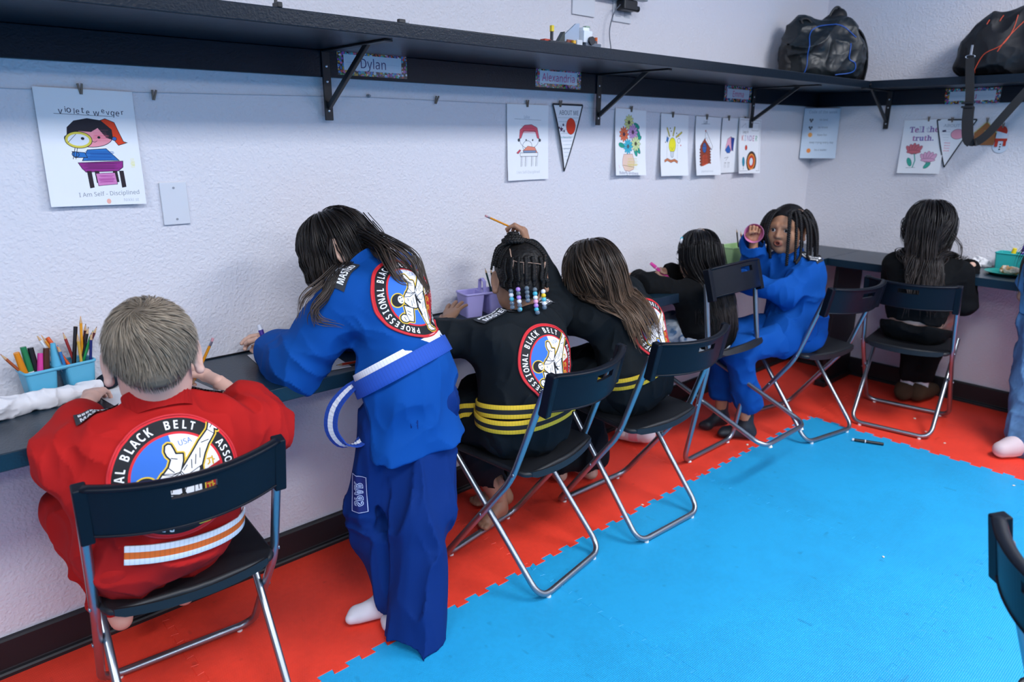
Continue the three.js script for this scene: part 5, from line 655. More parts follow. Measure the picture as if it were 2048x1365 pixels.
// --- girl in blue who turns round on her chair
{
  const right = nrm3([0.10, 0, -0.99]), H = new Frame([-1.100, 0.975, 0.462], [0.02, 1, 0.0], [-0.98, -0.06, 0.10], 1.04);
  const j = { right, pelvis: [-1.110, 0.525, 0.560], waist: [-1.110, 0.615, 0.555], chest: [-1.105, 0.735, 0.530], neck: [-1.100, 0.850, 0.490], shL: [-1.115, 0.790, 0.615], shR: [-1.110, 0.800, 0.415], elL: [-1.265, 0.705, 0.565], wrL: [-1.370, 0.765, 0.420], elR: [-1.180, 0.805, 0.350], wrR: [-1.236, 0.926, 0.374], hpL: [-1.110, 0.505, 0.610], hpR: [-1.100, 0.505, 0.500], knL: [-1.470, 0.460, 0.485], knR: [-1.400, 0.490, 0.350], anL: [-1.372, 0.105, 0.505], anR: [-1.330, 0.105, 0.345] };
  const P = person({ label: 'girl in a blue uniform with long braids turning round and holding up a fist', skin: SKIN.brown.map((v, i) => v * [1.6, 1.6, 1.55][i]), j, head: H, face: { mouthOpen: true }, headCell: 0.0032, hands: [{ F: new Frame([-1.236, 0.918, 0.376], [0.0, 1, 0.05], [-0.92, 0.05, 0.38], 0.76), side: -1, pose: HAND.fist }, { F: new Frame([-1.38, 0.775, 0.405], [-0.7, 0, -0.7], [0, -1, 0], 0.76), side: 1, pose: HAND.rest }],
    feet: [{ F: new Frame([-1.372, 0.078, 0.505], [0, 1, 0], [-0.60, 0, -0.75], 1.02), side: -1, sock: [0.012, 0.015, 0.022] }, { F: new Frame([-1.330, 0.078, 0.345], [0, 1, 0], [-0.9, 0, -0.2], 1.0), side: 1, sock: [0.012, 0.015, 0.022] }] });
  const J = new Field(); trunk(J, j, { pelvis: [0.055, 0.080], waist: [0.050, 0.076], chest: [0.060, 0.080], sh: 0.048 }); J.cone(j.pelvis, add3(j.pelvis, [-0.10, -0.03, 0]), 0.105, 0.095, 0.06); sleeve(J, j.shL, j.elL, j.wrL, 0.058, 0.056, 0.050, 0.04); sleeve(J, j.shR, j.elR, j.wrR, 0.056, 0.058, 0.054, 0.04);
  J.amp = 0.02; J.mod = foldSum(folds(61, 0.0095, 10, [1, 0.6, 1]), ribs(j.waist, [0, 1, 0], 0.12, 0.005, 75, 1), ribs(j.elL, [1, 0, 0.2], 0.13, 0.005, 75, 3)); J.ball(add3(j.neck, [-0.02, 0.05, 0]), 0.050, 0.01, -1); mesh('jacket', J.mesh(0.007), blueCloth, P, 'blue uniform jacket'); collar(P, [-1.102, 0.872, 0.488], [-0.1, 1, -0.05], 0.056, 0.038, blueCloth, [-1, 0, 0.1]);
  const T2 = new Field(); T2.cone(j.hpL, j.hpR, 0.088, 0.088, 0.05); for (const s of ['L', 'R']) { T2.cone(j['hp' + s], j['kn' + s], 0.080, 0.066, 0.03); T2.cone(j['kn' + s], add3(j['an' + s], [0, 0.09, 0]), 0.064, 0.060, 0.02); T2.cone(add3(j['an' + s], [0, 0.10, 0]), add3(j['an' + s], [0, -0.05, 0]), 0.042, 0.056, 0.006, -1); } T2.cut([0, 0.145, 0], [0, -1, 0]); T2.amp = 0.018; T2.mod = folds(62, 0.008, 10, [0.7, 0.7, 1]); mesh('trousers', T2.mesh(0.008), blueCloth, P, 'blue uniform trousers');
  strip(P, J, add3(j.shL, [-0.01, 0.02, 0.03]), add3(j.neck, [0.0, 0, 0.055]), [-1, 0, 0], [0.15, -1, -0.25], 0.055); emblem(P, J, [-1.0, 0.735, 0.53], [0, 1, 0], [-0.97, -0.1, 0.1], 0.110);
  const cap = scalp(H, 0.006, [[[0, 0.045, 0.060], [0, -0.55, 1]], [[0, -0.052, -0.05], [0, -1, 0.3]]]), black = [0.011, 0.010, 0.011]; cap.amp = 0.004; cap.mod = (x, y, z) => 0.002 * (noise3(x * 160, y * 160, z * 160) - 0.5);
  const hs = [paint(cap.mesh(0.0045), black)], R = rng(6), coll = (q) => Math.min(J.at(...q), P.userData.hf.at(...q), cap.at(...q)), gr = (q) => { const h = 0.003; return nrm3([0, 1, 2].map((i) => { const a = q.slice(), b = q.slice(); a[i] += h; b[i] -= h; return coll(a) - coll(b); })); };
  for (let i = 0; i < 26; i++) { const a = lerp(-2.75, 2.75, i / 25) + 0.05 * (R() - 0.5), up = lerp(0.75, 0.35, R()) + (i % 2) * 0.25, d = nrm3([Math.sin(a), up, -Math.cos(a)]), c = H.w([0, 0.028, -0.010]), o = add3(c, H.d(d), 0.25); let q = cap.march(o, nrm3(sub3(c, o)), 0.4, 0.005); if (!q) continue; const pts = [q]; let dir = nrm3(H.d([d[0], -0.2, d[2]])); const N = Math.round(lerp(11, 17, R())); for (let k = 0; k < N; k++) { dir = nrm3(add3(dir, [0.05, -1, 0.02], 0.35)); q = add3(q, dir, 0.016); const e = coll(q); if (e < 0.010) { const g = gr(q); q = add3(q, g, 0.010 - e); const dn = dot3(dir, g); if (dn < 0) dir = nrm3(add3(dir, g, -dn)); } pts.push(q); } hs.push(noUV(paint(plait(pts, 0.0082, 18, 5, (t) => 1 - 0.25 * t), black))); }
  mesh('hair', mergeIdx(hs), hairMat(0.45), P, 'long black braids'); const onC = (l) => { const c = H.w([0, 0.028, -0.010]), o = add3(c, H.d(nrm3(l)), 0.25); return cap.march(o, nrm3(sub3(c, o)), 0.4, 0.0022); };
  for (const l of [[[0.55, 0.75, 0.35], [0.75, 0.65, -0.05], [0.80, 0.62, -0.4]], [[0.68, 0.70, 0.15], [0.9, 0.3, 0.18]], [[0.80, 0.62, -0.1], [0.98, 0.25, -0.12]]]) mesh('scalp_parting', sweep(smoothPts(l, 10).map(onC).filter(Boolean).map((p) => V(...p)), 0.0024, 0.0012, 6), scalpLine, P);
  finish(P, [-1.15, 0, 0.5]);
}
// --- long-haired person in black facing the end wall
{
  const right = nrm3([0.154, 0, 0.988]), H = new Frame([-0.425, 0.968, 0.850], [0.06, 1, -0.06], [0.88, -0.22, -0.50], 1.10);
  const j = { right, pelvis: [-0.555, 0.540, 0.900], waist: [-0.545, 0.630, 0.893], chest: [-0.500, 0.735, 0.885], neck: [-0.455, 0.838, 0.868], shL: [-0.475, 0.775, 0.745], shR: [-0.455, 0.765, 1.020], elL: [-0.410, 0.640, 0.700], wrL: [-0.280, 0.785, 0.74], elR: [-0.430, 0.610, 1.065], wrR: [-0.290, 0.785, 1.020], hpL: [-0.540, 0.510, 0.845], hpR: [-0.525, 0.510, 0.955], knL: [-0.205, 0.500, 0.80], knR: [-0.195, 0.500, 0.93], anL: [-0.240, 0.10, 0.815], anR: [-0.200, 0.10, 0.87] };
  const P = person({ label: 'person with long dark hair in a black top and trousers facing the end wall', skin: SKIN.olive, j, head: H, hands: [{ F: new Frame([-0.270, 0.790, 0.75], [0.9, 0, 0.4], [0, -1, 0], 0.85), side: 1, pose: HAND.rest }, { F: new Frame([-0.280, 0.790, 1.015], [0.9, 0, -0.4], [0, -1, 0], 0.85), side: -1, pose: HAND.rest }], feet: [] });
  const J = new Field(); trunk(J, j, { pelvis: [0.05, 0.07], waist: [0.062, 0.078], chest: [0.072, 0.086], sh: 0.050 }); sleeve(J, j.shL, j.elL, j.wrL, 0.054, 0.046, 0.036, 0.03); sleeve(J, j.shR, j.elR, j.wrR, 0.056, 0.048, 0.036, 0.03); J.cut([-0.62, 0.532, 0.90], [-0.25, -1, 0], 0.006); J.amp = 0.016; J.mod = foldSum(folds(71, 0.0045, 12), ribs(j.elR, [0, 1, 0], 0.12, 0.003, 90, 4)); J.ball(add3(j.neck, [-0.015, 0.05, 0]), 0.060, 0.01, -1); mesh('top', J.mesh(0.007), blackKnit, P, 'black long-sleeved top');
  const B2 = new Field(); B2.cone(add3(j.waist, right, -0.045), add3(j.waist, right, 0.045), 0.072, 0.072, 0.02); B2.cone(add3(j.pelvis, right, -0.045), add3(j.pelvis, right, 0.045), 0.076, 0.076, 0.04); mesh('bare_back', B2.mesh(0.008, skinColor(SKIN.olive)), skinMat(WHITE), P, 'strip of bare lower back');
  const T2 = new Field(); T2.cone(add3(j.hpL, [-0.015, 0, 0]), add3(j.hpR, [-0.015, 0, 0]), 0.098, 0.098, 0.04); for (const s of ['L', 'R']) { T2.cone(j['hp' + s], j['kn' + s], 0.092, 0.066, 0.03); T2.cone(j['kn' + s], add3(j['an' + s], [0, 0.06, 0]), 0.064, 0.052, 0.02); } T2.cut([-0.62, 0.520, 0.90], [0.25, 1, 0], 0.006); T2.amp = 0.006; T2.mod = folds(72, 0.004, 12); mesh('trousers', T2.mesh(0.008), blackKnit, P, 'black trousers');
  for (const s of ['L', 'R']) { const F = new Frame(add3(j['an' + s], [0, 0, 0]), [0, 1, 0], [1, 0, 0.12], 1.05), S = new Field(), K = new Field(); K.cone(F.w([0, 0.05, 0]), F.w([0, -0.03, -0.005]), 0.036, 0.036, 0.01); mesh('sock', K.mesh(0.006), cloth([0.62, 0.60, 0.64]), P, 'white ankle sock'); S.cone(F.w([0, -0.045, -0.03]), F.w([0, -0.055, 0.13]), 0.042, 0.038, 0.03); S.cone(F.w([0, -0.02, -0.02]), F.w([0, -0.045, 0.07]), 0.046, 0.040, 0.03); S.cone(F.w([0, 0.06, -0.005]), F.w([0, -0.02, -0.005]), 0.040, 0.036, 0.01, -1); S.cut(F.w([0, -0.094, 0]), F.d([0, -1, 0]), 0.004); mesh('slipper', S.mesh(0.006), cloth([0.055, 0.034, 0.020]), P, 'brown slipper shoe'); }
  const cap = scalp(H, 0.010, [[[0, 0.02, 0.070], [0, -0.45, 1]], [[0, -0.06, -0.05], [0, -1, 0.2]]]), dark = [0.009, 0.008, 0.009];
  const locks = longHair(H, [cap, J, P.userData.hf], { seed: 82, count: 2000, root: dark, tip: [0.034, 0.026, 0.024], width: 0.0068, wave: 0.8, lift: 0.018, g: 0.22, pull: (q) => { const cz = lerp(0.955, 0.862, clamp((q[1] - 0.70) / 0.22, 0, 1)), dz = cz - q[2]; return [q[0] > -0.49 && q[1] < 0.92 ? -0.35 : -0.03, 0, Math.abs(dz) > 0.075 ? dz * 3 : 0]; }, crown: [0.0, 0.11, 0.0], len: (l, R) => (l[0] > 0.035 ? 0.19 + 0.05 * R() : 0.32 + 0.10 * R()), grav: (l) => (l[0] > 0.02 ? [-0.06, -1, -0.05] : [-0.12, -1, 0.10]) });
  const curl = bundles([[[[-0.440, 0.975, 0.925], [-0.440, 0.933, 0.965], [-0.450, 0.891, 1.005], [-0.460, 0.820, 1.005], [-0.470, 0.782, 0.985]], 12, 0.010, 0.010], [[[-0.520, 0.930, 0.880], [-0.570, 0.788, 0.945], [-0.605, 0.678, 0.990], [-0.615, 0.618, 0.985], [-0.60, 0.590, 0.975]], 40, 0.030, 0.014]], { fields: [J, P.userData.hf], seed: 84, width: 0.0026, root: dark, tip: [0.05, 0.036, 0.03] });
  mesh('hair', mergeIdx([paint(cap.mesh(0.006), dark), locks, curl]), hairMat(0.33), P, 'long dark hair'); finish(P, [-0.5, 0, 0.9]);
}
// --- child in jeans at the picture's edge
{
  const right = [0.1, 0, 0.99], H = new Frame([-0.42, 1.045, 1.43], [0, 1, 0], [1, -0.2, 0], 1.05);
  const j = { right, pelvis: [-0.48, 0.635, 1.445], waist: [-0.465, 0.72, 1.44], chest: [-0.44, 0.82, 1.435], neck: [-0.425, 0.92, 1.433], shL: [-0.44, 0.875, 1.32], shR: [-0.43, 0.875, 1.545], elL: [-0.45, 0.7, 1.3], wrL: [-0.3, 0.775, 1.305], elR: [-0.44, 0.7, 1.575], wrR: [-0.3, 0.775, 1.545], hpL: [-0.485, 0.6, 1.39], hpR: [-0.475, 0.6, 1.5], knL: [-0.5, 0.34, 1.395], knR: [-0.46, 0.34, 1.515], anL: [-0.585, 0.09, 1.435], anR: [-0.45, 0.09, 1.535] };
  const P = person({ label: 'child in a light blue T-shirt and blue jeans standing at the end wall desk', skin: SKIN.tan, j, head: H, hands: [{ F: new Frame([-0.295, 0.778, 1.31], [1, 0, 0.1], [0, -1, 0], 0.76), side: 1, pose: HAND.rest }, { F: new Frame([-0.295, 0.778, 1.54], [1, 0, -0.1], [0, -1, 0], 0.76), side: -1, pose: HAND.rest }], feet: [] });
  const J = new Field(); trunk(J, j, { pelvis: [0.055, 0.080], waist: [0.055, 0.078], chest: [0.060, 0.082], sh: 0.046 }); J.cone(j.shL, mix3(j.shL, j.elL, 0.55), 0.050, 0.056, 0.03); J.cone(j.shR, mix3(j.shR, j.elR, 0.55), 0.050, 0.056, 0.03); J.cut([0, 0.64, 0], [0, -1, 0]); J.amp = 0.016; J.mod = folds(91, 0.006, 11); J.ball(add3(j.neck, [0, 0.05, 0]), 0.052, 0.01, -1); mesh('t_shirt', J.mesh(0.008), cloth([0.10, 0.27, 0.52]), P, 'light blue T-shirt');
  const T2 = new Field(); T2.cone(j.hpL, j.hpR, 0.085, 0.085, 0.04); for (const s of ['L', 'R']) { T2.cone(j['hp' + s], j['kn' + s], 0.085, 0.070, 0.03); T2.cone(j['kn' + s], add3(j['an' + s], [0, -0.03, 0]), 0.070, 0.066, 0.03); } T2.cut([0, 0.665, 0], [0, 1, 0]); T2.amp = 0.008; T2.mod = folds(92, 0.007, 12, [1, 0.7, 1]); mesh('jeans', T2.mesh(0.008, (x, y, z) => { const n = noise3(x * 220, y * 90, z * 220), m = noise3(x * 14, y * 8, z * 14), k = 0.75 + 0.35 * n + 0.45 * (m - 0.5); return [0.085 * k, 0.19 * k, 0.36 * k]; }), phys(WHITE, 0.85, { vertexColors: true }), P, 'blue denim jeans');
  for (const s of ['L', 'R']) { const F = new Frame(add3(j['an' + s], [0, 0.0, 0]), [0, 1, 0], s === 'L' ? [-0.35, 0, -0.2] : [1, 0, 0.1], 1.0), S = new Field(); S.cone(F.w([0, -0.045, -0.03]), F.w([0, -0.050, 0.11]), 0.040, 0.037, 0.03); S.cone(F.w([0, -0.01, -0.01]), F.w([0, -0.035, 0.06]), 0.042, 0.038, 0.03); S.cut(F.w([0, -0.088, 0]), F.d([0, -1, 0]), 0.004); mesh('sneaker', S.mesh(0.006, (x, y, z) => (y < 0.028 ? [0.72, 0.70, 0.71] : [0.58, 0.46, 0.48])), phys(WHITE, 0.6, { vertexColors: true }), P, 'pink and white sneaker'); }
  const cap = scalp(H, 0.009, [[[0, 0.02, 0.070], [0, -0.45, 1]], [[0, -0.06, -0.05], [0, -1, 0.2]]]), dark = [0.010, 0.009, 0.009]; mesh('hair', mergeIdx([paint(cap.mesh(0.008), dark), longHair(H, [cap, J, P.userData.hf], { seed: 95, count: 700, root: dark, tip: [0.03, 0.024, 0.02], width: 0.008, lift: 0.015, g: 0.15, crown: [0, 0.11, 0], len: (l, R) => 0.26 + 0.1 * R() })]), hairMat(0.35), P, 'long dark hair');
  finish(P, [-0.48, 0., 1.445]);
}
// ------------------------------------------------------------------ paper, drawings, tags
const INK = '#17181d';
const G = {
  pl: (g, p, close) => { g.beginPath(); p.forEach(([x, y], i) => (i ? g.lineTo(x, y) : g.moveTo(x, y))); if (close) g.closePath(); },
  fill: (g, p, c, s, w = 2) => { G.pl(g, p, true); if (c) { g.fillStyle = c; g.fill(); } if (s) { g.strokeStyle = s; g.lineWidth = w; g.stroke(); } },
  ell: (g, x, y, a, b, c, s, w = 2, r = 0) => { g.beginPath(); g.ellipse(x, y, a, b, r, 0, 7); if (c) { g.fillStyle = c; g.fill(); } if (s) { g.strokeStyle = s; g.lineWidth = w; g.stroke(); } },
  line: (g, p, s = INK, w = 2) => { G.pl(g, p); g.strokeStyle = s; g.lineWidth = w; g.lineCap = 'round'; g.stroke(); },
  scrib: (g, x, y, w, h, c, n, seed, a = 0.5) => { const R = rng(seed); g.strokeStyle = c; g.lineWidth = 2.5; g.globalAlpha = a; for (let i = 0; i < n; i++) { const yy = y + R() * h; g.beginPath(); g.moveTo(x + R() * w * 0.2, yy); g.lineTo(x + w * (0.8 + 0.2 * R()), yy + (R() - 0.5) * 10); g.stroke(); } g.globalAlpha = 1; },
  txt: (g, t, x, y, size, c, f = 'sans-serif', al = 'center', rot = 0) => { g.save(); g.translate(x, y); g.rotate(rot); g.font = `${size}px ${f}`; g.fillStyle = c; g.textAlign = al; g.textBaseline = 'middle'; g.fillText(t, 0, 0); g.restore(); },
};
const page = (draw, w = 512, h = 662) => canvasTex(w, h, (g) => { g.fillStyle = '#eceef3'; g.fillRect(0, 0, w, h); draw(g, w, h); });
const hand1 = (g, word, x, y, s) => { let cx = x; const R = rng(31); for (const ch of word) { G.txt(g, ch, cx, y + (R() - 0.5) * 14, s * (0.85 + 0.3 * R()), '#14152a', 'sans-serif', 'center', (R() - 0.5) * 0.3); cx += s * (ch === 'i' || ch === 'l' || ch === ' ' ? 0.42 : ch === 'w' ? 0.85 : 0.62); } };
const texSelf = page((g, w, h) => {   // child with a magnifying glass at a purple desk
  G.line(g, [[86, 140], [390, 146]], '#2a2c33', 2); hand1(g, 'violete wevqer', 120, 122, 42);
  G.fill(g, [[300, 178], [345, 160], [392, 180], [412, 240], [430, 290], [448, 296], [400, 312], [372, 270], [330, 215]], '#e0401c', INK, 3);
  G.ell(g, 255, 262, 118, 62, '#ec97a6', INK, 3); G.fill(g, [[136, 262], [142, 215], [180, 178], [250, 162], [320, 172], [372, 222], [374, 280], [340, 268], [300, 212], [262, 236], [200, 232]], '#231f2a', INK, 3); G.scrib(g, 262, 222, 95, 70, '#e0687f', 20, 3, 0.4);
  G.ell(g, 130, 276, 10, 14, '#2f63b4', INK); G.ell(g, 382, 274, 12, 11, '#2f63b4', INK); G.ell(g, 300, 268, 8, 7, INK); G.line(g, [[262, 290], [275, 296], [288, 288]]);
  G.ell(g, 192, 284, 62, 40, '#dfe4ee', '#d9c94e', 13); G.ell(g, 192, 284, 70, 47, null, INK, 3); G.ell(g, 214, 276, 9, 8, INK); G.line(g, [[136, 300], [182, 252]], INK, 2);
  G.fill(g, [[196, 402], [230, 340], [330, 332], [392, 400]], '#2a72bd', INK, 3); G.scrib(g, 215, 345, 160, 54, '#174f96', 18, 5, 0.6); G.fill(g, [[150, 350], [215, 356], [225, 384], [160, 384]], '#2a72bd', INK, 3); G.ell(g, 166, 366, 18, 15, '#2a72bd', INK, 3); G.line(g, [[168, 330], [150, 392]], INK, 3); G.line(g, [[180, 330], [164, 392]], INK, 3);
  G.fill(g, [[172, 414], [412, 404], [408, 440], [380, 462], [206, 468], [188, 446]], '#932a86', INK, 3); G.scrib(g, 185, 412, 210, 46, '#5f1a58', 18, 7, 0.5);
  for (const [x, k] of [[212, 0], [252, 10], [350, 10], [385, 0]]) G.fill(g, [[x, 462], [x + 22, 462], [x + 26, 556 - k * 3], [x + 4, 560 - k * 3]], '#2b2028', INK); G.fill(g, [[256, 476], [360, 472], [366, 540], [262, 548]], '#d583bd', INK, 2); G.scrib(g, 262, 480, 96, 56, '#a8408f', 14, 9, 0.6);
  G.txt(g, 'I Am Self - Disciplined', 316, 594, 34, '#8d929b', 'sans-serif', 'center', -0.03); G.ell(g, 306, 640, 12, 15, '#eeb0a2'); G.txt(g, 'Nikki st', 430, 634, 26, '#c3c8cf'); G.scrib(g, 452, 380, 26, 70, '#e8e27a', 10, 11, 0.8);
});
const texSelf2 = page((g) => { G.line(g, [[90, 125], [420, 132]], '#70747c', 2); G.txt(g, 'Jake', 240, 108, 40, '#b6c0cb'); G.ell(g, 270, 300, 120, 82, '#eceef3', INK, 3); G.fill(g, [[145, 300], [155, 220], [210, 178], [300, 172], [372, 200], [398, 300], [370, 290], [345, 228], [200, 228], [168, 290]], '#d95a6c', INK, 3); G.scrib(g, 160, 185, 220, 60, '#b83a50', 18, 4, 0.5); G.ell(g, 140, 308, 15, 14, '#3c4048'); G.ell(g, 402, 310, 15, 14, '#3c4048'); G.ell(g, 230, 308, 8, 9, INK); G.ell(g, 312, 308, 8, 9, INK); G.ell(g, 245, 360, 58, 46, null, '#8b8f98', 5); G.fill(g, [[190, 400], [250, 360], [340, 372], [372, 420], [200, 420]], '#e48a72', INK, 2); G.fill(g, [[110, 420], [150, 390], [165, 400], [130, 428]], '#cf4a5c', INK, 2); G.fill(g, [[195, 400], [355, 400], [350, 418], [200, 418]], '#7f97b8', INK, 2); G.fill(g, [[152, 420], [378, 420], [374, 452], [158, 452]], '#eceef3', INK, 3); for (const x of [170, 222, 300, 356]) { G.line(g, [[x, 452], [x - 4, 540]], '#555', 5); G.line(g, [[x + 16, 452], [x + 14, 540]], '#555', 2); } G.txt(g, 'I Am Self-Disciplined', 256, 592, 32, '#c0c4cc'); });
const texPennant = canvasTex(512, 768, (g, w, h) => { g.fillStyle = '#e9ebf1'; g.fillRect(0, 0, w, h); G.txt(g, 'ABOUT ME', 270, 92, 70, '#98a2ae', 'sans-serif'); g.strokeStyle = INK; g.lineWidth = 1.5; g.font = '70px sans-serif'; g.textAlign = 'center'; g.textBaseline = 'middle'; g.strokeText('ABOUT ME', 270, 92); for (let i = 0; i < 11; i++) G.line(g, [[70 + i * 13, 150 + i * 44], [430 - i * 16, 148 + i * 44]], '#8fa2ab', 3); G.ell(g, 300, 245, 82, 92, '#df3b1e', '#8a1d10', 5); for (const [x, y, r] of [[130, 280, 34], [95, 262, 18], [165, 230, 20], [178, 300, 18], [270, 640, 22]]) { const p = []; for (let i = 0; i < 10; i++) { const a = i * 0.628 - 1.57, q = i % 2 ? r * 0.45 : r; p.push([x + Math.cos(a) * q, y + Math.sin(a) * q]); } G.fill(g, p, '#4a1f4e', INK, 2); } G.txt(g, 'my favourites', 210, 372, 34, '#3e8c96'); G.txt(g, 'when i grow up i want', 225, 500, 24, '#3c4653'); });
const texPennant2 = canvasTex(512, 768, (g, w, h) => { g.fillStyle = '#e9ebf1'; g.fillRect(0, 0, w, h); g.strokeStyle = '#7d8795'; g.lineWidth = 2; g.font = '66px sans-serif'; g.textAlign = 'center'; g.textBaseline = 'middle'; g.strokeText('ABOUT ME', 262, 92); G.ell(g, 300, 230, 84, 80, '#eda2b4', INK, 4); for (let i = 0; i < 10; i++) G.line(g, [[70 + i * 14, 150 + i * 44], [200 - i * 2, 150 + i * 44]], '#8fa2ab', 3); for (let i = 0; i < 4; i++) G.txt(g, 'draw', 190, 370 + i * 42, 34, '#e0708c'); G.fill(g, [[95, 170], [140, 160], [150, 190], [100, 196]], '#3a3a5a'); });
const flower = (g, x, y, r, c, k) => { for (let i = 0; i < 11; i++) { const a = i * 0.571; G.ell(g, x + Math.cos(a) * r * 0.62, y + Math.sin(a) * r * 0.62, r * 0.42, r * 0.19, c, INK, 2, a); } G.ell(g, x, y, r * 0.24, r * 0.24, k, INK, 2); };
const texFlowers = page((g) => { const lf = (x, y, a) => G.ell(g, x, y, 52, 24, '#1f9a86', INK, 2, a); lf(360, 160, 0.4); lf(385, 230, 0.9); lf(395, 290, -0.5); lf(110, 360, 0.2); lf(350, 420, 1.1); lf(390, 400, 0.8); flower(g, 230, 130, 76, '#d9dc8e', '#4a4632'); flower(g, 150, 250, 76, '#e2704c', '#4b2f4a'); flower(g, 300, 225, 80, '#c193c9', '#4b2f4a'); flower(g, 350, 340, 76, '#cfe0a4', '#4a4632'); flower(g, 222, 370, 76, '#3fb3cd', '#54606a'); G.fill(g, [[150, 450], [300, 446], [332, 520], [318, 600], [250, 622], [170, 614], [128, 560], [130, 500]], '#e9c9b8', '#a0605c', 4); G.scrib(g, 200, 490, 200, 110, '#d8c878', 30, 8, 0.7); G.line(g, [[140, 560], [325, 580]], '#8a7a3c', 4); G.txt(g, 'Butterfly kindness', 230, 640, 40, '#4a4d6c', 'sans-serif', 'center', 0.03); G.line(g, [[60, 560], [80, 590]], '#e08a94', 4); });
const texIdea = page((g) => { G.ell(g, 230, 330, 66, 80, '#ece12e', INK, 3); G.fill(g, [[198, 398], [262, 398], [256, 450], [232, 466], [206, 450]], '#cfd6dc', INK, 3); G.line(g, [[205, 350], [230, 380], [255, 350]], '#a39b20', 5); G.line(g, [[130, 220], [130, 470]], INK, 2); G.line(g, [[330, 320], [330, 480]], INK, 2); G.fill(g, [[80, 490], [140, 470], [210, 490], [280, 478], [340, 502], [330, 528], [270, 505], [208, 520], [140, 498], [84, 516]], '#c4764f', INK, 2); for (const [a, b] of [[[170, 230], [120, 150]], [[240, 225], [262, 140]], [[300, 240], [390, 190]]]) { G.line(g, [a, b], INK, 22); G.line(g, [a, b], '#c7bb3a', 16); } G.fill(g, [[120, 240], [160, 255], [140, 300], [110, 290]], '#2f6fb0', INK, 3); G.ell(g, 350, 280, 26, 26, null, INK, 4); for (const [x, y, c] of [[200, 180, INK], [300, 200, INK], [340, 230, '#b5306a'], [390, 330, '#d03a2c'], [180, 150, INK], [95, 300, INK]]) G.ell(g, x, y, 8, 8, c); });
const texHouse = page((g) => { G.txt(g, 'Lali', 200, 62, 52, '#33405a'); G.line(g, [[120, 84], [290, 78]], '#33405a', 3); G.fill(g, [[205, 240], [310, 330], [316, 520], [120, 560], [110, 330]], '#93402c', INK, 4); G.fill(g, [[205, 190], [230, 170], [370, 330], [350, 372], [215, 262]], '#eceef3', INK, 4); for (let i = 0; i < 7; i++) G.ell(g, 240 + i * 18, 240 + i * 20, 5, 5, i % 2 ? '#c0392b' : '#2f63b4'); G.ell(g, 200, 350, 44, 56, '#2966b3', INK, 5); G.fill(g, [[165, 440], [250, 424], [262, 530], [160, 556]], '#b1442c', '#e2603a', 6); G.scrib(g, 120, 300, 180, 230, '#6d2a1c', 40, 13, 0.45); for (let i = 0; i < 6; i++) { G.ell(g, 318, 360 + i * 32, 13, 11, '#93402c', INK, 3); G.ell(g, 108, 370 + i * 34, 13, 11, '#93402c', INK, 3); } G.ell(g, 210, 160, 9, 12, '#c0392b', INK, 2); G.txt(g, 'gingerbread house', 250, 616, 30, '#b9bec8'); });
const texSwirl = page((g) => { G.fill(g, [[120, 330], [150, 250], [230, 220], [290, 260], [300, 380], [250, 400], [170, 410], [110, 390]], '#e3a7bd', INK, 3); G.fill(g, [[110, 380], [180, 320], [250, 380], [230, 420], [160, 420]], '#2d62b4', INK, 3); G.fill(g, [[230, 230], [320, 240], [310, 400], [270, 380]], '#203a8c', INK, 3); G.line(g, [[110, 480], [200, 470], [150, 510]], INK, 3); for (const x of [120, 200]) { G.line(g, [[x, 530], [x, 600]], INK, 3); G.line(g, [[x + 30, 530], [x + 30, 600]], INK, 3); G.line(g, [[x, 540], [x + 40, 540]], INK, 3); } });
const texKinder = page((g, w, h) => { g.strokeStyle = '#4a4e58'; g.lineWidth = 3; g.strokeRect(22, 20, w - 44, h - 50); g.strokeRect(300, 50, 160, 92); G.line(g, [[60, 110], [150, 60], [170, 110]], '#70757f', 3); G.txt(g, 'Lucy K', 160, 160, 44, INK); [...'KINDER'].forEach((c, i) => G.txt(g, c, 95 + i * 64, 236, 92, ['#c43b34', '#4f7fb5', '#b3a0c0', '#7d4a94', '#a02a74', '#3d9a78'][i], 'sans-serif')); G.ell(g, 190, 350, 26, 30, '#d03a24', INK, 3); for (let k = 0; k < 4; k++) G.ell(g, 320, 520, 112 - k * 24, 128 - k * 26, ['#4a342c', '#e88a3a', '#d83a20', '#dfe3ea'][k], INK, 3, 0.3); G.fill(g, [[190, 640], [420, 600], [430, 662], [180, 662]], '#eceef3'); G.ell(g, 130, 520, 34, 56, '#2a8aa6', INK, 3); G.line(g, [[130, 570], [128, 612]], INK, 6); });
const texList = page((g, w, h) => { g.fillStyle = '#c7d6e6'; g.fillRect(0, 0, w, h); G.txt(g, 'Code of the week', 270, 50, 52, '#6f88a8'); ['be kind', 'be brave', 'have fun', 'keep trying every day', 'be a leader'].forEach((t, i) => G.txt(g, t, 290, 150 + i * 100, 36, '#5d6878')); G.ell(g, 120, 350, 30, 30, '#e8a04a'); G.ell(g, 120, 560, 30, 30, '#e58a3c'); for (const y of [150, 250]) for (let i = 0; i < 3; i++) G.ell(g, 115 + (i - 1) * 16, y + (i % 2) * 22, 13, 15, '#3a3f48'); });
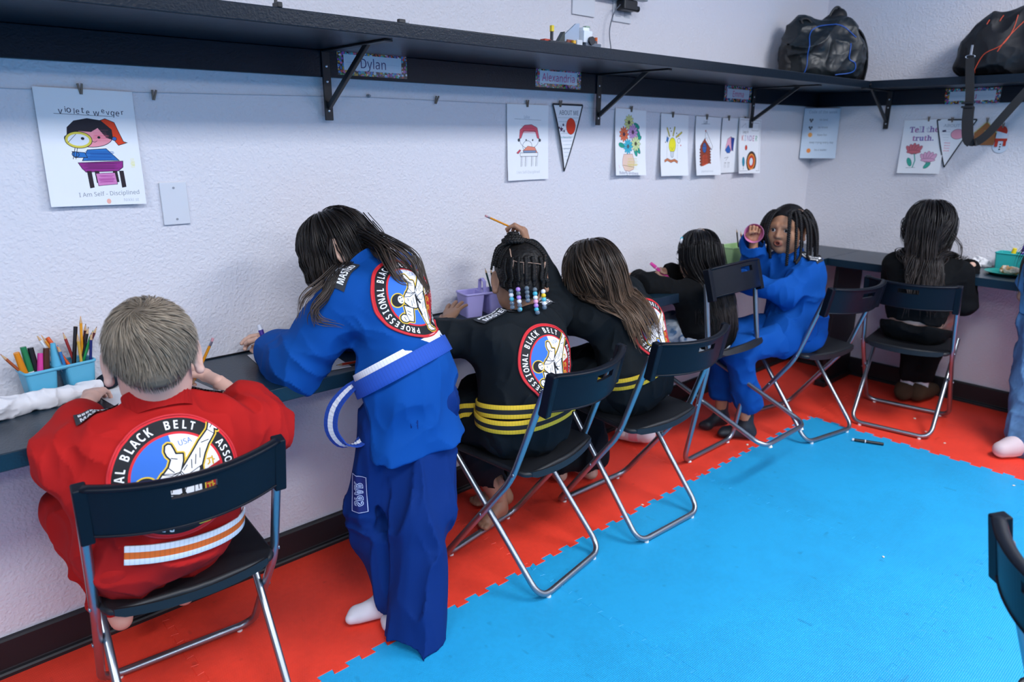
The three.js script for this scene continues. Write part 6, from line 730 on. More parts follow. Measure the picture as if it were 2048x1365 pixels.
const texTruth = page((g) => { const blk = (t, y, s, cs) => { g.font = `bold ${s}px serif`; g.textAlign = 'left'; g.textBaseline = 'middle'; let x = 256 - g.measureText(t).width / 2; [...t].forEach((c, i) => { g.fillStyle = cs[i % cs.length]; g.fillText(c, x, y); g.strokeStyle = '#4a3a66'; g.lineWidth = 2; g.strokeText(c, x, y); x += g.measureText(c).width; }); }; blk('Tell the', 120, 92, ['#8d6ab0', '#c06aa8', '#dfe2ee']); blk('truth.', 225, 88, ['#c878b0', '#8d6ab0', '#7d6ac0']); const petal = (x, y, c, s) => { for (const a of [-1, -0.5, 0, 0.5, 1]) G.ell(g, x + a * 52 * s, y + Math.abs(a) * 20, 26 * s, 66 * s, c, '#5a3448', 3, a * 0.7); G.ell(g, x, y + 44, 86 * s, 20, c, '#5a3448', 3); }; petal(165, 350, '#c86a74', 1); petal(350, 450, '#d9a6c4', 1); G.line(g, [[178, 420], [196, 500], [178, 585]], '#2f9a8c', 12); G.ell(g, 130, 520, 26, 56, '#3aa894', INK, 3, -0.4); G.line(g, [[340, 520], [318, 590]], '#2f9a8c', 12); G.ell(g, 348, 560, 24, 50, '#3aa894', INK, 3, 0.8); G.line(g, [[100, 592], [210, 588]], INK, 3); });
const paperMat = (t) => std(0xffffff, 0.85, { map: t, side: THREE.DoubleSide }), paperBlank = std(new THREE.Color().setRGB(0.78, 0.79, 0.82), 0.85, { side: THREE.DoubleSide });
// a sheet with slight curl; frame: c = top middle, X along its width, N out of the wall
function sheet(c, X, N, w, h, tex, curl, rot, label, category = 'drawing') {
  const pos = [], uv = [], idx = [], nu = 10, nv = 16, seed = Math.abs(c[0] * 37 + c[2] * 91); const dn = [0, -1, 0], Xr = add3(X.map((v) => v * Math.cos(rot)), dn, -Math.sin(rot)), Dr = add3(dn.map((v) => v * Math.cos(rot)), X, -Math.sin(rot) * -1);
  for (const side of [1, -1]) for (let j = 0; j <= nv; j++) for (let i = 0; i <= nu; i++) { const u = i / nu, v = j / nv, lift = 0.004 + curl * (v * v * 0.8 + 0.35 * Math.pow(Math.abs(u - 0.5) * 2, 2) * v) + 0.003 * noise3(u * 3 + seed, v * 4, 1) + side * 0.00018; const p = add3(add3(add3(c, Xr, (u - 0.5) * w), Dr, v * h), N, lift); pos.push(...p); uv.push(side > 0 ? u : u, 1 - v); }
  const M = (nu + 1) * (nv + 1); for (let s = 0; s < 2; s++) for (let j = 0; j < nv; j++) for (let i = 0; i < nu; i++) { const a = s * M + j * (nu + 1) + i, b = a + 1, d = a + nu + 1, e = d + 1; if (!s) idx.push(a, d, b, b, d, e); else idx.push(a, b, d, b, e, d); }
  const g = new THREE.BufferGeometry(); g.setAttribute('position', new THREE.Float32BufferAttribute(pos, 3)); g.setAttribute('uv', new THREE.Float32BufferAttribute(uv, 2)); g.setIndex(idx); g.computeVertexNormals();
  return solo('drawing', g, tex.isMaterial ? tex : paperMat(tex), label, category);
}
const X0 = [1, 0, 0], N0 = [0, 0, 1], XR0 = [0, 0, 1], NR0 = [-1, 0, 0];
sheet([-3.838, 1.498, 0.001], X0, N0, 0.216, 0.280, texSelf, 0.012, -0.02, 'coloured drawing of a child with a magnifying glass at a purple desk');
sheet([-2.344, 1.506, 0.001], X0, N0, 0.216, 0.280, texSelf2, 0.006, 0.0, 'drawing of a red-haired child at a small white desk');
sheet([-1.726, 1.504, 0.001], X0, N0, 0.212, 0.280, texFlowers, 0.022, -0.03, 'coloured drawing of a vase of flowers pinned to the wall');
sheet([-1.402, 1.490, 0.001], X0, N0, 0.216, 0.279, texIdea, 0.022, -0.02, 'drawing of a yellow light bulb over an open book');
sheet([-1.124, 1.484, 0.001], X0, N0, 0.216, 0.279, texHouse, 0.026, -0.02, 'drawing of a brown gingerbread house with snow on its roof');
sheet([-0.900, 1.482, 0.001], X0, N0, 0.200, 0.272, texSwirl, 0.006, 0.0, 'drawing with blue and pink swirls half hidden by the next sheet');
sheet([-0.750, 1.482, 0.012], X0, N0, 0.216, 0.279, texKinder, 0.022, -0.02, 'drawing with colourful letters above an orange rainbow');
const laminate = phys(0xffffff, 0.12, { map: texList, side: THREE.DoubleSide, clearcoat: 0.8, clearcoatRoughness: 0.08 });
sheet([-0.072, 1.550, 0.072], nrm3([1, 0, 1]), nrm3([-1, 0, 1]), 0.205, 0.280, laminate, 0.008, 0.0, 'shiny laminated list hanging across the wall corner', 'poster');
sheet([-0.001, 1.482, 0.612], XR0, NR0, 0.212, 0.279, texTruth, 0.012, 0.02, 'drawing of pink lotus flowers under purple lettering on the end wall');
function pennant(c, X, N, w, h, tip, tex, label) {
  const P = thing('pennant', label, 'pennant'); const pos = [], uv = [], idx = [], n = 14;
  const at = (u, v, o) => { const x = lerp((u - 0.5) * w, (tip - 0.5) * w, v); return add3(add3(add3(c, X, x), [0, -1, 0], v * h), N, o + 0.012 * v * (1 - v) * 3 * (1 - u * 0.5)); };
  for (const [s, o] of [[0, 0.0046], [1, 0.0042]]) { for (let j = 0; j <= n; j++) for (let i = 0; i <= n; i++) { const u = i / n, v = j / n; pos.push(...at(u, v, o)); uv.push(lerp(u, tip, v), 1 - v); } const M = s * (n + 1) * (n + 1); for (let j = 0; j < n; j++) for (let i = 0; i < n; i++) { const a = M + j * (n + 1) + i, b = a + 1, d = a + n + 1, e = d + 1; if (!s) idx.push(a, d, b, b, d, e); else idx.push(a, b, d, b, e, d); } }
  const g = new THREE.BufferGeometry(); g.setAttribute('position', new THREE.Float32BufferAttribute(pos, 3)); g.setAttribute('uv', new THREE.Float32BufferAttribute(uv, 2)); g.setIndex(idx); g.computeVertexNormals(); mesh('pennant_sheet', g, paperMat(tex), P);
  const e = []; for (let i = 0; i <= n; i++) e.push(at(i / n, 0, 0.0052)); const l = [], r = []; for (let i = 0; i <= n; i++) { l.push(at(0, i / n, 0.0052)); r.push(at(1, i / n, 0.0052)); } mesh('border', join([ribbon(e, [0, 1, 0], 0.007, 0.0006), ribbon(l, X, 0.006, 0.0006), ribbon(r, X, 0.006, 0.0006)]), std(0x17222b, 0.7), P, 'dark printed border'); return P;
}
pennant([-2.125, 1.512, 0.001], X0, N0, 0.172, 0.260, 0.42, texPennant, 'triangular paper pennant with a red circle and a dark border');
pennant([-0.001, 1.480, 0.760], XR0, NR0, 0.185, 0.240, 0.38, texPennant2, 'triangular paper pennant with a pink circle behind the lotus drawing');
// holiday cut-outs
{ const P = thing('paper_ornament', 'brown gingerbread house cut-out hanging behind the bag strap', 'ornament'); const sh = new THREE.Shape([[-0.045, 0], [0.045, 0], [0.05, 0.06], [0, 0.115], [-0.05, 0.06]].map((p) => new THREE.Vector2(...p))), g = new THREE.ExtrudeGeometry(sh, { depth: 0.002, bevelEnabled: false }); g.rotateY(-Math.PI / 2); g.translate(-0.004, 1.355, 0.900); mesh('cutout', g, std(0x9a6238, 0.8), P); const rf = ribbon([[-0.0075, 1.414, 0.850], [-0.0075, 1.470, 0.900], [-0.0075, 1.414, 0.950]], [-0.2, 0, 1], 0.002, 0.007); mesh('icing', join([sweep([V(-0.007, 1.414, 0.849), V(-0.007, 1.470, 0.900), V(-0.007, 1.414, 0.951)], 0.003, 0.002, 6), ...[0, 1, 2, 3, 4].map((i) => { const s = new THREE.SphereGeometry(0.005, 8, 6); s.translate(-0.007, 1.375 + 0.012 * i, 0.875 + 0.012 * ((i * 3) % 5)); return s; })]), std(0xc9cf8c, 0.7), P, 'pale icing'); }
{ const P = thing('paper_ornament', 'white snowman cut-out with a red hat and red scarf', 'ornament'); const disc = (r, y, z, x, m, n) => { const g = new THREE.CylinderGeometry(r, r, 0.002, 28); g.rotateZ(Math.PI / 2); g.translate(x, y, z); return mesh(n, g, m, P); }; const wm = std(0xc9d6e6, 0.8), rm = std(0xb3301f, 0.8), km = std(0x14161c, 0.7); disc(0.034, 1.352, 0.975, -0.004, wm, 'snowball'); disc(0.027, 1.405, 0.972, -0.005, wm, 'snowball'); const hat = new THREE.CylinderGeometry(0.030, 0.030, 0.002, 20, 1, false, 0, Math.PI); hat.rotateZ(Math.PI / 2); hat.rotateX(-Math.PI / 2 * 0 + 0.3); hat.translate(-0.0065, 1.420, 0.965); mesh('hat', hat, rm, P, 'red hat'); mesh('scarf', join([box(-0.009, 1.376, 0.948, -0.006, 1.388, 1.0), box(-0.010, 1.348, 0.950, -0.007, 1.380, 0.963), box(-0.010, 1.352, 0.986, -0.007, 1.380, 0.998)]), rm, P, 'red scarf'); for (const y of [1.36, 1.348, 1.336]) { const b = new THREE.SphereGeometry(0.0035, 8, 6); b.translate(-0.006, y, 0.974); mesh('button', b, km, P); } }
// string with clothes pegs
solo('hanging_string', sweep([V(-4.6, 1.492, 0.0035), V(-3.846, 1.494, 0.0035), V(-3.03, 1.508, 0.0035), V(-2.35, 1.505, 0.0035), V(-1.73, 1.50, 0.0035), V(-0.75, 1.478, 0.0035)], 0.0006, 0.0006, 5), std(0xb9bdc6, 0.8), 'thin pale string stretched along the wall for hanging drawings', 'string');
const woodPeg = std(new THREE.Color().setRGB(0.20, 0.16, 0.13), 0.8), pegWhere = ['above the drawing of the child with a magnifying glass', 'hanging free above the white wall plate', 'hanging free below the shelf, nearer the red-haired child drawing', 'above the red-haired child drawing', 'above the pennant with the red circle', 'above the flower vase drawing', 'above the light bulb drawing', 'above the gingerbread house drawing', 'above the swirl drawing', 'above the rainbow drawing'];
function peg(p, N, X, tilt, where) { const t = thing('clothes_peg', `tiny brown wooden clothes peg ${where}`, 'peg', [0, 0, 0], 'clothes pegs'); for (const s of [-1, 1]) { const a = add3(add3(p, X, s * 0.0045 + tilt * 0.4), [0, 1, 0], 0.012), b = add3(add3(p, X, s * 0.0008 - tilt * 0.4), [0, -1, 0], 0.013); mesh('peg_half', ribbon([add3(a, N, 0.006 + s * 0.001), add3(b, N, 0.006 + s * 0.001)], X, 0.0042, 0.004), woodPeg, t); } }
[[-3.846, 1.499, 0], [-3.679, 1.491, 0.006], [-2.775, 1.509, 0.012], [-2.350, 1.510, 0], [-2.171, 1.515, 0.003], [-1.728, 1.506, 0], [-1.423, 1.489, 0], [-1.143, 1.484, 0], [-0.946, 1.482, 0], [-0.788, 1.480, -0.004]].forEach(([x, y, t], i) => peg([x, y, 0.003], N0, X0, t, pegWhere[i]));
[[1.486, 0.627, 'above the lotus drawing'], [1.480, 0.740, 'above the pennant with the pink circle'], [1.476, 0.900, 'above the gingerbread cut-out'], [1.452, 0.972, 'above the snowman cut-out']].forEach(([y, z, w]) => peg([-0.003, y, z], NR0, XR0, 0, w));
{ const t = thing('push_pin', 'small grey push pin on the wall below the long shelf', 'push pin', [-3.038, 1.512, 0.001]); const a = new THREE.CylinderGeometry(0.0035, 0.0035, 0.008, 10); a.rotateX(Math.PI / 2); a.translate(0, 0, 0.010); mesh('grip', a, std(0x8d939c, 0.4), t); const b = new THREE.CylinderGeometry(0.006, 0.006, 0.002, 12); b.rotateX(Math.PI / 2); b.translate(0, 0, 0.004); mesh('collar', b, std(0x8d939c, 0.4), t); }
// name tags on the backing board
const tagTex = (name, col, seed) => canvasTex(512, 152, (g, w, h) => { g.fillStyle = '#15161c'; g.fillRect(0, 0, w, h); const R = rng(seed), cs = ['#d8452e', '#2f7fc4', '#e0a52c', '#3aa05a', '#8a4fb0', '#3ab0b8', '#d86a9c', '#dfe2e8']; for (let i = 0; i < 520; i++) G.ell(g, R() * w, R() * h, 4 + R() * 7, 4 + R() * 7, cs[Math.floor(R() * cs.length)]); g.fillStyle = '#dfe4ee'; g.fillRect(44, 30, w - 88, h - 60); G.line(g, [[60, 76], [w - 60, 76]], '#b8c2d2', 1.5); G.txt(g, name, w * 0.5, 78, 78, col); });
function nameTag(c, along, tex, label) { const g = along === 'x' ? box(-0.125, -0.0375, 0, 0.125, 0.0375, 0.0008) : box(-0.0008, -0.0375, -0.125, 0, 0.0375, 0.125); const P = thing('name_tag', label, 'name tag', c); const m = phys(0xffffff, 0.22, { map: tex, clearcoat: 0.5 }); const pl = new THREE.PlaneGeometry(0.25, 0.075); if (along === 'x') pl.translate(0, 0, 0.0012); else { pl.rotateY(-Math.PI / 2); pl.translate(-0.0012, 0, 0); } mesh('card', g, std(0xd6dae2, 0.5), P); mesh('printed_face', pl, m, P, 'dotted border card'); }
nameTag([-3.025, 1.606, 0.0205], 'x', tagTex('Dylan', '#232a6a', 1), 'name card with blue lettering beside the first bracket of the long shelf');
nameTag([-2.196, 1.608, 0.0205], 'x', tagTex('Alexandria', '#d64a86', 2), 'name card with long pink lettering on the middle of the shelf board');
nameTag([-0.900, 1.598, 0.0205], 'x', tagTex('Emma', '#d64a86', 3), 'name card with short pink lettering near the backpack');
nameTag([-0.0205, 1.595, 0.815], 'z', tagTex('Au', '#d64a86', 4), 'name card on the end wall half covered by the bag strap');
// wall plates, outlet, screen
const ivory = std(new THREE.Color().setRGB(0.66, 0.68, 0.74), 0.4);
function plate(x, y, w, h, label, screws) { const P = thing('wall_plate', label, 'wall plate', [x, y, 0.0005]); mesh('plate', new RoundedBoxGeometry(w, h, 0.007, 2, 0.0025).translate(0, 0, 0.0036), ivory, P); for (const [sx, sy] of screws) { const s = new THREE.CylinderGeometry(0.003, 0.003, 0.002, 10); s.rotateX(Math.PI / 2); s.translate(sx, sy, 0.0075); mesh('screw', s, std(0x8f949e, 0.4), P); } return P; }
plate(-3.660, 1.211, 0.070, 0.114, 'blank white wall plate above the desk beside the boy in red', [[0, 0.042], [0, -0.042]]);
plate(-2.050, 1.905, 0.128, 0.116, 'blank double wall plate high above the toy bricks', [[-0.03, 0.035], [0.03, 0.035]]);
{ const P = plate(-1.815, 1.900, 0.115, 0.110, 'white socket plate with a black power adapter plugged in', []); mesh('socket', join([box(-0.045, -0.035, 0.007, -0.010, 0.035, 0.009, 0.002), box(0.010, -0.035, 0.007, 0.045, 0.035, 0.009, 0.002)]), std(0xb9bfca, 0.4), P);
  const A = thing('power_adapter', 'black power adapter with a thin cable plugged into the wall', 'adapter', [-1.82, 1.905, 0.012]); mesh('adapter_body', new RoundedBoxGeometry(0.085, 0.040, 0.045, 2, 0.006).translate(0, 0, 0.022), blackMetal, A); mesh('plug', join([new THREE.CylinderGeometry(0.012, 0.012, 0.03, 12).rotateZ(Math.PI / 2).translate(0.055, -0.006, 0.022)]), blackMetal, A); mesh('cable', tube([V(-0.043, 0, 0.022), V(-0.075, -0.03, 0.02), V(-0.095, -0.10, 0.015), V(-0.088, -0.17, 0.02), V(-0.085, -0.232, 0.03)], 0.0022, 30, 6), std(0x5a6270, 0.5), A, 'thin grey cable'); }
{ const P = thing('wall_screen', 'dark flat screen mounted high on the long wall', 'screen', [-2.05, 1.935, 0.03]); mesh('screen_body', new RoundedBoxGeometry(0.66, 0.42, 0.03, 2, 0.006).translate(0, 0.21, 0.015), blackMetal, P); mesh('bezel', new RoundedBoxGeometry(0.66, 0.012, 0.032, 2, 0.003).translate(0, 0.0, 0.016), phys(0x9aa3ad, 0.35, { metalness: 0.6 }), P, 'silver lower edge'); mesh('mount', box(-0.1, 0.1, -0.029, 0.1, 0.3, 0), blackMetal, P); P.position.x = -2.04; P.scale.x = 1; P.position.x = -1.72 - 0.33; }
plate(0, 0, 0.070, 0.114, 'white wall plate low on the end wall under the desk', [[0, 0.042], [0, -0.042]]); { const p = scene.children[scene.children.length - 1]; p.position.set(-0.0005, 0.52, 0.955); p.rotation.y = -Math.PI / 2; }
// ------------------------------------------------------------------ pencils and markers
const wood = std(new THREE.Color().setRGB(0.55, 0.36, 0.20), 0.7), lead = std(0x1c1c20, 0.5), ferrule = phys(0xb8bcc4, 0.3, { metalness: 0.9 }), rubber = std(0xc9929a, 0.8), paintM = {};
const colMat = (c) => (paintM[c] = paintM[c] || phys(new THREE.Color(c), 0.32));
function alongY(g, a, b) { const d = nrm3(sub3(b, a)), q = new THREE.Quaternion().setFromUnitVectors(V(0, 1, 0), V(...d)); g.applyQuaternion(q); g.translate(...a); return g; }
function pencil(tip, end, col, label, group, eraser, tipCol) {   // sharpened at tip
  const L = len3(sub3(end, tip)), r = 0.0037, P = thing('pencil', label, 'pencil', [0, 0, 0], group), cone = 0.018;
  mesh('barrel', alongY(new THREE.CylinderGeometry(r, r, L - cone - (eraser ? 0.022 : 0), 6).translate(0, cone + (L - cone - (eraser ? 0.022 : 0)) / 2, 0), tip, end), colMat(col), P); mesh('sharpened_wood', alongY(new THREE.CylinderGeometry(r * 0.98, 0.0011, cone - 0.004, 10).translate(0, 0.004 + (cone - 0.004) / 2, 0), tip, end), wood, P); mesh('lead', alongY(new THREE.CylinderGeometry(0.0012, 0.0003, 0.0042, 8).translate(0, 0.0021, 0), tip, end), tipCol ? colMat(tipCol) : lead, P);
  if (eraser) { mesh('ferrule', alongY(new THREE.CylinderGeometry(r * 1.02, r * 1.02, 0.013, 12).translate(0, L - 0.0155, 0), tip, end), ferrule, P); mesh('eraser', alongY(new THREE.CylinderGeometry(r * 0.92, r * 0.98, 0.009, 12).translate(0, L - 0.0045, 0), tip, end), rubber, P); } return P;
}
function marker(a, b, barrel, cap, label, group, r = 0.0062, bandC = '#e6e8ee', capFrac = 0.36) {   // a: plain end, b: cap end
  const L = len3(sub3(b, a)), P = thing('marker', label, 'marker', [0, 0, 0], group), c = L * capFrac;
  mesh('barrel', alongY(new THREE.CylinderGeometry(r, r * 0.92, L - c, 16).translate(0, (L - c) / 2, 0), a, b), colMat(barrel), P); mesh('band', alongY(new THREE.CylinderGeometry(r * 1.04, r * 1.04, 0.004, 16).translate(0, L - c + 0.002, 0), a, b), colMat(bandC), P); mesh('cap', alongY(new THREE.CylinderGeometry(r * 0.86, r * 1.06, c - 0.004, 16).translate(0, L - c + 0.004 + (c - 0.004) / 2, 0), a, b), colMat(cap), P); return P;
}
// caddies: two tapered cups joined by a rim, with a centre handle
function cupGeo(x0, x1, z0, z1, h, t, tp) {   // open tapered cup with rounded corners
  const rr = 0.008, ring = (x0, x1, z0, z1, y, r) => { const p = []; for (const [cx, cz, a0] of [[x1 - r, z1 - r, 0], [x0 + r, z1 - r, 1], [x0 + r, z0 + r, 2], [x1 - r, z0 + r, 3]]) for (let k = 0; k <= 4; k++) { const a = (a0 + k / 4) * Math.PI / 2; p.push([cx + Math.cos(a) * r, y, cz + Math.sin(a) * r]); } return p; };
  const rings = [ring(x0 + tp, x1 - tp, z0 + tp, z1 - tp, 0, rr), ring(x0 + tp, x1 - tp, z0 + tp, z1 - tp, 0.001, rr + 0.001), ring(x0, x1, z0, z1, h, rr), ring(x0 + t, x1 - t, z0 + t, z1 - t, h, rr), ring(x0 + tp + t, x1 - tp - t, z0 + tp + t, z1 - tp - t, t, rr)], n = rings[0].length, pos = [], idx = [];
  rings.forEach((r) => r.forEach((p) => pos.push(...p))); for (let k = 0; k < rings.length - 1; k++) for (let i = 0; i < n; i++) { const a = k * n + i, b = k * n + (i + 1) % n; idx.push(a, a + n, b, b, a + n, b + n); }
  const c0 = pos.length / 3; pos.push((x0 + x1) / 2, 0, (z0 + z1) / 2, (x0 + x1) / 2, t, (z0 + z1) / 2); for (let i = 0; i < n; i++) { idx.push(c0, i, (i + 1) % n); const o = (rings.length - 1) * n; idx.push(c0 + 1, o + (i + 1) % n, o + i); }
  const g = new THREE.BufferGeometry(); g.setAttribute('position', new THREE.Float32BufferAttribute(pos, 3)); g.setIndex(idx); const o = g.toNonIndexed(); o.computeVertexNormals(); return o;
}
function caddy(pos, rot, W, D, Hh, mat, label, style) {
  const P = thing('desk_caddy', label, 'caddy', pos, 'plastic pencil caddies'); P.rotation.y = rot; const gap = style === 'one' ? 0 : 0.018, w = W / 2;
  if (style === 'one') mesh('cup', cupGeo(-w, w, -D / 2, D / 2, Hh, 0.003, 0.006), mat, P); else { mesh('cup', cupGeo(-w, -gap / 2, -D / 2, D / 2, Hh, 0.0025, 0.007), mat, P); mesh('cup', cupGeo(gap / 2, w, -D / 2, D / 2, Hh, 0.0025, 0.007), mat, P); mesh('bridge', box(-gap / 2 - 0.002, Hh - 0.006, -D / 2, gap / 2 + 0.002, Hh, D / 2, 0.002), mat, P); }
  const rim = filletPath([V(-w, Hh, 0), V(-w, Hh, -D / 2), V(w, Hh, -D / 2), V(w, Hh, D / 2), V(-w, Hh, D / 2), V(-w, Hh, 0)], 0.010, 4); mesh('rim', sweep(rim, 0.0032, 0.0040, 8), mat, P);
  if (style === 'post') mesh('handle', new THREE.CylinderGeometry(0.0055, 0.012, 0.058, 16).translate(0, Hh + 0.028, 0), mat, P); if (style === 'arch') mesh('handle', ribbon([[-0.0, Hh, -0.022], [0, Hh + 0.040, -0.018], [0, Hh + 0.048, 0], [0, Hh + 0.040, 0.018], [0, Hh, 0.022]], [1, 0, 0], 0.012, 0.004), mat, P); return P;
}
const capBlue = phys(new THREE.Color().setRGB(0.10, 0.42, 0.62), 0.4), capPurple = phys(new THREE.Color().setRGB(0.40, 0.36, 0.72), 0.4), capGreen = phys(new THREE.Color().setRGB(0.36, 0.56, 0.26), 0.4), capTeal = phys(new THREE.Color().setRGB(0.03, 0.42, 0.42), 0.4);
caddy([-4.006, DH + 0.0003, 0.058], 0.16, 0.158, 0.066, 0.080, capBlue, 'light blue plastic caddy full of pencils beside the boy in red', 'post');
const gB = 'pencils and markers in the light blue caddy', at3 = (p, q, L) => { const d = nrm3(sub3(p, q)); return [p, add3(p, d, -L)]; };
const inBlue = [[[-4.116, 0.888, 0.065], [-4.077, 0.825, 0.06], 'P', '#a2522e', 'reddish brown pencil leaning far out over the caddy rim'], [[-4.084, 0.884, 0.065], [-4.075, 0.825, 0.06], 'M', '#e08a1c', 'orange marker in the light blue caddy'], [[-4.067, 0.892, 0.05], [-4.062, 0.822, 0.055], 'MG', '#1d4fa8', 'green-capped blue marker in the light blue caddy'], [[-4.052, 0.886, 0.045], [-4.050, 0.829, 0.05], 'M', '#15161c', 'black marker in the light blue caddy'], [[-4.034, 0.870, 0.052], [-4.042, 0.823, 0.058], 'M', '#d23a96', 'pink marker in the light blue caddy'], [[-4.021, 0.881, 0.055], [-4.030, 0.824, 0.06], 'M', '#4a2416', 'brown marker in the light blue caddy'], [[-4.034, 0.915, 0.035], [-4.008, 0.85, 0.045], 'P', '#d7dde6', 'white pencil leaning towards the wall in the blue caddy'], [[-4.024, 0.912, 0.038], [-3.998, 0.845, 0.05], 'P', '#d98a2c', 'golden pencil leaning behind the caddy post'], [[-4.013, 0.904, 0.042], [-3.984, 0.837, 0.055], 'O', '#d8561a', 'thick orange crayon pencil leaning across the blue caddy'], [[-3.998, 0.888, 0.068], [-3.990, 0.83, 0.066], 'P', '#2f78b8', 'sky blue pencil in front of the caddy post'], [[-3.977, 0.910, 0.035], [-3.968, 0.845, 0.05], 'P', '#8c1c1c', 'red pencil standing alone in the blue caddy'], [[-3.949, 0.922, 0.045], [-3.966, 0.841, 0.055], 'O', '#17151a', 'black square-ended pencil in the blue caddy'], [[-3.935, 0.948, 0.05], [-3.946, 0.857, 0.055], 'P', '#e0981c', 'tallest yellow pencil in the blue caddy'], [[-3.952, 0.907, 0.068], [-3.954, 0.823, 0.068], 'P', '#d0a544', 'tan pencil at the front of the blue caddy'], [[-3.925, 0.925, 0.042], [-3.942, 0.860, 0.05], 'P', '#4a1a1c', 'dark brown pencil behind the tallest yellow pencil'], [[-3.922, 0.918, 0.052], [-3.946, 0.847, 0.058], 'P', '#1a1c22', 'black sharpened pencil in the blue caddy'], [[-3.914, 0.909, 0.058], [-3.944, 0.843, 0.06], 'P', '#1d8a4a', 'green pencil in the blue caddy'], [[-3.902, 0.915, 0.048], [-3.938, 0.852, 0.055], 'P', '#5c1f2c', 'maroon pencil leaning out at the end of the blue caddy'], [[-3.921, 0.905, 0.068], [-3.934, 0.824, 0.066], 'P', '#1d2a6c', 'navy blue pencil at the front corner of the blue caddy']];
for (const [top, mid, kind, c, label] of inBlue) { const d = nrm3(sub3(mid, top)), tEnd = (0.764 - top[1]) / d[1], bot = add3(top, d, tEnd); if (kind === 'P') pencil(top, bot, c, label, gB, false, c); else if (kind === 'O') { const P = thing('pencil', label, 'pencil', [0, 0, 0], gB), L = len3(sub3(bot, top)); mesh('barrel', alongY(new THREE.CylinderGeometry(0.005, 0.005, L, 6).translate(0, L / 2, 0), top, bot), colMat(c), P); mesh('end', alongY(new THREE.CylinderGeometry(0.0018, 0.0018, 0.001, 8).translate(0, -0.0004, 0), top, bot), wood, P); } else marker(bot, top, c, kind === 'MG' ? '#1f7a4c' : c, label, gB, 0.0078, '#e6e8ee', 0.52); }
caddy([-2.655, DH + 0.0003, 0.100], -0.22, 0.175, 0.085, 0.085, capPurple, 'lavender plastic caddy beside the girl with beaded braids', 'arch');
[[[-2.620, 0.918, 0.075], [-2.596, 0.824, 0.085], '#123c34', 'dark green pencil in the lavender caddy nearest its handle'], [[-2.601, 0.918, 0.085], [-2.588, 0.823, 0.09], '#0f2f2a', 'dark green pencil in the lavender caddy, middle one'], [[-2.578, 0.908, 0.10], [-2.575, 0.83, 0.10], '#caa04a', 'tan pencil in the lavender caddy']].forEach(([top, mid, c, l]) => { const d = nrm3(sub3(mid, top)), bot = add3(top, d, (0.764 - top[1]) / d[1]); pencil(top, bot, c, l, 'pencils in the lavender caddy'); });
caddy([-0.945, DH + 0.0003, 0.118], -0.1, 0.20, 0.115, 0.088, capGreen, 'pale green plastic caddy behind the girl with straight black hair', 'one');
[[[-0.930, 0.928, 0.1], '#2a2320', 'dark pencil standing in the pale green caddy'], [[-0.905, 0.915, 0.11], '#7a3a24', 'brown pencil standing in the pale green caddy']].forEach(([t, c, l]) => pencil(t, [t[0] + 0.04, 0.764, t[2] + 0.01], c, l, 'pencils in the pale green caddy'));
caddy([-0.090, DH + 0.0003, 1.150], Math.PI / 2 - 0.05, 0.150, 0.085, 0.085, capTeal, 'teal plastic caddy on the end wall desk', 'one');
marker([-0.105, 0.762, 1.135], [-0.115, 0.868, 1.150], '#e8c81e', '#f0d62a', 'yellow marker in the teal caddy', 'markers in the teal caddy', 0.011, '#e8c81e', 0.5); marker([-0.085, 0.762, 1.165], [-0.090, 0.895, 1.185], '#5a3ab0', '#4a2f9c', 'purple marker in the teal caddy', 'markers in the teal caddy', 0.008, '#d6d8e6', 0.35);
// things in hands, on the desk and on the floor
pencil([-3.742, 0.764, 0.228], [-3.683, 0.886, 0.252], '#e0931c', 'yellow pencil held by the boy in red', null, true);
pencil([-2.497, 1.043, 0.170], [-2.712, 1.127, 0.190], '#dc8f1a', 'yellow pencil held up by the girl with beaded braids', null, true);
marker([-3.486, 0.770, 0.120], [-3.497, 0.857, 0.092], '#3d2a8e', '#d6dae6', 'purple marker with a white end held by the standing girl', null, 0.0072, '#3d2a8e', 0.22);
marker([-1.632, 0.772, 0.190], [-1.712, 0.842, 0.150], '#e84aa8', '#e84aa8', 'pink marker held by the girl in the plain black top', null, 0.0082, '#f0d8e8', 0.3);
marker([-0.947, 0.0085, 0.978], [-1.003, 0.0085, 0.860], '#111318', '#15171c', 'black marker with white bands lying on the blue mat', null, 0.0075, '#e6e8ee', 0.42); { const p = scene.children[scene.children.length - 1]; mesh('end_plug', alongY(new THREE.CylinderGeometry(0.0062, 0.0068, 0.008, 14).translate(0, 0.130, 0), [-0.947, 0.0085, 0.978], [-1.003, 0.0085, 0.860]), colMat('#e6e8ee'), p); }
function deskSheet(x, z, w, d, rot, label, y = DH + 0.0004) { const g = new THREE.PlaneGeometry(w, d, 6, 6); const p = g.attributes.position; for (let i = 0; i < p.count; i++) p.setZ(i, 0.0015 * noise3(p.getX(i) * 20 + x * 9, p.getY(i) * 20, 2)); g.rotateX(-Math.PI / 2); g.rotateY(rot); g.translate(x, y, z); g.computeVertexNormals(); const b = g.clone(); b.translate(0, -0.0003, 0); return solo('paper_sheet', mergeGeometries([g, b]), paperBlank, label, 'paper'); }
deskSheet(-3.83, 0.150, 0.216, 0.279, 0.15, 'white paper the boy in red is writing on'); deskSheet(-3.43, 0.19, 0.216, 0.279, -0.12, 'white paper under the arms of the standing girl'); deskSheet(-2.690, 0.265, 0.216, 0.190, -0.35, 'white paper in front of the girl with beaded braids'); deskSheet(-1.62, 0.205, 0.279, 0.216, 0.1, 'white paper under the hand with the pink marker'); deskSheet(-2.28, 0.15, 0.216, 0.279, 0.05, 'white paper in front of the girl with long brown hair');
pencil([-3.375, 0.7605, 0.315], [-3.250, 0.7605, 0.335], '#c8391c', 'red pencil lying on the paper of the standing girl', null);
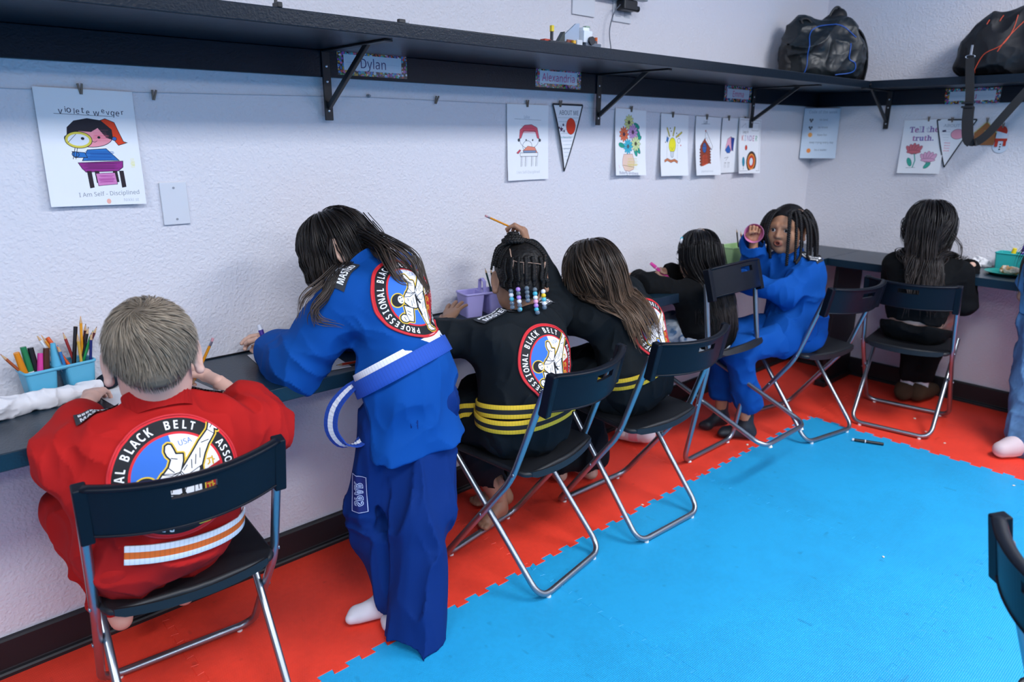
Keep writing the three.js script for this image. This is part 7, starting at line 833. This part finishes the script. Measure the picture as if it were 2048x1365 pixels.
// rolled white cloth with a dark end
{ const P = thing('rolled_cloth', 'long rolled white cloth with a dark end lying on the desk before the caddy', 'cloth'); const f = new Field(); const pts = [[-4.42, 0.785, 0.20], [-4.28, 0.782, 0.175], [-4.15, 0.778, 0.150], [-4.05, 0.775, 0.130], [-3.965, 0.772, 0.110], [-3.925, 0.771, 0.092]]; for (let i = 0; i < pts.length - 1; i++) f.cone(pts[i], pts[i + 1], lerp(0.032, 0.016, i / 4), lerp(0.032, 0.016, (i + 1) / 4), 0.02); f.cut([0, DH + 0.001, 0], [0, -1, 0], 0.003); f.amp = 0.006; f.mod = folds(101, 0.004, 26); mesh('cloth_roll', f.mesh(0.005), cloth([0.72, 0.72, 0.76]), P); const e = new Field(); e.ell([-3.905, 0.775, 0.085], [0.030, 0.020, 0.022], null); e.cone([-3.905, 0.775, 0.085], [-3.88, 0.775, 0.07], 0.018, 0.014, 0.01); e.cut([0, DH + 0.001, 0], [0, -1, 0], 0.003); mesh('dark_end', e.mesh(0.004), cloth([0.006, 0.012, 0.022]), P, 'dark fuzzy end'); }
// tissue, tray with food
{ const f = new Field(); f.cone([-0.10, 0.762, 0.98], [-0.06, 0.765, 1.03], 0.022, 0.018, 0.02); f.cone([-0.06, 0.765, 1.01], [-0.05, 0.775, 0.985], 0.02, 0.02, 0.02); f.cut([0, DH + 0.001, 0], [0, -1, 0], 0.002); f.amp = 0.008; f.mod = folds(111, 0.007, 45); solo('tissue', f.mesh(0.004), std(new THREE.Color().setRGB(0.8, 0.8, 0.83), 0.9), 'crumpled white tissue on the end wall desk', 'tissue'); }
{ const P = thing('food_tray', 'shallow teal tray on the end wall desk', 'tray', [-0.235, DH + 0.0003, 1.165]); const g = new THREE.LatheGeometry([[0, 0], [0.07, 0], [0.095, 0.014], [0.098, 0.015], [0.092, 0.012], [0.068, 0.003], [0, 0.003]].map((p) => new THREE.Vector2(...p)), 36); mesh('dish', g, phys(0x2a8f86, 0.35), P); const f = new Field(); f.cone([-0.22, DH + 0.020, 1.15], [-0.24, DH + 0.022, 1.20], 0.020, 0.016, 0.01); f.amp = 0.004; f.mod = folds(121, 0.003, 60); solo('bread_roll', f.mesh(0.004, (x, y, z) => (noise3(x * 60, y * 60, z * 60) > 0.5 ? [0.72, 0.62, 0.5] : [0.55, 0.30, 0.12])), phys(WHITE, 0.7, { vertexColors: true }), 'small golden bread roll lying in the teal tray', 'bread'); }
// pink putty cup round the fist of the girl in blue
{ const c = [-1.262, 0.962, 0.388], d = nrm3([-0.93, 0.12, 0.36]), g = new THREE.LatheGeometry([[0.020, -0.030], [0.036, -0.026], [0.043, 0.004], [0.0445, 0.010], [0.0425, 0.010], [0.034, -0.022], [0.020, -0.026]].map((p) => new THREE.Vector2(...p)), 40); solo('pink_cup', alongY(g, c, add3(c, d)), phys(new THREE.Color().setRGB(0.85, 0.30, 0.58), 0.3, { transmission: 0.35, thickness: 0 }), 'pink translucent cup round the raised fist of the girl in blue', 'cup'); }
// crumbs on the mats
{ const R = rng(9), gs = []; for (const [x, z] of [[-2.24, 0.575], [-0.62, 1.05], [-0.48, 0.95], [-0.70, 1.16], [-1.9, 1.35], [-1.42, 0.55], [-0.95, 1.5]]) { const s = new THREE.IcosahedronGeometry(0.004 + 0.003 * R(), 0); s.scale(1.4, 0.5, 1); s.rotateY(R() * 6); s.translate(x, 0.002, z); gs.push(s); } const m = solo('floor_crumbs', mergeGeometries(gs), std(0xd9d2c4, 0.9), 'tiny pale crumbs scattered on the foam mats', 'crumbs'); m.userData.kind = 'stuff'; }
// ------------------------------------------------------------------ things on the shelves
const nylon = phys(new THREE.Color().setRGB(0.006, 0.010, 0.013), 0.42), nylonDark = phys(new THREE.Color().setRGB(0.004, 0.004, 0.006), 0.6), webbing = phys(new THREE.Color().setRGB(0.006, 0.006, 0.008), 0.7);
{ // backpack
  const P = thing('backpack', 'black backpack with blue piping standing on the shelf corner', 'backpack', [-0.47, SY1 + 0.0004, 0.225]);
  const B = new Frame([0, 0, 0], [0, 1, 0], nrm3([-0.61, 0, 0.79])), w = (x, y, z) => B.w([x, y, z]), f = new Field(), S = (h, y, r, z = 0) => f.cone(w(-h, y, z), w(h, y, z), r, r, 0.07);
  S(0.125, 0.070, 0.075); S(0.125, 0.150, 0.080); S(0.105, 0.230, 0.075, -0.005); f.cone(w(-0.10, 0.06, 0.045), w(0.10, 0.06, 0.045), 0.06, 0.06, 0.05); f.cone(w(-0.085, 0.15, 0.045), w(0.085, 0.15, 0.045), 0.055, 0.055, 0.05); f.cut([0, 0.001, 0], [0, -1, 0], 0.006);
  f.amp = 0.02; f.mod = foldSum(folds(131, 0.012, 6.5), folds(132, 0.003, 15)); mesh('bag_body', f.mesh(0.0062), nylon, P, 'crumpled black nylon body');
  for (const s of [-1, 1]) { const k = new Field(); k.cone(w(s * 0.185, 0.03, 0), w(s * 0.175, 0.14, 0), 0.042, 0.040, 0.02); k.cut([0, 0.001, 0], [0, -1, 0], 0.004); k.amp = 0.01; k.mod = folds(135 + s, 0.005, 13); mesh('side_pocket', k.mesh(0.006), nylonDark, P); }
  const on = (x, y) => { const o = w(x, y, 0.3), p = f.march(o, w(0, 0, -1), 0.6, 0.003); return p ? V(...p) : null; }, pipe = (l) => sweep(smoothPts(l.map(([x, y]) => [x, y, 0]), 26).map(([x, y]) => on(x, y)).filter(Boolean), 0.0026, 0.0026, 6), blueP = phys(new THREE.Color().setRGB(0.02, 0.10, 0.42), 0.4);
  for (const l of [[[-0.135, 0.015], [-0.125, 0.07], [-0.130, 0.15], [-0.10, 0.235], [-0.02, 0.262], [0.06, 0.25], [0.115, 0.20]], [[0.085, 0.17], [0.085, 0.10], [0.12, 0.075], [0.12, 0.04], [0.03, 0.022]]]) mesh('piping', pipe(l), blueP, P, 'blue piping');
  const arch = []; for (let i = 0; i <= 18; i++) { const t = i / 18; arch.push(V(...w(lerp(0.02, 0.115, t) + 0.01 * Math.sin(t * 3.14), 0.275 + 0.085 * Math.sin(Math.PI * Math.pow(t, 0.75)), -0.03))); } mesh('back_panel', (() => { const sh = new Field(); sh.cone(w(0.035, 0.27, -0.045), w(0.085, 0.315, -0.045), 0.04, 0.042, 0.02); sh.cone(w(0.0, 0.26, -0.045), w(0.035, 0.27, -0.045), 0.03, 0.04, 0.02); return sh.mesh(0.006); })(), nylonDark, P, 'raised padded back panel'); mesh('panel_edge', sweep(arch, 0.006, 0.006, 8), nylon, P);
  mesh('shoulder_strap', ribbon(smoothPts([w(0.11, 0.265, 0.02), w(0.165, 0.235, 0.03), w(0.205, 0.16, 0.035), w(0.222, 0.07, 0.03), w(0.215, 0.004, 0.03)], 22), w(0.2, 0, 1), 0.035, 0.006), webbing, P, 'black shoulder strap'); mesh('top_handle', ribbon(smoothPts([w(-0.13, 0.255, 0.03), w(-0.15, 0.285, 0.03), w(-0.12, 0.292, 0.03), w(-0.09, 0.27, 0.03)], 14), w(0, 0, 1), 0.03, 0.008), webbing, P);
  for (const [x, y, z] of [[-0.135, 0.155, 0.095], [0.178, 0.135, 0.048], [0.165, 0.05, 0.052]]) mesh('zip_pull', new RoundedBoxGeometry(0.012, 0.045, 0.006, 2, 0.002).applyMatrix4(new THREE.Matrix4().makeBasis(V(...B.x), V(...B.y), V(...B.z))).translate(...w(x, y, z)), std(0xc9cdd6, 0.5), P, 'white printed zip pull');
}
{ // duffel bag
  const P = thing('duffel_bag', 'black duffel bag with orange piping on the end wall shelf', 'duffel bag', [-0.16, SY1 + 0.0004, 1.10]);
  const f = new Field(); f.cone([0, 0.115, -0.215], [0, 0.125, 0.42], 0.120, 0.125, 0.03); f.cone([-0.01, 0.05, -0.255], [-0.01, 0.05, 0.42], 0.062, 0.07, 0.05); f.cone([0, 0.20, -0.20], [0, 0.225, 0.42], 0.075, 0.080, 0.06); f.cone([0.0, 0.24, -0.10], [0, 0.262, 0.3], 0.045, 0.05, 0.05); f.cut([0, 0.001, 0], [0, -1, 0], 0.006); f.cut([0.155, 0, 0], [1, 0, 0], 0.01); f.amp = 0.016; f.mod = foldSum(folds(141, 0.011, 6, [1, 0.8, 1.2]), folds(142, 0.003, 14)); mesh('bag_body', f.mesh(0.0065), nylonDark, P, 'black fabric body');
  const orange = phys(new THREE.Color().setRGB(0.52, 0.060, 0.022), 0.5), on = (y, z) => { const p = f.march([-0.5, y, z], [1, 0, 0], 0.6, 0.003); return p && p[0] < 0.12 ? V(...p) : null; }, pipe = (l) => sweep(smoothPts(l.map(([y, z]) => [0, y, z]), 24).map(([, y, z]) => on(y, z)).filter(Boolean), 0.0022, 0.0022, 6);
  for (const g of [pipe([[0.015, -0.225], [0.09, -0.19], [0.13, -0.12], [0.19, -0.095], [0.255, -0.09]]), pipe([[0.10, -0.135], [0.17, -0.10], [0.235, -0.055]]), pipe([[0.225, -0.205], [0.245, -0.20]]), pipe([[0.235, -0.16], [0.262, -0.155]])]) if (g.attributes.position.count > 8) mesh('piping', g, orange, P, 'orange piping');
  const txt = canvasTex(256, 192, (g, w, h) => { g.fillStyle = '#0a0a0c'; g.fillRect(0, 0, w, h); G.txt(g, 'A', 60, 50, 90, '#e8eaf0', 'sans-serif'); G.txt(g, '( UN', 110, 130, 90, '#e8eaf0', 'sans-serif'); }); mesh('printed_letters', decal(f, 10, 8, (u, v) => [-0.5, 0.10 + 0.09 * v, 0.025 + 0.12 * u], [1, 0, 0], 0.0025, null, 0.7), std(0xffffff, 0.6, { map: txt }), P, 'white printed letters');
  mesh('carry_handle', ribbon(smoothPts([[-0.118, 0.06, 0.0], [-0.13, 0.15, 0.0], [-0.115, 0.24, 0.0], [-0.06, 0.30, 0.02], [-0.05, 0.31, 0.10]], 24), [0, 0, 1], 0.035, 0.004), webbing, P);
  const strapPts = smoothPts([[-0.152, 0.078, -0.235], [-0.158, 0.02, -0.225], [-0.160, -0.10, -0.205], [-0.160, -0.22, -0.195], [-0.158, -0.296, -0.175], [-0.155, -0.302, -0.150], [-0.155, -0.270, -0.110], [-0.157, -0.18, -0.05], [-0.160, -0.06, 0.03], [-0.155, 0.03, 0.10], [-0.13, 0.09, 0.20]], 60); mesh('shoulder_strap', ribbon(strapPts, [0.05, 0.15, 1], 0.036, 0.004), webbing, P, 'black shoulder strap hanging below the shelf'); mesh('strap_pad', ribbon(strapPts.slice(14, 27), [0.05, 0.15, 1], 0.046, 0.012), webbing, P, 'folded strap webbing'); mesh('buckle', join([box(-0.172, -0.128, -0.232, -0.156, -0.118, -0.182, 0.002), box(-0.172, -0.146, -0.232, -0.156, -0.136, -0.182, 0.002)]), blackMetal, P); mesh('snap_hook', join([new THREE.TorusGeometry(0.016, 0.0025, 8, 20).rotateY(Math.PI / 2).scale(1, 0.5, 1.2).translate(-0.150, 0.084, -0.236), box(-0.153, 0.09, -0.240, -0.147, 0.135, -0.230, 0.002)]), ferrule, P, 'metal snap hook');
}
{ // brick-built toy
  const P = thing('toy_brick_model', 'small toy model of grey, white and orange bricks on the long shelf', 'toy', [-2.50, SY1 + 0.0004, 0.375]); const M = (c) => colMat(c), b = (x0, y0, z0, x1, y1, z1, c) => mesh('brick', box(x0, y0, z0, x1, y1, z1, 0.0012), M(c), P);
  b(-0.115, 0, -0.02, -0.01, 0.006, 0.02, '#2a2e36'); b(0.045, 0, -0.022, 0.118, 0.012, 0.022, '#5a6472'); b(-0.13, 0, -0.012, -0.105, 0.010, 0.01, '#b03a24'); b(-0.095, 0.006, -0.004, -0.087, 0.040, 0.004, '#20242c'); b(-0.096, 0.034, -0.005, -0.085, 0.052, 0.005, '#e2c42a'); b(-0.030, 0.006, -0.010, 0.0, 0.016, 0.010, '#7a3a2c'); b(-0.012, 0.004, 0.010, 0.0, 0.014, 0.020, '#d8a42c'); b(0.038, 0.012, -0.018, 0.078, 0.048, 0.018, '#d6dae0'); b(0.040, 0.048, -0.012, 0.070, 0.058, 0.012, '#e4e7ec'); b(0.058, 0.058, -0.008, 0.078, 0.064, 0.008, '#8fa08c'); b(0.082, 0.012, -0.012, 0.098, 0.026, 0.012, '#e07a1c'); b(0.102, 0.012, -0.010, 0.112, 0.022, 0.010, '#3a3f48'); b(0.112, 0.012, -0.006, 0.118, 0.034, 0.006, '#d8601c'); b(0.010, 0.0, -0.015, 0.036, 0.018, 0.015, '#c2c8d0');
  const wedge = (pts, d, c, n) => mesh(n, new THREE.ExtrudeGeometry(new THREE.Shape(pts.map((p) => new THREE.Vector2(...p))), { depth: d, bevelEnabled: false }), M(c), P); wedge([[-0.075, 0.006], [-0.048, 0.006], [-0.048, 0.036], [-0.052, 0.036]], 0.016, '#26302f', 'brick'); wedge([[-0.038, 0.010], [0.028, 0.008], [0.028, 0.068], [0.012, 0.066], [-0.038, 0.030]], 0.006, '#97a3b4', 'brick'); const wh = new THREE.CylinderGeometry(0.013, 0.013, 0.008, 20); wh.rotateX(Math.PI / 2); wh.translate(0.068, 0.018, 0.024); mesh('wheel', wh, M('#1a1d24'), P);
}
{ const P = thing('loose_cable', 'short black cable end standing up on the long shelf', 'cable', [-3.50, SY1 + 0.0004, 0.38]); mesh('cable', tube([V(0, 0.004, 0), V(0.004, 0.02, 0), V(-0.004, 0.045, -0.01), V(-0.02, 0.075, -0.02)], 0.004, 18, 8), blackMetal, P); mesh('connector', new RoundedBoxGeometry(0.012, 0.012, 0.03, 2, 0.002).translate(0, 0.006, 0.016), blackMetal, P); }
{ const P = thing('cable_clip', 'tiny black clip lying on the long shelf edge', 'clip', [-3.165, SY1 + 0.0004, 0.398]); mesh('clip_body', new RoundedBoxGeometry(0.020, 0.010, 0.012, 2, 0.002).translate(0, 0.005, 0), blackMetal, P); mesh('clip_tongue', box(0.010, 0.001, -0.004, 0.022, 0.004, 0.004, 0.0008), std(0x8a8f98, 0.5), P); }
renderer.render(scene, camera);
